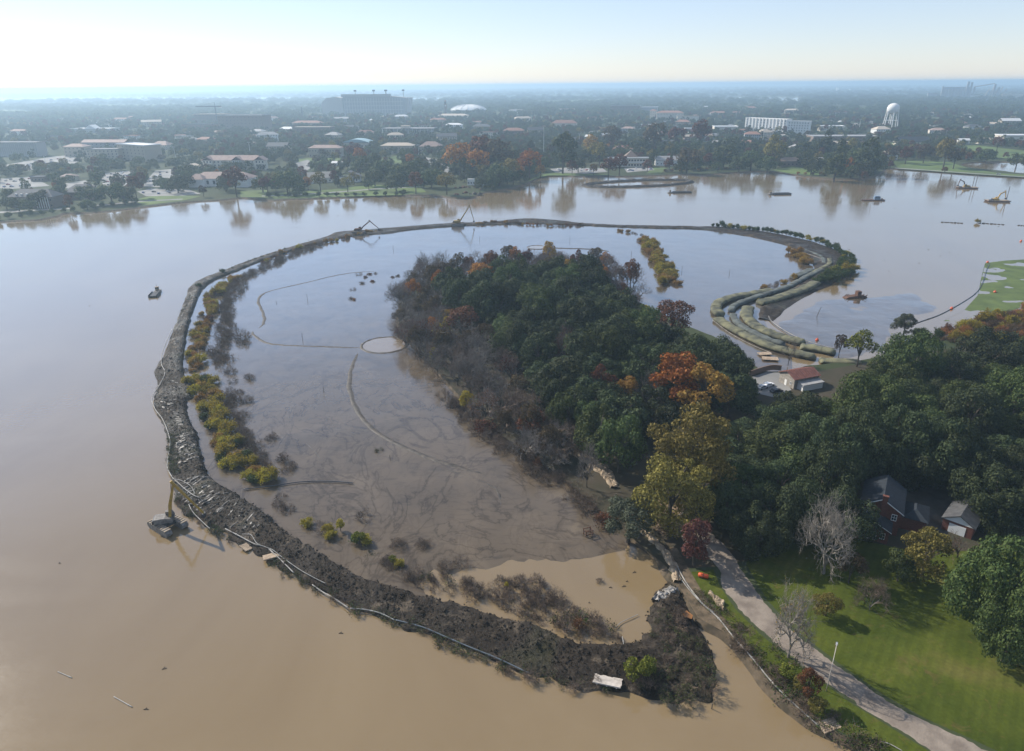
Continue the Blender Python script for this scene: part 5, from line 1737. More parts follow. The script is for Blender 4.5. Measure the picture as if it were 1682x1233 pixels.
# ================================================================== BUILDINGS
M_BRICK = mat("red_brick", (0.16, 0.06, 0.042), .9, color2=(0.10, 0.04, 0.03), scale=3.0)
M_SLATE = mat("slate_roof", (0.026, 0.033, 0.042), .9, color2=(0.018, 0.022, 0.028), scale=1.5, bump=.3, bscale=4)
M_WHITE = mat("white_paint", (0.75, 0.75, 0.73), .6)
M_PANE = mat("window_glass", (0.03, 0.04, 0.05), .08, spec=.6)
M_TIN = mat("red_tin_roof", (0.20, 0.085, 0.062), .6, color2=(0.14, 0.06, 0.048), scale=.8)
M_PLASTER = mat("grey_boards", (0.36, 0.33, 0.29), .9, color2=(0.24, 0.22, 0.19), scale=1.2)
M_GARAGEROOF = mat("garage_roof", (0.09, 0.09, 0.092), .88, color2=(0.055, 0.055, 0.058), scale=1.0)
M_GREYROOF = mat("light_grey_roof", (0.34, 0.33, 0.32), .7, color2=(0.24, 0.235, 0.23), scale=.5)


def shared(name, mb, m):
    me = bpy.data.meshes.new(name)
    me.from_pydata([tuple(v) for v in mb.v], [], mb.f)
    me.materials.append(m)
    return me


def child(name, me, parent, loc=(0, 0, 0), rz=0.0, scale=(1, 1, 1)):
    c = bpy.data.objects.new(name, me)
    c.parent = parent
    c.location = loc
    c.rotation_euler = (0, 0, rz)
    c.scale = scale
    COL.objects.link(c)
    return c


# unit window: 1 m wide, 1 m tall, standing on y = 0 and facing -y
WIN_FRAME = shared("frame", MB().box(-.5, .5, -.07, -.01, 0, .08).box(-.5, .5, -.07, -.01, .92, 1).box(-.5, -.42, -.07, -.01, .08, .92).box(.42, .5, -.07, -.01, .08, .92).box(-.03, .03, -.06, -.012, .08, .92).box(-.42, -.03, -.055, -.013, .48, .53).box(.03, .42, -.055, -.013, .48, .53), M_WHITE)
WIN_PANE = shared("window", MB().box(-.46, .46, -.04, -.004, .04, .96), M_PANE)
DOOR_ME = shared("door", MB().box(-.5, .5, -.06, -.004, 0, 1), M_WHITE)


def window(parent, x, z, w, h, y=0.0, rz=0.0, framed=True):
    c = child("window", WIN_PANE, parent, (x, y, z) if rz == 0 else (y, x, z), rz, (w, 1, h))
    if framed:
        child("frame", WIN_FRAME, c)
    return c


def roof_mb(kind_, x0, x1, y0, y1, z, rh, ov=.5, th=.25):
    mb = MB()
    X0, X1, Y0, Y1 = x0 - ov, x1 + ov, y0 - ov, y1 + ov
    xm, ym = (x0 + x1) / 2, (y0 + y1) / 2
    if kind_ == 'gable_y':          # ridge runs along y
        mb.prism([(X0, z), (xm, z + rh), (X1, z), (X1, z + th), (xm, z + rh + th), (X0, z + th)], Y0, Y1)
    elif kind_ == 'gable_x':
        mb.prism([(Y0, z), (ym, z + rh), (Y1, z), (Y1, z + th), (ym, z + rh + th), (Y0, z + th)], X0, X1, axis='x')
    elif kind_ == 'hip':
        d = min(X1 - X0, Y1 - Y0) / 2
        if X1 - X0 >= Y1 - Y0:
            r = [(X0 + d * .95, ym, z + rh), (X1 - d * .95, ym, z + rh)]
        else:
            r = [(xm, Y0 + d * .95, z + rh), (xm, Y1 - d * .95, z + rh)]
        n = len(mb.v)
        mb.v += [Vector(p) for p in ((X0, Y0, z), (X1, Y0, z), (X1, Y1, z), (X0, Y1, z), r[0], r[1])]
        if X1 - X0 >= Y1 - Y0:
            mb.f += [tuple(n + i for i in f) for f in ((0, 1, 5, 4), (1, 2, 5), (2, 3, 4, 5), (3, 0, 4), (3, 2, 1, 0))]
        else:
            mb.f += [tuple(n + i for i in f) for f in ((0, 1, 4), (1, 2, 5, 4), (2, 3, 5), (3, 0, 4, 5), (3, 2, 1, 0))]
    else:                           # flat with parapet
        mb.box(X0, X1, Y0, Y1, z, z + th)
        for a in ((X0, X1, Y0, Y0 + .3), (X0, X1, Y1 - .3, Y1), (X0, X0 + .3, Y0 + .3, Y1 - .3), (X1 - .3, X1, Y0 + .3, Y1 - .3)):
            mb.box(*a, z + th, z + th + rh)
    return mb


def gable_wall(mb, x0, x1, y, z, rh, t=.2):
    mb.prism([(x0, z), (x1, z), ((x0 + x1) / 2, z + rh * .985)], y, y + t)


# ---- the brick house
eL, eR = G(1415, 829, 7.0), G(1481, 846, 7.0)
ux = (eR - eL)
hw = ux.length
yaw = math.atan2(ux.y, ux.x)
o = empty("brick_house", (eL.x, eL.y, LAND_Z), yaw, "two storey red brick house with dark roof under the trees", "house")
HB = G(1429.5, 793, 7.0) - eL
hd_ = max(10, min(16, HB.length))
H1 = 6.0
wl = MB().box(0, hw, 0, hd_, 0, H1)
gable_wall(wl, 0, hw, 0, H1, 2.9)
gable_wall(wl, 0, hw, hd_ - .2, H1, 2.9)
wl.build("wall", M_BRICK, o)
rf = roof_mb('gable_y', 0, hw, 0, hd_, H1, 2.9, .45).build("roof", M_SLATE, o)
MB().box(hw * .47, hw * .47 + 1.1, -.62, -.02, 0, H1 + 3.9).box(hw * .47 - .1, hw * .47 + 1.2, -.72, .08, H1 + 3.9, H1 + 4.1).build("chimney", M_BRICK, rf)
MB().prism([(-.5, H1 + .02), (hw / 2, H1 + 2.92), (hw + .5, H1 + .02), (hw + .5, H1 + .22), (hw / 2, H1 + 3.14), (-.5, H1 + .22)], -.53, -.47).build("barge_board", M_WHITE, rf)
for x in (hw * .16, hw * .84):
    window(o, x, 3.9, 1.15, 1.7)
for x in (hw * .2, hw * .45, hw * .7, hw * .9):
    window(o, hd_ * (x / hw), 4.0, 1.0, 1.6, y=hw, rz=R(90))
    window(o, hd_ * (x / hw), 1.0, 1.0, 1.6, y=hw, rz=R(90))
ew = hw * .80
wl = MB().box(0.1, ew, -4.6, -.65, 0, 3.2)
gable_wall(wl, .1, ew, -4.6, 3.2, 1.9)
wl.build("front_wing", M_BRICK, o)
r2 = roof_mb('gable_y', .1, ew, -4.6, -.15, 3.2, 1.9, .4).build("wing_roof", M_SLATE, o)
MB().prism([(-.35, 3.22), ((.1 + ew) / 2, 5.12), (ew + .45, 3.22), (ew + .45, 3.4), ((.1 + ew) / 2, 5.32), (-.35, 3.4)], -5.03, -4.97).build("barge_board", M_WHITE, r2)
for x in (ew * .2, ew * .82):
    window(o, x, 1.0, 1.0, 1.7, y=-4.6)
for x in (ew * .43, ew * .56):
    window(o, x, .25, 1.05, 2.5, y=-4.6)
MB().box(hw + .02, hw + 5.5, 4, hd_ - .5, 0, 3.4).build("side_wing", M_BRICK, o)
roof_mb('hip', hw + .5, hw + 5.5, 4, hd_ - .5, 3.4, 1.6, .45).build("side_roof", M_SLATE, o)
# ---- the garage with a white gable
eL, eR = G(1550, 850, 4.2), G(1600, 868, 4.2)
ux = eR - eL
gw = ux.length
o = empty("garage", (eL.x, eL.y, LAND_Z), math.atan2(ux.y, ux.x), "garage with white gable and grey roof under the trees beside the house", "garage")
wl = MB().box(0, gw, 0, 9, 0, 3.0)
wl.build("wall", M_BRICK, o)
MB().prism([(0, 3.0), (gw, 3.0), (gw / 2, 3.0 + 1.95)], -.04, .1).build("gable", M_WHITE, o)
roof_mb('gable_y', 0, gw, 0, 9, 3.0, 2.0, .4).build("roof", M_GARAGEROOF, o)
child("door", DOOR_ME, o, (gw * .5, 0, 0), 0, (gw * .55, 1, 2.4))
p = G(1520, 840, LAND_Z)
kind(fill_poly("house_yard", pxpoly([(1485, 800), (1560, 790), (1590, 850), (1550, 880), (1490, 885)], LAND_Z), LAND_Z + .009, mat("dark_paving", (.09, .085, .08), .9, color2=(.05, .045, .035), scale=.3)), "structure")
# ---- the shed behind the wood
A, Bc, Cc = G(1279, 626, LAND_Z), G(1303, 639, LAND_Z), G(1329, 626, LAND_Z)
ux = Bc - A
sw, sd = ux.length, (Cc - Bc).length
o = empty("tin_roofed_shed", (A.x, A.y, LAND_Z), math.atan2(ux.y, ux.x), "grey board shed with rusty red tin roof between wood and tubes", "shed")
wl = MB().box(0, sw, 0, sd, 0, 3.6)
gable_wall(wl, 0, sw, 0, 3.6, 1.7)
gable_wall(wl, 0, sw, sd - .2, 3.6, 1.7)
wl.build("wall", M_PLASTER, o)
rf = roof_mb('gable_y', 0, sw, 0, sd, 3.6, 1.75, .5, .12).build("roof", M_TIN, o)
for k in range(1, 12):
    y = -.4 + k * (sd + .8) / 12
    for s in (0, 1):
        xa, xb = (-.45, sw / 2) if s == 0 else (sw / 2, sw + .45)
        za, zb = (3.57, 5.4) if s == 0 else (5.4, 3.57)
        MB().prism([(xa, za + .13), (xb, zb + .13), (xb, zb + .2), (xa, za + .2)], y, y + .08).build("roof_rib", M_TIN, rf)
child("door", DOOR_ME, o, (sw * .45, 0, 0), 0, (1.0, 1, 2.1))
window(o, sw * .78, 1.2, .9, 1.0)
window(o, sd * .3, 1.2, 1.0, 1.0, y=sw, rz=R(90))
window(o, sd * .65, 1.2, 1.0, 1.0, y=sw, rz=R(90))
lt = MB().box(sw + .03, sw + 2.8, 1.5, sd - .5, 0, 2.3).build("lean_to", M_WHITE, o)
MB().prism([(sw + .03, 2.72), (sw + 3.1, 2.32), (sw + 3.1, 2.42), (sw + .03, 2.82)], 1.2, sd - .2).build("lean_to_roof", M_GREYROOF, o)
# curved garden wall and yard clutter beside the shed
pts = catmull([G(*q, LAND_Z) for q in ((1232, 617), (1250, 611), (1268, 607), (1283, 608))], 6)
MB_ = MB()
for a, b_ in zip(pts[:-1], pts[1:]):
    d = (b_ - a).normalized()
    nrm = Vector((-d.y, d.x, 0)) * .2
    n = len(MB_.v)
    for q, zz in ((a, 0), (b_, 0), (a, 2.0), (b_, 2.0)):
        MB_.v += [q - nrm + Vector((0, 0, zz)), q + nrm + Vector((0, 0, zz))]
    MB_.f += [tuple(n + i for i in f) for f in ((0, 2, 6, 4), (1, 5, 7, 3), (4, 6, 7, 5))]
tag(MB_.build("garden_wall", mat("wall_boards", (.16, .11, .08), .9)), "curved brown garden wall running up to the shed", "wall")
kind(fill_poly("shed_yard", pxpoly([(1232, 620), (1258, 611), (1280, 612), (1300, 640), (1270, 652), (1240, 645)], LAND_Z), LAND_Z + .01, M_PAVE), "structure")


def car_proto():
    b = MB()
    prof = [(-2.2, .35), (2.2, .35), (2.25, .75), (1.5, .92), (.9, .98), (.35, 1.45), (-1.3, 1.48), (-1.85, 1.0), (-2.25, .95)]
    b.prism(prof, -.88, .88)
    gl = MB().prism([(.86, .99), (.38, 1.40), (-1.26, 1.43), (-1.72, 1.02)], -.9, .9)
    wh = MB().tube([(0, -.95, .34), (0, -.72, .34)], .34, 10)
    return b, gl, wh


cb_, cg_, cw_ = car_proto()
CAR_GLASS = shared("window_band", cg_, M_GLASS)
CAR_WHEEL = shared("wheel", cw_, M_DARK)
CARC = {n_: shared("car_body", cb_, mat("car_" + n_, c_, .3, spec=.5)) for n_, c_ in (("white", (.75, .75, .75)), ("silver", (.4, .41, .42)), ("black", (.02, .02, .022)), ("red", (.3, .03, .03)), ("blue", (.04, .08, .22)), ("grey", (.14, .14, .15)))}


def car(p, rz, colr, label=None, group="cars in the car parks", s=1.0):
    o = empty("parked_car", p, rz)
    o.scale = (s, s, s)
    bd = child("car_body", CARC[colr], o)
    child("window_band", CAR_GLASS, bd)
    for x in (-1.35, 1.4):
        child("wheel", CAR_WHEEL, o, (x, 0, 0))
        child("wheel", CAR_WHEEL, o, (x, 0, 0), 0, (1, -1, 1))
    o["category"] = "car"
    if label:
        tag(o, label, "car", group)
    else:
        PENDING.append((o, colr + " parked car", group))
    return o


car(G(1262, 634, LAND_Z + .01), R(30), "white", "white car parked in the yard beside the shed")
car(G(1252, 638, LAND_Z + .01), R(30), "silver", "silver car parked in the yard by the wood, farther from the shed")
car(G(1275, 644, LAND_Z + .01), R(20), "black", "black car parked in the yard in front of the shed")
car(G(1500, 856, LAND_Z + .02), R(70), "white", "white car parked between the brick house and the garage")

# ================================================================== THE TOWN BEYOND THE LAKE
M_TILE = mat("tile_roof", (0.30, 0.16, 0.115), .8, color2=(0.22, 0.12, 0.09), scale=.3, objvar=.15)
M_PINKROOF = mat("pink_tile_roof", (0.36, 0.26, 0.22), .8, color2=(0.28, 0.20, 0.17), scale=.3, objvar=.12)
M_DARKROOF = mat("dark_roof", (0.09, 0.09, 0.095), .8, objvar=.3)
M_TANROOF = mat("tan_roof", (0.46, 0.39, 0.31), .8, objvar=.15)
M_WHITEROOF = mat("white_roof", (0.66, 0.65, 0.63), .7, objvar=.12)
M_TEALROOF = mat("teal_roof", (0.28, 0.40, 0.42), .5)
M_BEIGE = mat("beige_wall", (0.42, 0.36, 0.28), .85, objvar=.15)
M_CREAM = mat("cream_wall", (0.60, 0.55, 0.46), .85, objvar=.1)
M_OFFWHITE = mat("off_white_wall", (0.72, 0.71, 0.68), .8)
M_BROWNWALL = mat("brown_wall", (0.20, 0.15, 0.12), .85, objvar=.15)
M_GREYWALL = mat("grey_wall", (0.33, 0.33, 0.33), .85, objvar=.15)
M_CONC = mat("concrete", (0.40, 0.385, 0.36), .85)
M_DARKWIN = mat("dark_window", (0.035, 0.042, 0.05), .2)
FARWIN = shared("window", MB().box(-.5, .5, -.12, .02, 0, 1), M_DARKWIN)
FOOT = []        # footprints kept clear of trees: (cx, cy, radius)
LANDMARK = []    # (name, px, py) for labels


def building(name, label, x0, x1, yb, hpx, depth, roof='hip', rh=3.0, wall=None, roofm=None, rows=2, cols=6, dy=0.0, ov=.8, winw=1.4, winh=1.5, cat="building", tree_clear=True, front=True, lm=None):
    """front corners at photo pixels (x0, yb + dy) and (x1, yb); hpx = height of the front wall in photo pixels"""
    A, B = G(x0, yb + dy, LAND_Z), G(x1, yb, LAND_Z)
    ux = B - A
    w = ux.length
    k = P((A + B) / 2)[2] / FPX
    h = hpx * k * 1.03
    o = empty(name, (A.x, A.y, LAND_Z), math.atan2(ux.y, ux.x), label, cat)
    MB().box(0, w, 0, depth, -.5, h).build("wall", wall or M_BEIGE, o)
    roof_mb(roof, 0, w, 0, depth, h, rh, ov).build("roof", roofm or M_PINKROOF, o)
    if rows and cols:
        fh = h / rows
        ww = min(winw, w / cols * .62)
        for r in range(rows):
            for c in range(cols):
                child("window", FARWIN, o, ((c + .5) * w / cols, 0, r * fh + fh * .28), 0, (ww, 1, min(winh, fh * .55)))
            nc = max(2, int(depth / max(w / cols, 3.2)))
            for c in range(nc):
                child("window", FARWIN, o, (0, (c + .5) * depth / nc, r * fh + fh * .28), R(-90), (min(ww, 1.6), 1, min(winh, fh * .55)))
    cdx, cdy = -math.sin(o.rotation_euler.z) * depth / 2, math.cos(o.rotation_euler.z) * depth / 2
    mid = (A + B) / 2 + Vector((cdx, cdy, 0))
    n = max(1, int(w / max(6, depth)))
    for i in range(n):
        q = A.lerp(B, (i + .5) / n) + Vector((cdx, cdy, 0))
        FOOT.append((q.x, q.y, max(depth / 2, w / n / 2) + 3))
    if lm:
        LANDMARK.append((lm, (x0 + x1) / 2, yb - hpx / 2))
    o["_w"], o["_h"], o["_d"] = w, h, depth
    return o


def dims(o):
    r = o["_w"], o["_h"], o["_d"]
    return r


# -- west bank
b_ = building("office_slab", "long office slab with pale vertical fins beyond the western car parks", -20, 64, 257, 21, 22, 'flat', .8, M_GREYWALL, M_GREYROOF, 1, 1, lm="the finned office slab")
w, h, d = dims(b_)
for i in range(26):
    MB().box(i * w / 26 + .2, i * w / 26 + 1.1, -.6, -.13, 0, h - .5).build("fin", M_CONC, b_)
building("apartment_block", "pale apartment block with cross gables, rearmost of the western group", 137, 207, 249, 14, 20, 'gable_x', 4, M_GREYWALL, M_PINKROOF, 3, 10, lm="the rear apartment block")
building("apartment_block", "small pale apartment block with pyramid roof, leftmost of the western group", 107, 140, 257, 15, 20, 'hip', 4, M_BEIGE, M_PINKROOF, 3, 5, lm="the leftmost apartment block")
building("apartment_block", "pale apartment block in front of the western group behind tall trees", 145, 197, 264, 17, 22, 'flat', 1, M_BEIGE, M_GREYROOF, 4, 8, lm="the front apartment block")
building("apartment_block", "tall pale apartment block with stepped roof, rightmost of the western group", 197, 241, 266, 24, 26, 'flat', 1, M_BEIGE, M_WHITEROOF, 5, 7, dy=-4, lm="the rightmost apartment block")
b_ = building("sports_hall", "low white roofed hall with pointed glass roof far to the west", 117, 180, 218, 6, 40, 'flat', .8, M_GREYWALL, M_WHITEROOF, 1, 8, lm="the white roofed hall")
w, h, d = dims(b_)
MB().prism([(w * .35, h + .3), (w * .65, h + .3), (w * .5, h + 9)], 2, d * .6).build("pointed_roof", M_WHITEROOF, b_)
building("construction_block", "brown unfinished block under the tower crane", 321, 370, 203, 14, 40, 'flat', 1, M_BROWNWALL, M_TANROOF, 4, 8, lm="the tower crane's block")
building("campus_block", "wide dark campus block beside the tower crane", 360, 433, 214, 22, 50, 'flat', 1.2, M_BROWNWALL, M_GREYROOF, 5, 12, lm="the wide dark campus block")
building("campus_block", "low brown campus block in front of the tower crane", 303, 352, 214, 9, 30, 'flat', 1, M_BROWNWALL, M_DARKROOF, 2, 8)
p = G(357.6, 203, LAND_Z)
k = P(p)[2] / FPX
o = empty("tower_crane", p, R(-6), "thin tower crane above the unfinished brown block", "crane")
MB().box(-1, 1, -1, 1, 0, 26 * k).build("mast", M_DARK, o)
MB().box(-33 * k, 11 * k, -.8, .8, 26 * k, 27.4 * k).build("jib", M_DARK, o)
MB().tube([(0, 0, 26 * k), (0, 0, 33 * k)], .8, 4).build("apex", M_DARK, o)
MB().tube([(0, 0, 33 * k), (-25 * k, 0, 27.4 * k)], .3, 4).build("tie_bar", M_DARK, o)
MB().box(7 * k, 11 * k, -1.5, 1.5, 24.5 * k, 26 * k).build("counterweight", M_CONC, o)
LANDMARK.append(("the tower crane", 357, 185))
b_ = building("lakeside_hotel", "three storey beige building with pink hipped roofs and white portico", 333, 432, 279, 15, 18, 'hip', 5.5, M_CREAM, M_PINKROOF, 3, 16, winw=1.8, lm="the three storey pink roofed building")
w, h, d = dims(b_)
for f in (.04, .53, .9):
    gw_ = 13
    x = f * w
    MB().box(x, x + gw_, -3.5, -.14, -.5, h).build("bay", M_CREAM, b_)
    roof_mb('gable_y', x, x + gw_, -3.5, d * .5, h + .02, 4.6, .7).build("bay_roof", M_PINKROOF, b_)
    for r in range(3):
        for c in range(3):
            child("window", FARWIN, b_, (x + 2.4 + c * 4.1, -3.5, 1.2 + r * h / 3), 0, (1.7, 1, h / 6))
for i in range(5):
    MB().tube([(w * .53 + 1.2 + i * 2.6, -4.4, 0), (w * .53 + 1.2 + i * 2.6, -4.4, h - .6)], .45, 8).build("column", M_OFFWHITE, b_)
b_ = building("pavilion", "low lakeside pavilion with pink hipped roofs and arched white front", 316, 411, 306, 12, 22, 'hip', 6, M_OFFWHITE, M_PINKROOF, 1, 9, winw=2.6, winh=4, lm="the arched white pavilion")
w, h, d = dims(b_)
MB().box(w * .0, w * .26, -7, -.14, -.5, h).build("front_wing", M_OFFWHITE, b_)
roof_mb('hip', 0, w * .26, -7, 6, h + .03, 5.2, .8).build("wing_roof", M_PINKROOF, b_)
MB().box(w * .76, w, -7, -.14, -.5, h).build("front_wing", M_OFFWHITE, b_)
roof_mb('hip', w * .76, w, -7, 6, h + .03, 5.2, .8).build("wing_roof", M_PINKROOF, b_)
b_ = building("lake_house", "long two storey house with dark roof and white columns on the west shore", 18, 90, 341, 17, 16, 'hip', 6, M_BROWNWALL, M_DARKROOF, 2, 9, lm="the white columned house")
w, h, d = dims(b_)
for i in range(6):
    MB().tube([(w * .66 + i * 2.2, -2.6, 0), (w * .66 + i * 2.2, -2.6, h - .1)], .35, 8).build("column", M_OFFWHITE, b_)
for i in range(5):
    MB().box(w * .15 + i * w * .12, w * .15 + i * w * .12 + 1.6, 1.2, 3.2, h + .8, h + 2.6).build("dormer", M_OFFWHITE, b_)
building("lake_house", "house with broad brown roof among trees on the west shore", 107, 152, 328, 12, 18, 'hip', 6.5, M_BROWNWALL, M_DARKROOF, 1, 6, lm="the brown roofed house")
building("small_store", "small dark flat roofed building beside the western car park", 51, 74, 298, 7, 10, 'flat', .5, M_BROWNWALL, M_DARKROOF, 1, 4)
building("small_store", "small pink roofed building between the western car parks", 100, 122, 297, 7, 10, 'hip', 2.5, M_BEIGE, M_PINKROOF, 1, 4)
building("small_store", "pale gabled building at the edge of the western apartment group", 303, 325, 282, 8, 12, 'gable_y', 3, M_CREAM, M_TANROOF, 1, 3)

# -- stadium
A, B = G(530, 189, LAND_Z), G(668, 188, LAND_Z)
ux = B - A
w = ux.length
k = P(A)[2] / FPX
h = 30 * k
o = empty("football_stadium", A, math.atan2(ux.y, ux.x), "huge football stadium on the skyline of the town", "stadium")
MB().prism([(0, 0), (w * .25, 0), (w * .25, h * .86), (w * .17, h * .92), (w * .06, h * .86), (0, h * .62)], 0, 160).build("end_stand", M_CONC, o)
MB().prism([(w * .252, 0), (w * .97, 0), (w, h * .86), (w * .8, h * .95), (w * .252, h)], 8, 60).build("side_stand", M_GREYWALL, o)
MB().prism([(w * .252, 0), (w * .97, 0), (w, h * .84), (w * .252, h * .9)], 110, 160).build("far_stand", M_GREYWALL, o)
MB().box(w * .24, w * .82, 2, 14, h * .9, h * 1.05).build("press_box", M_GREYROOF, o)
for i in range(22):
    x = w * (.26 + i * .032)
    MB().box(x, x + 1.6, 5.5, 7.9, 0, h * .84).build("buttress", M_CONC, o)
for j in range(3):
    MB().box(w * .26, w * .96, 6.6, 7.95, h * (.24 + j * .2), h * (.28 + j * .2)).build("gallery", M_CONC, o)
for i, f in enumerate((.40, .55, .62, .70, .76, .91)):
    pl = MB().tube([(w * f, 15 + (i % 2) * 100, h * .8), (w * f, 15 + (i % 2) * 100, h * 1.18)], .9, 5).build("light_mast", M_DARK, o)
    MB().box(w * f - 5, w * f + 5, 14 + (i % 2) * 100, 15.5 + (i % 2) * 100, h * 1.18, h * 1.26).build("lamp_bank", M_DARK, pl)
for i in range(6):
    FOOT.append((A.x + ux.x * (i + .5) / 6, A.y + 80, 95))
LANDMARK.append(("the stadium", 600, 172))
# -- arena dome
p = G(768, 186, LAND_Z)
k = P(p)[2] / FPX
rr = 29 * k
o = empty("dome_arena", (p.x, p.y + rr, LAND_Z), 0, "white domed arena beside the bell tower", "arena")
MB().lathe([(rr, 0), (rr, 5 * k)], 32).build("drum_wall", M_CONC, o)
dm = MB().lathe([(rr * 1.05, 4.5 * k), (rr * 1.03, 5.6 * k), (rr * .86, 8.6 * k), (rr * .6, 11.2 * k), (rr * .3, 12.6 * k), (.5, 13 * k)], 32).build("dome", M_OFFWHITE, o)
for i in range(16):
    a = 2 * math.pi * i / 16
    MB().tube([(rr * 1.035 * math.cos(a), rr * 1.035 * math.sin(a), 5.7 * k), (rr * .87 * math.cos(a), rr * .87 * math.sin(a), 8.8 * k), (rr * .61 * math.cos(a), rr * .61 * math.sin(a), 11.4 * k), (rr * .3 * math.cos(a), rr * .3 * math.sin(a), 12.8 * k)], 1.1, 4).build("rib", M_WHITEROOF, dm)
FOOT.append((p.x, p.y + rr, rr + 5))
LANDMARK.append(("the domed arena", 768, 176))
# -- bell tower
p = G(732.5, 191, LAND_Z)
k = P(p)[2] / FPX
o = empty("bell_tower", p, 0, "slim brown bell tower beside the domed arena", "tower")
s_ = 2.0 * k
MB().box(-s_, s_, -s_, s_, 0, 19 * k).build("shaft", M_BROWNWALL, o)
MB().box(-s_ * .8, s_ * .8, -s_ * .8, s_ * .8, 19 * k, 23 * k).build("belfry", M_BROWNWALL, o)
for sx in (-.4, .4):
    MB().box((sx - .22) * s_, (sx + .22) * s_, -s_ * .83, -s_ * .802, 19.6 * k, 22.3 * k).build("belfry_opening", M_DARKWIN, o)
roof_mb('hip', -s_ * .8, s_ * .8, -s_ * .8, s_ * .8, 23 * k, 2.6 * k, .5).build("cap_roof", M_TILE, o)
MB().lathe([(s_ * .5, 0), (s_ * .5, .1)], 14, (0, 0, 0)).build("clock_face", M_OFFWHITE, o).matrix_local = Matrix.Translation((0, -s_ - .02, 16.5 * k)) @ Matrix.Rotation(R(90), 4, 'X')
LANDMARK.append(("the bell tower", 732, 178))
building("campus_hall", "tile roofed campus hall at the foot of the bell tower", 719, 767, 195, 5, 30, 'hip', 5, M_CREAM, M_TANROOF, 1, 10)
# -- smokestack
p = G(497, 191, LAND_Z)
k = P(p)[2] / FPX
o = empty("smokestack", p, 0, "tall dark smokestack before the stadium", "chimney")
MB().lathe([(1.3 * k, 0), (.8 * k, 15 * k)], 14).build("stack", M_DARK, o)
MB().lathe([(.95 * k, 14.6 * k), (.95 * k, 15.3 * k)], 14).build("rim", M_BROWNWALL, o)
# -- campus
building("campus_hall", "brown roofed campus hall below the smokestack", 480, 526, 208, 6, 26, 'hip', 5, M_BEIGE, M_TILE, 2, 9)
building("campus_hall", "campus block with three tan flat roofs before the stadium", 481, 542, 221, 11, 30, 'flat', .8, M_BROWNWALL, M_TANROOF, 2, 10, lm="the tan flat roofed block")
b_ = building("museum_hall", "modern hall with wide pale overhanging roof on thin columns", 632, 708, 222, 10, 34, 'flat', .8, M_GREYWALL, M_GREYROOF, 1, 8, winw=6, winh=6, ov=6, lm="the wide roofed modern hall")
w, h, d = dims(b_)
for i in range(14):
    MB().box(-3 + i * (w + 6) / 13 - .4, -3 + i * (w + 6) / 13 + .4, -4.5, -3.7, 0, h - .01).build("column", M_OFFWHITE, b_)
MB().box(w * .34, w * .52, 8, 20, h + .3, h + 6).build("penthouse", M_TANROOF, b_)
b_ = building("arched_hall", "hall with shallow arched teal roof", 565, 605, 244, 9, 30, 'flat', .4, M_CREAM, M_GREYROOF, 1, 6, winw=3, winh=3, lm="the arched teal roofed hall")
w, h, d = dims(b_)
MB().prism([(-2 + (w + 4) * i / 10, h + .7 + 5.0 * math.sin(math.pi * i / 10)) for i in range(11)], -2, d + 2).build("arched_roof", M_TEALROOF, b_)
building("campus_hall", "two storey beige hall with hipped pink roof behind the lakeside lawn", 508, 560, 258, 14, 16, 'hip', 4, M_BEIGE, M_PINKROOF, 2, 11, lm="the beige hipped hall")
building("campus_hall", "long hall with tan roof right of the arched teal roof", 626, 678, 252, 12, 20, 'hip', 4, M_BEIGE, M_TANROOF, 2, 11, lm="the long tan hall")
building("campus_hall", "hall with pink pyramid roof beside the long tan hall", 689, 724, 250, 9, 22, 'hip', 7, M_BEIGE, M_PINKROOF, 1, 6, lm="the pink pyramid roofed hall")
building("boathouse", "low lakeside house with steep tan gable near the west shore trees", 508, 546, 299, 7, 14, 'gable_x', 6, M_CREAM, M_TANROOF, 1, 5, dy=2, lm="the tan gabled lakeside house")
building("boathouse", "dark roofed lakeside house with white gable front", 556, 590, 299, 8, 12, 'gable_y', 6, M_OFFWHITE, M_DARKROOF, 1, 4, lm="the white gabled lakeside house")
building("long_shed", "long low pale shed behind the lakeside houses", 545, 572, 272, 4, 12, 'gable_x', 2, M_OFFWHITE, M_WHITEROOF, 1, 6)
building("site_trailer", "white site trailer beside the spoil yard on the far shore", 768, 797, 304, 9, 4, 'flat', .2, M_OFFWHITE, M_WHITEROOF, 1, 7, ov=.1, cat="trailer", lm="the white site trailer")
building("campus_hall", "tile roofed hall among the dark trees above the autumn oaks", 826, 860, 224, 9, 20, 'hip', 5, M_BROWNWALL, M_TILE, 2, 7, lm="the red tiled hall")
building("campus_hall", "large tile roofed hall half hidden by trees", 905, 947, 212, 9, 24, 'hip', 7, M_CREAM, M_TILE, 2, 9, lm="the large tile roofed hall")
building("campus_hall", "low red roofed hall right of the large tile roofed hall", 920, 940, 219, 4, 14, 'hip', 3, M_BEIGE, M_TILE, 1, 5)
building("campus_block", "wide flat roofed block on the far skyline", 1002, 1050, 187, 12, 50, 'flat', 1.5, M_BROWNWALL, M_GREYROOF, 3, 10, lm="the skyline block")
building("campus_block", "pale flat roofed block beside the skyline block", 1052, 1080, 186, 9, 40, 'flat', 1.5, M_GREYWALL, M_WHITEROOF, 3, 6)
building("apartment_block", "cream apartment block with red tile roof, the taller corner part", 1067, 1078, 197, 14, 24, 'hip', 4, M_CREAM, M_TILE, 4, 3)
building("apartment_block", "long cream apartment block with red tile roofs", 1078, 1122, 198, 12, 30, 'hip', 5, M_CREAM, M_TILE, 3, 9, lm="the cream apartments")
building("apartment_block", "cream apartment wing beside the long cream block", 1112, 1147, 200, 8, 26, 'flat', 1, M_CREAM, M_TANROOF, 2, 8)
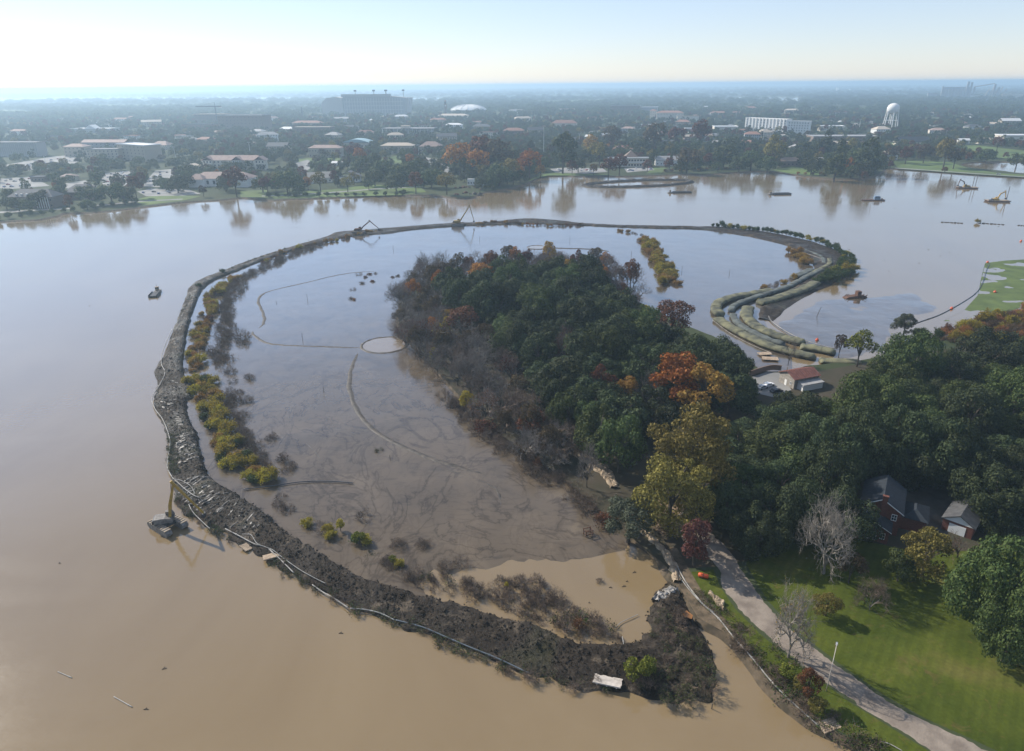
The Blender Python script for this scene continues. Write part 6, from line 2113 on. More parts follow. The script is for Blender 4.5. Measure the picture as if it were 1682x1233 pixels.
building("lakeside_hall", "red hipped roof hall beyond the far car park", 1007, 1040, 252, 6, 18, 'hip', 5.5, M_CREAM, M_TILE, 1, 6, lm="the red hipped hall")
b_ = building("motel", "two storey motel with pale balcony bands facing the lake", 998, 1064, 274, 14, 14, 'flat', .4, M_CREAM, M_DARKROOF, 2, 14, winw=2.2, winh=1.8, lm="the two storey motel")
w, h, d = dims(b_)
for z in (h * .48, h * .97):
    MB().box(-.5, w + .5, -2.2, -.14, z, z + 1.0).build("balcony_band", M_OFFWHITE, b_)
roof_mb('hip', w * .42, w * .75, 3, d + 8, h + .3, 8, .5).build("pyramid_roof", M_BROWNWALL, b_)
building("lake_house", "grey roofed house beside the two storey motel", 1077, 1113, 272, 8, 14, 'gable_x', 5, M_OFFWHITE, M_GREYROOF, 1, 6, lm="the grey roofed lake house")
building("pink_shop", "pink walled building with white roof among the northern houses", 1125, 1152, 220, 8, 22, 'flat', 1, mat("pink_wall", (.48, .26, .24), .85), M_WHITEROOF, 1, 6, lm="the pink building")
building("warehouse", "white roofed warehouse right of the pink building", 1173, 1211, 218, 9, 34, 'flat', 1, M_CREAM, M_WHITEROOF, 1, 7, lm="the white roofed warehouse")
b_ = building("white_apartments", "long white apartment slab with rows of balconies", 1223, 1290, 218, 19, 16, 'flat', 1, M_OFFWHITE, M_WHITEROOF, 5, 14, winw=1.8, winh=2, dy=-4, lm="the long white apartment slab")
w, h, d = dims(b_)
for i in range(12):
    MB().box(w * (i + .1) / 12, w * (i + .42) / 12, -2.0, -.14, 0, h + 1.2).build("balcony_tower", M_OFFWHITE, b_)
b_ = building("white_apartments", "white apartment slab end with darker side, right of the long slab", 1292, 1327, 221, 19, 18, 'flat', 1, M_OFFWHITE, M_WHITEROOF, 5, 8, winw=1.8, winh=2, dy=-1, lm="the white slab end")
building("school_block", "long low flat roofed school with grey roofs", 1335, 1440, 234, 9, 45, 'flat', .8, M_BROWNWALL, M_GREYROOF, 1, 18, lm="the long grey school")
building("school_block", "pale low block behind the long grey school", 1347, 1386, 215, 7, 30, 'flat', .8, M_CREAM, M_WHITEROOF, 1, 7)
building("town_house", "cream town house in front of the long grey school", 1369, 1392, 246, 9, 12, 'gable_x', 4, M_CREAM, M_TANROOF, 2, 4)
building("town_house", "brown roofed town house in front of the long grey school", 1396, 1420, 246, 8, 12, 'gable_x', 4, M_CREAM, M_PINKROOF, 2, 4)
building("metal_barn", "large barn with slate blue metal roof beside the sports field", 1478, 1528, 239, 5, 30, 'gable_x', 8, M_CREAM, M_SLATE, 1, 6, lm="the metal roofed barn")
building("gym_hall", "long cream hall at the right end of the far fields", 1647, 1720, 238, 14, 30, 'flat', 1, M_CREAM, M_WHITEROOF, 1, 6, lm="the long cream hall")
building("town_house", "small white house by the far fields", 1575, 1592, 237, 6, 10, 'gable_x', 3, M_OFFWHITE, M_WHITEROOF, 1, 3)
building("town_house", "small cream house by the far fields, nearer the long cream hall", 1608, 1630, 236, 6, 12, 'gable_x', 3, M_CREAM, M_TANROOF, 1, 4)
building("lake_house", "brown roofed lake house behind the wooded far shore", 1279, 1318, 273, 8, 16, 'hip', 4, M_BROWNWALL, M_BROWNWALL, 1, 6, lm="the brown roofed lake house")
building("lake_house", "white lake house among tall shore trees", 1298, 1318, 252, 9, 12, 'gable_y', 4, M_OFFWHITE, M_GREYROOF, 2, 3)
building("lake_house", "grey lake house between two round shore trees", 1345, 1362, 274, 9, 12, 'gable_x', 4, M_GREYWALL, M_GREYROOF, 2, 4)
building("lake_house", "pale lake house beside the large wooded point", 1452, 1474, 262, 8, 12, 'gable_x', 4, M_OFFWHITE, M_TANROOF, 1, 4)

# -- water tower
p = G(1461, 211, LAND_Z)
k = P(p)[2] / FPX
o = empty("water_tower", p, 0, "white water tower on tall legs above the trees", "water tower")
rr = 9.4 * k
hh = 39 * k
MB().lathe([(.6, hh - 17 * k), (rr * .55, hh - 16 * k), (rr * .92, hh - 13 * k), (rr, hh - 9.5 * k), (rr * .98, hh - 6.5 * k), (rr * .8, hh - 3 * k), (rr * .45, hh - .8 * k), (.5, hh)], 24).build("tank", M_OFFWHITE, o, True)
for i in range(6):
    a = 2 * math.pi * i / 6 + .3
    MB().tube([(rr * 1.25 * math.cos(a), rr * 1.25 * math.sin(a), 0), (rr * .93 * math.cos(a), rr * .93 * math.sin(a), hh - 11 * k)], .75 * k, 6).build("leg", M_OFFWHITE, o)
MB().tube([(0, 0, 0), (0, 0, hh - 16 * k)], 1.1 * k, 8).build("riser", M_OFFWHITE, o)
MB().tube([(rr * 1.1 * math.cos(.3 + i * math.pi / 3), rr * 1.1 * math.sin(.3 + i * math.pi / 3), hh * .33) for i in range(7)], .3 * k, 4).build("ring_brace", M_OFFWHITE, o)
LANDMARK.append(("the water tower", 1461, 190))

# -- refinery on the skyline
p = G(1575, 162, LAND_Z)
k = P(p)[2] / FPX
o = empty("refinery", p, R(-20), "grain terminal of silos and lattice towers on the far skyline", "industrial plant")
for i in range(9):
    MB().lathe([(3.2 * k, 0), (3.2 * k, 15 * k)], 10, ((-24 + i * 4.6) * k, 0, 0)).build("silo", M_CONC, o)
MB().box(-25 * k, 15 * k, -2 * k, 2 * k, 15.2 * k, 18 * k).build("headhouse", M_GREYWALL, o)
for x, hgt, ww in ((-27, 19, 1.2), (8, 26, 1.7), (13, 25, 1.4), (18, 18, 1.4), (46, 22, 1.4), (52, 17, 1.2)):
    MB().box((x - ww) * k, (x + ww) * k, -5 * k, -2.5 * k, 0, hgt * k).build("tower", M_GREYWALL, o)
MB().tube([(18 * k, 0, 18 * k), (46 * k, 0, 23 * k)], .8 * k, 5).build("conveyor", M_GREYWALL, o)
for i in range(5):
    MB().tube([((34 + i * 6) * k, 0, 0), ((40 + i * 6) * k, 0, (15 + (i % 2) * 3) * k)], .9 * k, 5).build("conveyor", M_CONC, o)
MB().box(15 * k, 34 * k, -6 * k, 0, 0, 5 * k).build("loading_shed", M_OFFWHITE, o)
MB().box(62 * k, 90 * k, 4 * k, 12 * k, 0, 7 * k).build("loading_shed", M_CREAM, o)
MB().box(-46 * k, -33 * k, 0, 6 * k, 0, 9 * k).build("dark_store", M_GREYWALL, o)
LANDMARK.append(("the silos", 1570, 150))
for px, lab in ((1375, "white storage tank on the far skyline, the larger one"), (1395, "white storage tank on the far skyline, the smaller one")):
    p = G(px, 149, LAND_Z)
    k = P(p)[2] / FPX
    s_ = 2.4 if px == 1375 else 1.6
    o = empty("storage_tank", p, 0, lab, "tank")
    MB().lathe([(s_ * k, 0), (s_ * k, s_ * 1.5 * k)], 14).build("shell", M_OFFWHITE, o)
    MB().lathe([(s_ * 1.04 * k, s_ * 1.5 * k), (s_ * .7 * k, s_ * 1.9 * k), (.3, s_ * 2.1 * k)], 14).build("cap", M_OFFWHITE, o)

# -- floodlight masts
for px, yb, yt, lab in ((291, 272, 242, "white mast over the western car park"), (893, 256, 209, "tall pale mast among trees behind the autumn oaks"), (944, 257, 227, "pale mast right of the tall mast by the far car park"), (951, 240, 220, "farther pale mast behind the far car park"), (1252, 239, 212, "pale mast before the white apartment slab"),
                        (1410, 217, 197, "pale mast behind the long grey school"), (412, 258, 234, "thin mast behind the three storey pink roofed building"), (688, 258, 238, "thin mast beside the pink pyramid roofed hall"), (77, 275, 255, "thin mast on the western car park, farther left one")):
    p = G(px, yb, LAND_Z)
    k = P(p)[2] / FPX
    o = empty("light_mast", p, 0, lab, "light mast", "light masts of the town")
    MB().tube([(0, 0, 0), (0, 0, (yb - yt) * k)], [.38, .22], 6).build("pole", M_OFFWHITE, o)
    MB().box(-2.2, 2.2, -.3, .3, (yb - yt) * k - 1.4, (yb - yt) * k).build("lamp_bank", M_GREYWALL, o)

# -- car parks, roads, lawns (each sheet a little above the last)
def sheet(name, pxs, m, dz, clear=True):
    W_ = pxpoly(pxs, LAND_Z)
    CLEAR.append(W_) if clear else None
    return kind(fill_poly(name, W_, LAND_Z + dz, m), "structure")


CLEAR = []
sheet("car_park", [(0, 272), (0, 281), (70, 279), (118, 272), (138, 258), (110, 255), (85, 257)], M_PAVE, .03)
sheet("car_park", [(172, 284), (240, 278), (228, 290), (204, 305), (172, 308), (165, 295)], M_PAVE, .03)
sheet("car_park", [(234, 306), (244, 292), (255, 280), (304, 275), (303, 285), (285, 294), (262, 307)], M_PAVE, .03)
sheet("car_park", [(0, 293), (50, 290), (70, 299), (82, 305), (20, 310), (0, 309)], M_PAVE, .03)
sheet("plaza", [(100, 302), (140, 296), (150, 302), (172, 309), (150, 316), (105, 308)], M_PAVE, .03)
sheet("service_road", [(225, 314), (250, 309), (310, 311), (330, 318), (300, 321), (240, 322)], M_PAVE, .03)
sheet("plaza", [(680, 262), (700, 258), (720, 262), (738, 275), (745, 290), (730, 285), (712, 272)], M_PAVE, .03)
sheet("car_park", [(903, 277), (930, 275), (990, 276), (998, 282), (960, 285), (912, 283)], M_PAVE, .03)
sheet("car_park", [(1025, 276), (1070, 274), (1075, 279), (1030, 283)], M_PAVE, .03)
sheet("car_park", [(484, 268), (505, 262), (520, 270), (500, 282), (482, 284)], M_PAVE, .03)
sheet("lakeside_path", [(-60, 351), (0, 347), (60, 344), (117, 341), (117, 343), (60, 346), (0, 350), (-60, 354)], M_PAVE, .03)
sheet("lakeside_path", [(140, 337), (180, 335), (215, 330), (300, 326), (300, 327.4), (215, 332), (180, 337), (140, 339)], M_PAVE, .03)
sheet("lakeside_path", [(430, 321), (480, 319.5), (560, 314), (620, 309), (690, 306), (690, 307), (620, 310.5), (560, 315.5), (480, 321), (430, 322.4)], M_PAVE, .03)
sheet("grass_bank", [(220, 328), (262, 318), (295, 320), (330, 322), (300, 329), (235, 337)], M_FIELD, .02)
sheet("grass_bank", [(395, 313), (440, 312), (440, 324), (395, 323)], M_FIELD, .02)
sheet("grass_bank", [(440, 318), (545, 311), (610, 303), (690, 306), (700, 315), (660, 320), (560, 323), (450, 326)], M_FIELD, .02)
sheet("grass_field", [(620, 262), (650, 256), (672, 262), (660, 272), (630, 272)], M_FIELD, .02)
sheet("grass_field", [(490, 260), (560, 259), (575, 264), (530, 270), (488, 266)], M_FIELD, .02)
sheet("grass_bank", [(862, 300), (880, 290), (905, 283), (980, 286), (1010, 286), (960, 288), (900, 288), (880, 293)], M_FIELD, .02)
sheet("grass_bank", [(1062, 284), (1075, 274), (1095, 276), (1085, 285)], M_FIELD, .02)
sheet("grass_bank", [(1270, 279), (1300, 273), (1345, 278), (1345, 288), (1300, 285)], M_FIELD, .02)
sheet("grass_field", [(1445, 234), (1478, 234), (1478, 243), (1447, 244)], M_FIELD, .02)
sheet("grass_field", [(1560, 238), (1600, 238), (1682, 247), (1720, 250), (1720, 262), (1600, 258), (1580, 250)], M_FIELD, .02)
sheet("levee", [(1466, 264), (1500, 264), (1560, 266), (1590, 276), (1640, 284), (1760, 292), (1760, 297), (1682, 291), (1600, 286), (1520, 280), (1476, 277)], M_FIELD, .02)
sheet("levee_road", [(1470, 275.2), (1520, 278.4), (1600, 284.2), (1682, 289.6), (1760, 294), (1760, 295.2), (1682, 290.6), (1600, 285.2), (1520, 279.4), (1470, 276.2)], M_PAVE, .05)
sheet("river", [(-300, 161), (130, 158.4), (300, 158.4), (500, 159), (770, 160.5), (770, 163.5), (670, 163.6), (500, 162.4), (300, 163), (160, 163.8), (-300, 167)], M_POND, .3)
sheet("river", [(1030, 158), (1180, 158.8), (1320, 160), (1320, 163), (1180, 161), (1030, 160)], M_POND, .3)
sheet("flooded_field", [(1257, 161), (1320, 163.5), (1315, 166), (1260, 165)], M_POND, .35)
sheet("farm_field", [(-200, 178), (40, 181), (60, 186), (0, 189), (-200, 188)], M_FIELD, .25)
sheet("farm_field", [(150, 172), (330, 171), (330, 175), (150, 177)], M_FIELD, .25)
sheet("farm_field", [(880, 166), (1000, 163), (1000, 167), (880, 170)], M_FIELD, .25)

# -- cars standing in the car parks
g = random.Random(3)
spots = []
for poly, n_ in (([(5, 274), (66, 277), (116, 270), (132, 259), (112, 257)], 26), ([(176, 285), (234, 280), (204, 303), (176, 305)], 24), ([(240, 303), (256, 282), (300, 277), (298, 284), (264, 304)], 18), ([(0, 295), (48, 292), (74, 303), (20, 308), (0, 307)], 14), ([(905, 278), (988, 277), (994, 281), (915, 282)], 10), ([(1028, 277), (1070, 275), (1072, 278), (1032, 282)], 7), ([(700, 262), (716, 263), (734, 277), (738, 284)], 5), ([(230, 316), (300, 313), (300, 319), (245, 320)], 8)):
    c = 0
    while c < n_:
        x, y = g.uniform(min(q[0] for q in poly), max(q[0] for q in poly)), g.uniform(min(q[1] for q in poly), max(q[1] for q in poly))
        if in_poly(x, y, poly):
            q = G(x, y, LAND_Z + .04)
            if all((q.x - s.x) ** 2 + (q.y - s.y) ** 2 > 25 for s in spots):
                spots.append(q)
                car(q, R(g.choice((15, 105, 20))), g.choice(("white", "silver", "black", "grey", "red", "blue", "white", "silver")))
            c += 1
car(G(1640, 286.5, LAND_Z + .06), R(-35), "silver", "silver car driving on the levee road")

# -- many small houses of the town, each a house with its own colours
g = random.Random(12)
HZ = [([(960, 205), (1110, 200), (1215, 205), (1330, 222), (1320, 240), (1200, 245), (1100, 240), (960, 235)], 48), ([(1110, 170), (1400, 175), (1450, 190), (1330, 195), (1120, 195)], 22), ([(1340, 196), (1440, 200), (1440, 212), (1400, 216)], 8), ([(1500, 180), (1680, 190), (1680, 218), (1500, 215)], 16), ([(250, 215), (420, 222), (470, 245), (300, 240)], 10),
      ([(560, 190), (830, 196), (830, 206), (560, 204)], 14), ([(10, 200), (300, 190), (300, 205), (20, 215)], 10)]
WALLS = [(M_CREAM, "cream"), (M_OFFWHITE, "white"), (M_BEIGE, "beige"), (M_GREYWALL, "grey"), (M_BROWNWALL, "brown")]
ROOFS = [(M_WHITEROOF, "white"), (M_TANROOF, "tan"), (M_TILE, "red tile"), (M_GREYROOF, "grey"), (M_DARKROOF, "dark"), (M_PINKROOF, "pink tile")]
for poly, n_ in HZ:
    c = t_ = 0
    while c < n_ and t_ < 600:
        t_ += 1
        x, y = g.uniform(min(q[0] for q in poly), max(q[0] for q in poly)), g.uniform(min(q[1] for q in poly), max(q[1] for q in poly))
        q = G(x, y, LAND_Z)
        if not in_poly(x, y, poly) or any((q.x - f[0]) ** 2 + (q.y - f[1]) ** 2 < (f[2] + 8) ** 2 for f in FOOT):
            continue
        c += 1
        w_, d_, h_ = g.uniform(11, 26), g.uniform(9, 14), g.uniform(3.2, 6.5)
        wm, wn_ = g.choice(WALLS)
        rm, rn_ = g.choice(ROOFS)
        rt = g.choice(("gable_x", "gable_x", "hip", "flat"))
        o = empty("town_house", q, R(g.uniform(-35, 35)))
        MB().box(0, w_, 0, d_, 0, h_).build("wall", wm, o)
        roof_mb(rt, 0, w_, 0, d_, h_, .6 if rt == "flat" else g.uniform(2.5, 4), .6).build("roof", rm, o)
        for i in range(4):
            child("window", FARWIN, o, (w_ * (i + .5) / 4, 0, 1.0), 0, (1.5, 1, 1.5))
        o["category"] = "house"
        PENDING.append((o, f"{wn_} walled house with {rn_} roof", "houses of the town"))
        FOOT.append((q.x + w_ / 2, q.y + d_ / 2, 9))

HALLS = [(215, 232, 30), (262, 246, 34), (300, 232, 30), (335, 236, 36), (440, 232, 40), (455, 250, 34), (470, 218, 38), (575, 214, 44), (600, 224, 36), (545, 232, 30), (650, 232, 30), (735, 236, 36), (690, 214, 34), (745, 212, 40), (790, 214, 44), (800, 226, 34), (860, 200, 50), (880, 222, 34), (660, 198, 44), (720, 203, 44), (560, 200, 44), (520, 196, 40), (445, 200, 44), (420, 222, 34), (250, 208, 50), (200, 200, 60), (90, 232, 40), (30, 222, 50), (980, 198, 44), (1180, 190, 50), (1230, 182, 50), (1300, 186, 44), (1380, 190, 40), (850, 186, 60), (930, 184, 60), (1120, 208, 34), (1060, 212, 32), (1030, 218, 28), (1235, 232, 28), (1260, 226, 26), (1160, 232, 26), (1450, 222, 30), (1540, 222, 30), (1600, 218, 34), (1660, 208, 40)]
for i, (px, py, w_) in enumerate(HALLS):
    q = G(px, py, LAND_Z)
    if any((q.x - f[0]) ** 2 + (q.y - f[1]) ** 2 < (f[2] + 6) ** 2 for f in FOOT):
        continue
    wm, wn_ = g.choice(WALLS[:4])
    rm, rn_ = g.choice(ROOFS)
    rt = g.choice(("gable_x", "hip", "hip", "flat"))
    d_, h_ = g.uniform(14, 22), g.uniform(8, 13)
    o = empty("campus_hall", q, R(g.uniform(-25, 25)))
    MB().box(-w_ / 2, w_ / 2, 0, d_, 0, h_).build("wall", wm, o)
    roof_mb(rt, -w_ / 2, w_ / 2, 0, d_, h_, .9 if rt == "flat" else g.uniform(3.5, 6), .8).build("roof", rm, o)
    for r in range(3):
        for c in range(8):
            child("window", FARWIN, o, (-w_ / 2 + w_ * (c + .5) / 8, 0, .8 + r * h_ / 3), 0, (1.6, 1, h_ / 6))
    o["category"] = "building"
    PENDING.append((o, f"{wn_} campus hall with {rn_} roof", "campus halls among the trees"))
    for s_ in (-.3, 0, .3):
        FOOT.append((q.x + s_ * w_, q.y + d_ / 2 - 8, 15))

# -- spoil yard on the far shore
for i in range(16):
    x, y = 748 + (i % 8) * 6 + random.uniform(-2, 2), 309 + (i // 8) * 9 + random.uniform(-2, 2)
    q = G(x, y, LAND_Z)
    o = MB()
    r_ = random.uniform(1.5, 3.2)
    n = 9
    pts_ = []
    for a in range(n):
        an = 2 * math.pi * a / n
        pts_.append((r_ * math.cos(an) * random.uniform(.8, 1.2), r_ * math.sin(an) * random.uniform(.8, 1.2)))
    o.v = [Vector((a, b, -.3)) for a, b in pts_] + [Vector((a * .55, b * .55, r_ * random.uniform(.4, .7))) for a, b in pts_] + [Vector((0, 0, r_ * .8))]
    o.f = [(a, (a + 1) % n, n + (a + 1) % n, n + a) for a in range(n)] + [(n + a, n + (a + 1) % n, 2 * n) for a in range(n)]
    ob = o.build("spoil_heap", random.choice((M_BERM, M_SILT, M_RUST)))
    ob.location = q
    ob["category"] = "spoil heap"
    PENDING.append((ob, "heap of dug spoil", "spoil heaps on the far shore"))
LANDMARK.append(("the spoil yard", 765, 315))

# -- trees of the far shore, one by one: (kind, px, py of crown middle, width px)
SHORE = "trees along the far shore"
HAND = [("far_oak", 28, 333, 30), ("far_oak", 62, 325, 36), ("far_oak", 92, 316, 30), ("far_tall", 95, 298, 22), ("far_tall", 160, 290, 22), ("far_oak", 145, 318, 40), ("far_oak", 180, 315, 44), ("far_oak", 205, 318, 34), ("far_rust", 220, 305, 26), ("far_oak", 230, 296, 20), ("far_oak", 290, 301, 34), ("far_oak", 305, 295, 30), ("far_oak", 272, 303, 20),
        ("far_rust", 385, 296, 36), ("far_oak", 430, 300, 34), ("far_red", 438, 300, 24), ("far_oak", 470, 296, 48), ("far_orange", 505, 300, 16), ("far_olive", 525, 297, 26), ("far_oak", 490, 310, 22), ("far_olive", 570, 300, 22), ("far_oak", 605, 302, 20), ("far_oak", 600, 270, 40), ("far_red", 580, 248, 24), ("far_orange", 590, 258, 24), ("far_oak", 630, 278, 40), ("far_oak", 615, 290, 34), ("far_oak", 655, 285, 40),
        ("far_oak", 680, 278, 44), ("far_oak", 665, 255, 26), ("far_oak", 650, 298, 34), ("far_rust", 682, 298, 26), ("far_oak", 708, 290, 40), ("far_olive", 733, 298, 30), ("far_oak", 720, 270, 30), ("far_orange", 755, 258, 44), ("far_rust", 790, 250, 44), ("far_orange", 785, 268, 36), ("far_brown", 820, 256, 44), ("far_oak", 845, 262, 40), ("far_orange", 870, 268, 36), ("far_oak", 820, 285, 44), ("far_olive", 833, 278, 34), ("far_gold", 888, 280, 18),
        ("far_oak", 805, 295, 26), ("far_tall", 925, 250, 44), ("far_gold", 972, 240, 30), ("far_olive", 985, 250, 32), ("far_oak", 950, 270, 28), ("far_rust", 940, 272, 18), ("far_gold", 975, 277, 14), ("far_rust", 1000, 272, 24), ("far_rust", 1018, 268, 26), ("far_rust", 1064, 270, 16), ("far_rust", 1100, 268, 18), ("far_brown", 1130, 260, 34), ("far_oak", 1120, 272, 26), ("far_rust", 1165, 262, 18), ("far_tall", 1147, 265, 14), ("far_oak", 1190, 255, 44), ("far_oak", 1205, 240, 40),
        ("far_oak", 1235, 262, 40), ("far_oak", 1262, 268, 34), ("far_olive", 1270, 245, 38), ("far_oak", 1215, 268, 30), ("far_oak", 1335, 268, 32), ("far_tall", 1375, 265, 36), ("far_oak", 1400, 262, 44), ("far_tall", 1425, 255, 40), ("far_oak", 1440, 268, 36), ("far_tall", 1385, 250, 32), ("far_oak", 1415, 278, 34), ("far_rust", 1421, 288, 12), ("far_rust", 1463, 270, 10), ("far_rust", 1552, 279, 9), ("far_brown", 1470, 250, 22), ("far_rust", 1490, 252, 22), ("far_brown", 1520, 250, 24), ("far_olive", 1555, 250, 36), ("far_brown", 1570, 258, 26),
        ("far_oak", 1622, 254, 26), ("far_oak", 1672, 262, 30), ("far_rust", 1640, 235, 18), ("far_tall", 1355, 236, 30), ("far_oak", 1320, 245, 34), ("far_red", 1110, 222, 30), ("far_rust", 1150, 222, 36), ("far_brown", 1075, 228, 40), ("far_oak", 1050, 238, 36), ("far_brown", 1005, 225, 30)]
for k_, px, py, d in HAND:
    o = put_px(k_, px, py, d, zf=.55, group=SHORE)
    FOOT.append((o.location.x, o.location.y, 5))


def no_far(a, b_):
    return any((a - f[0]) ** 2 + (b_ - f[1]) ** 2 < f[2] ** 2 for f in FOOT) or any(in_poly(a, b_, c) for c in CLEAR) or in_poly(a, b_, lake_poly) or in_poly(a, b_, POND2)


MIX = [("far_oak", 10), ("far_tall", 4), ("far_rust", 1), ("far_olive", 1.5), ("far_brown", 1.5), ("far_orange", .4)]
TOWN = "trees behind the far shore"
scatter_px([(0, 320), (100, 300), (250, 285), (420, 280), (420, 300), (300, 320), (100, 340), (0, 350)], 28, MIX, zmid=6, smin=.7, smax=1.1, seed=51, group=TOWN, skip=no_far)
scatter_px([(440, 280), (560, 262), (680, 258), (740, 285), (700, 305), (560, 312), (440, 315)], 24, MIX, zmid=6, smin=.7, smax=1.1, seed=52, group=TOWN, skip=no_far)
scatter_px([(735, 250), (800, 240), (880, 245), (900, 270), (860, 295), (800, 305), (745, 285)], 17, MIX, zmid=6, smin=.8, smax=1.2, seed=53, group=TOWN, skip=no_far)
scatter_px([(890, 240), (1000, 235), (1180, 240), (1290, 250), (1290, 275), (1180, 278), (1000, 262), (900, 268)], 27, MIX, zmid=6, smin=.7, smax=1.15, seed=54, group=TOWN, skip=no_far)
scatter_px([(1300, 248), (1440, 240), (1450, 272), (1400, 285), (1310, 278)], 21, MIX, zmid=6, smin=.8, smax=1.2, seed=55, group=TOWN, skip=no_far)
# reeds and low growth along the far shore
for i, (px, py) in enumerate([(1090 + 9 * j, 284 - j * .45) for j in range(14)] + [(440 + 16 * j, 325 - j * .25) for j in range(15)] + [(0 + 17 * j, 362 - j * 2.1) for j in range(14)] + [(1310 + 12 * j, 288 + (2 if j > 3 else 0)) for j in range(10)]):
    q = G(px + random.uniform(-4, 4), py - 1.0, LAND_Z)
    put("marsh_near" if px > 1000 else "willowgreen_near", q.x, q.y, LAND_Z - .2, random.uniform(.9, 1.5), group="shrubs along the far shore", look="low shore shrub")

# -- the town's canopy beyond: thousands of crowns that read as one mass
def far_wood(name, pts, scales, protos):
    me = bpy.data.meshes.new(name)
    me.from_pydata(pts, [], [])
    at = me.attributes.new("s", 'FLOAT', 'POINT')
    at.data.foreach_set("value", scales)
    o = bpy.data.objects.new(name, me)
    COL.objects.link(o)
    coll = bpy.data.collections.new(name + "_kinds")
    for i, mesh_ in enumerate(protos):
        c = bpy.data.objects.new(name + "_kind", mesh_)
        coll.objects.link(c)
    ng = bpy.data.node_groups.new(name, 'GeometryNodeTree')
    ng.interface.new_socket("Geometry", in_out='INPUT', socket_type='NodeSocketGeometry')
    ng.interface.new_socket("Geometry", in_out='OUTPUT', socket_type='NodeSocketGeometry')
    n = ng.nodes
    gi, go = n.new("NodeGroupInput"), n.new("NodeGroupOutput")
    ci = n.new("GeometryNodeCollectionInfo")
    ci.inputs[0].default_value = coll
    ci.inputs[1].default_value = True
    ci.inputs[2].default_value = True
    m2p = n.new("GeometryNodeMeshToPoints")
    iop = n.new("GeometryNodeInstanceOnPoints")
    iop.inputs["Pick Instance"].default_value = True
    rv = n.new("FunctionNodeRandomValue")
    rv.data_type = 'FLOAT_VECTOR'
    rv.inputs[0].default_value = (0, 0, 0)
    rv.inputs[1].default_value = (0, 0, 6.283)
    na = n.new("GeometryNodeInputNamedAttribute")
    na.data_type = 'FLOAT'
    na.inputs[0].default_value = "s"
    L = ng.links
    L.new(gi.outputs[0], m2p.inputs[0])
    L.new(m2p.outputs[0], iop.inputs["Points"])
    L.new(ci.outputs[0], iop.inputs["Instance"])
    L.new(rv.outputs[0], iop.inputs["Rotation"])
    L.new(na.outputs[0], iop.inputs["Scale"])
    L.new(iop.outputs[0], go.inputs[0])
    md = o.modifiers.new("scatter", 'NODES')
    md.node_group = ng
    return kind(o, "stuff")


gn = np.random.default_rng(77)
FA = np.array([(f[0], f[1], f[2]) for f in FOOT])
pts, scl = [], []
yy = 720.0
while yy < 2600:
    step = 12.5 + (yy - 700) * .006
    xx = -yy * .86
    while xx < yy * .86:
        a, b_ = xx + gn.uniform(-.45, .45) * step, yy + gn.uniform(-.45, .45) * step
        px, py, _ = P((a, b_, 8))
        dens = .62 + .55 * noise.noise(Vector((a * .004, b_ * .004, 3)))
        if px < 330:
            dens -= .08 + .2 * (py > 240)
        if 950 < px < 1450 and 195 < py < 240:
            dens -= .12
        if gn.random() < dens and -40 < px < 1730 and py > 120:
            if not (((FA[:, 0] - a) ** 2 + (FA[:, 1] - b_) ** 2) < FA[:, 2] ** 2).any() and not any(in_poly(a, b_, c) for c in CLEAR) and not in_poly(a, b_, lake_poly) and not in_poly(a, b_, POND2):
                near_hand = b_ < (1010 if px > 430 else 800) and (py > 262)
                if not near_hand:
                    pts.append((a, b_, LAND_Z - .5))
                    scl.append(gn.uniform(.6, 1.15))
        xx += step
    yy += step * .9
kinds_ = [PROTO["far_oak"][i][0] for i in range(5)] * 2 + [PROTO["far_tall"][i][0] for i in range(3)] + [PROTO["far_brown"][0][0], PROTO["far_olive"][0][0], PROTO["far_rust"][0][0]]
far_wood("town_trees", pts, scl, kinds_)
n_town = len(pts)
pts, scl = [], []
FARLOW = []
for s in range(4):
    C, Nn, L = crown_points(22, 9, 5, 26, 420, 500 + s, rl=.3)
    FARLOW.append(quads_mesh("grove", C, Nn, 3.4, LEAF["farmix"]))
yy = 2550.0
while yy < 16000:
    step = 30 + (yy - 2500) * .014
    xx = -yy * .86
    while xx < yy * .86:
        a, b_ = xx + gn.uniform(-.45, .45) * step, yy + gn.uniform(-.45, .45) * step
        dens = .62 + .8 * noise.noise(Vector((a * .0011, b_ * .0005, 3)))
        if gn.random() < dens and not any(in_poly(a, b_, c) for c in CLEAR) and not (((FA[:, 0] - a) ** 2 + (FA[:, 1] - b_) ** 2) < (FA[:, 2] + 18) ** 2).any():
            pts.append((a, b_, LAND_Z - .5))
            scl.append(gn.uniform(.7, 1.2) * (1 + (yy - 2500) * .00006))
        xx += step
    yy += step * 1.3
far_wood("distant_woods", pts, scl, FARLOW)
print("canopy", n_town, len(pts))

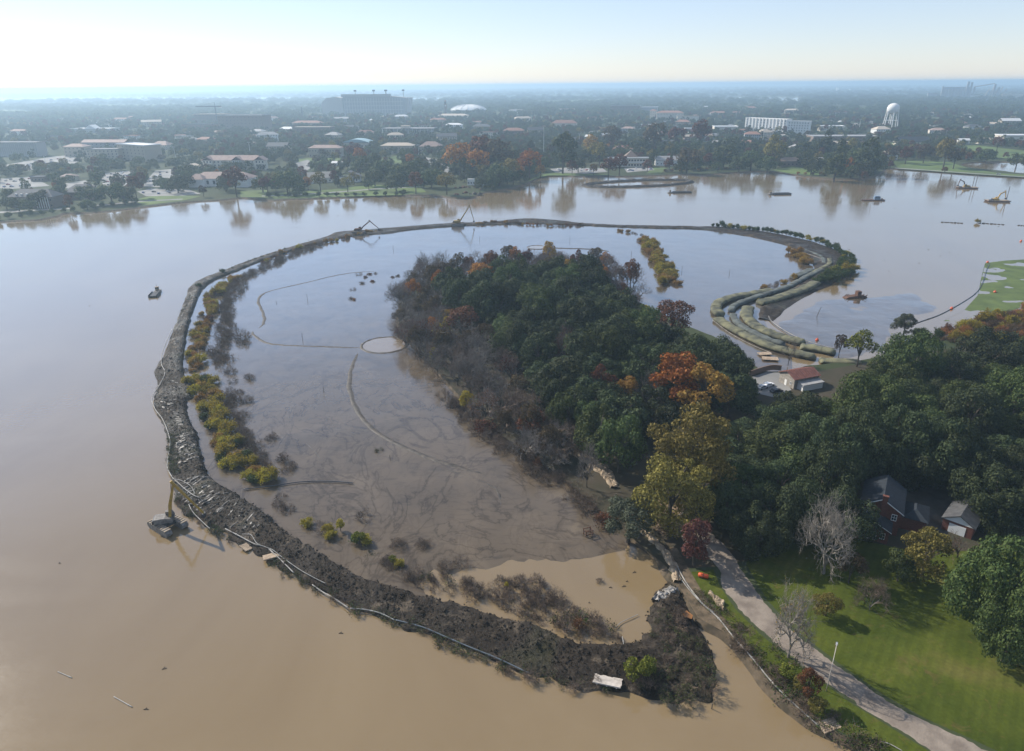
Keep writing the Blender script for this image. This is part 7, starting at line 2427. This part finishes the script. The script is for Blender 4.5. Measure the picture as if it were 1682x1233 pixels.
# ================================================================== LABELS FOR THE MANY
LANDMARK += [("the brick house", 1448, 835), ("the white gabled garage", 1585, 850), ("the tin roofed shed", 1304, 622), ("the olive gold tree", 1136, 725), ("the rust red waterside tree", 1107, 512), ("the bright orange tree", 1118, 625), ("the round settling pool", 632, 567), ("the pontoon excavator", 278, 860), ("the black discharge pipe", 495, 792),
             ("the timber frame in the mud", 966, 875), ("the pale timber mat", 998, 1119), ("the brown pool", 980, 960), ("the wood's far tip", 720, 440), ("the half bare rust tree", 930, 570), ("the crimson tree", 1143, 890), ("the sandy bank", 975, 770), ("the bend of the tubes", 1195, 510), ("the spur of bushes", 1080, 430), ("the rusty wreck", 1404, 487),
             ("the raised far excavator", 755, 360), ("the low far excavator", 595, 378), ("the tip of the far dike", 1390, 430), ("the small work boat", 256, 480), ("the timber mats", 425, 905), ("the blue pipe", 760, 1058), ("the tip of the near dike", 1165, 1110), ("the floating boom", 1600, 485), ("the red marsh", 1640, 535), ("the street light", 1365, 1100), ("the narrow dike end", 320, 480),
             ("the winding white hose", 262, 640), ("the head of the silt ridge", 420, 545), ("the small far pool", 882, 406), ("the ring dike", 1050, 302), ("the far barges", 1610, 320), ("the suction dredge", 1433, 328), ("the lime bush on the dike", 1050, 1115), ("the grey green bank tree", 1035, 838), ("the large pale bare tree", 1360, 905), ("the lawn's right end", 1650, 1010), ("the wood's right edge", 1660, 640),
             ("the upper tubes", 1260, 480), ("the far shore barge", 1284, 319), ("the floating poles", 160, 1130), ("the white shore pipe", 1235, 1080), ("the lower tubes", 1260, 545), ("the lime green young tree", 1415, 565), ("the lower mud shrubs", 600, 880), ("the middle dike pipe", 540, 980), ("the inner hose", 1025, 1035), ("the yellow bushes", 768, 655), ("the leaning pale tree", 1300, 1050), ("the tall mud stake", 497, 557)]
ORD = ["first", "second", "third", "fourth", "fifth", "sixth", "seventh", "eighth", "ninth", "tenth", "eleventh", "twelfth", "thirteenth", "fourteenth", "fifteenth", "sixteenth", "seventeenth", "eighteenth", "nineteenth", "twentieth"]
bpy.context.view_layer.update()
GR = {}
for o, look, grp in PENDING:
    px, py, _ = P(o.location)
    fz = 2.6 if py < 420 else 1.6            # the picture is squeezed in depth
    best = min(LANDMARK, key=lambda l: (l[1] - px) ** 2 + ((l[2] - py) * fz) ** 2)
    dx, dy = px - best[1], (py - best[2]) * fz
    di = ("right of" if dx > 0 else "left of") if abs(dx) > abs(dy) else ("in front of" if dy > 0 else "behind")
    GR.setdefault((look, di, best[0]), []).append((math.hypot(dx, dy), o, grp))
for (look, di, lm), L in GR.items():
    L.sort(key=lambda t: t[0])
    for i, (d, o, grp) in enumerate(L):
        if len(L) == 1:
            o["label"] = f"{look} {di} {lm}"
        else:
            od = ORD[i] if i < len(ORD) else f"{i + 1}" + {1: "st", 2: "nd", 3: "rd"}.get((i + 1) % 10, "th")
            o["label"] = f"{look} {di} {lm}, {od} from it"
        if grp:
            o["group"] = grp
for o in bpy.data.objects:
    for k in ("_w", "_h", "_d"):
        if k in o:
            del o[k]

# ================================================================== AIR
hz = MB().box(-50000, 50000, -900, 50000, -2.0, 114.0).build("haze", None)
kind(hz, "stuff")
hm = bpy.data.materials.new("haze")
hm.use_nodes = True
N = NT(hm)
N.n.clear()
pv = N.add("ShaderNodeVolumePrincipled")
pv.inputs["Color"].default_value = (0.58, 0.80, 1.0, 1)
pv.inputs["Density"].default_value = 0.00018
pv.inputs["Anisotropy"].default_value = 0.4
oo_ = N.add("ShaderNodeOutputMaterial")
N.link(pv.outputs[0], oo_.inputs["Volume"])
hz.data.materials.append(hm)
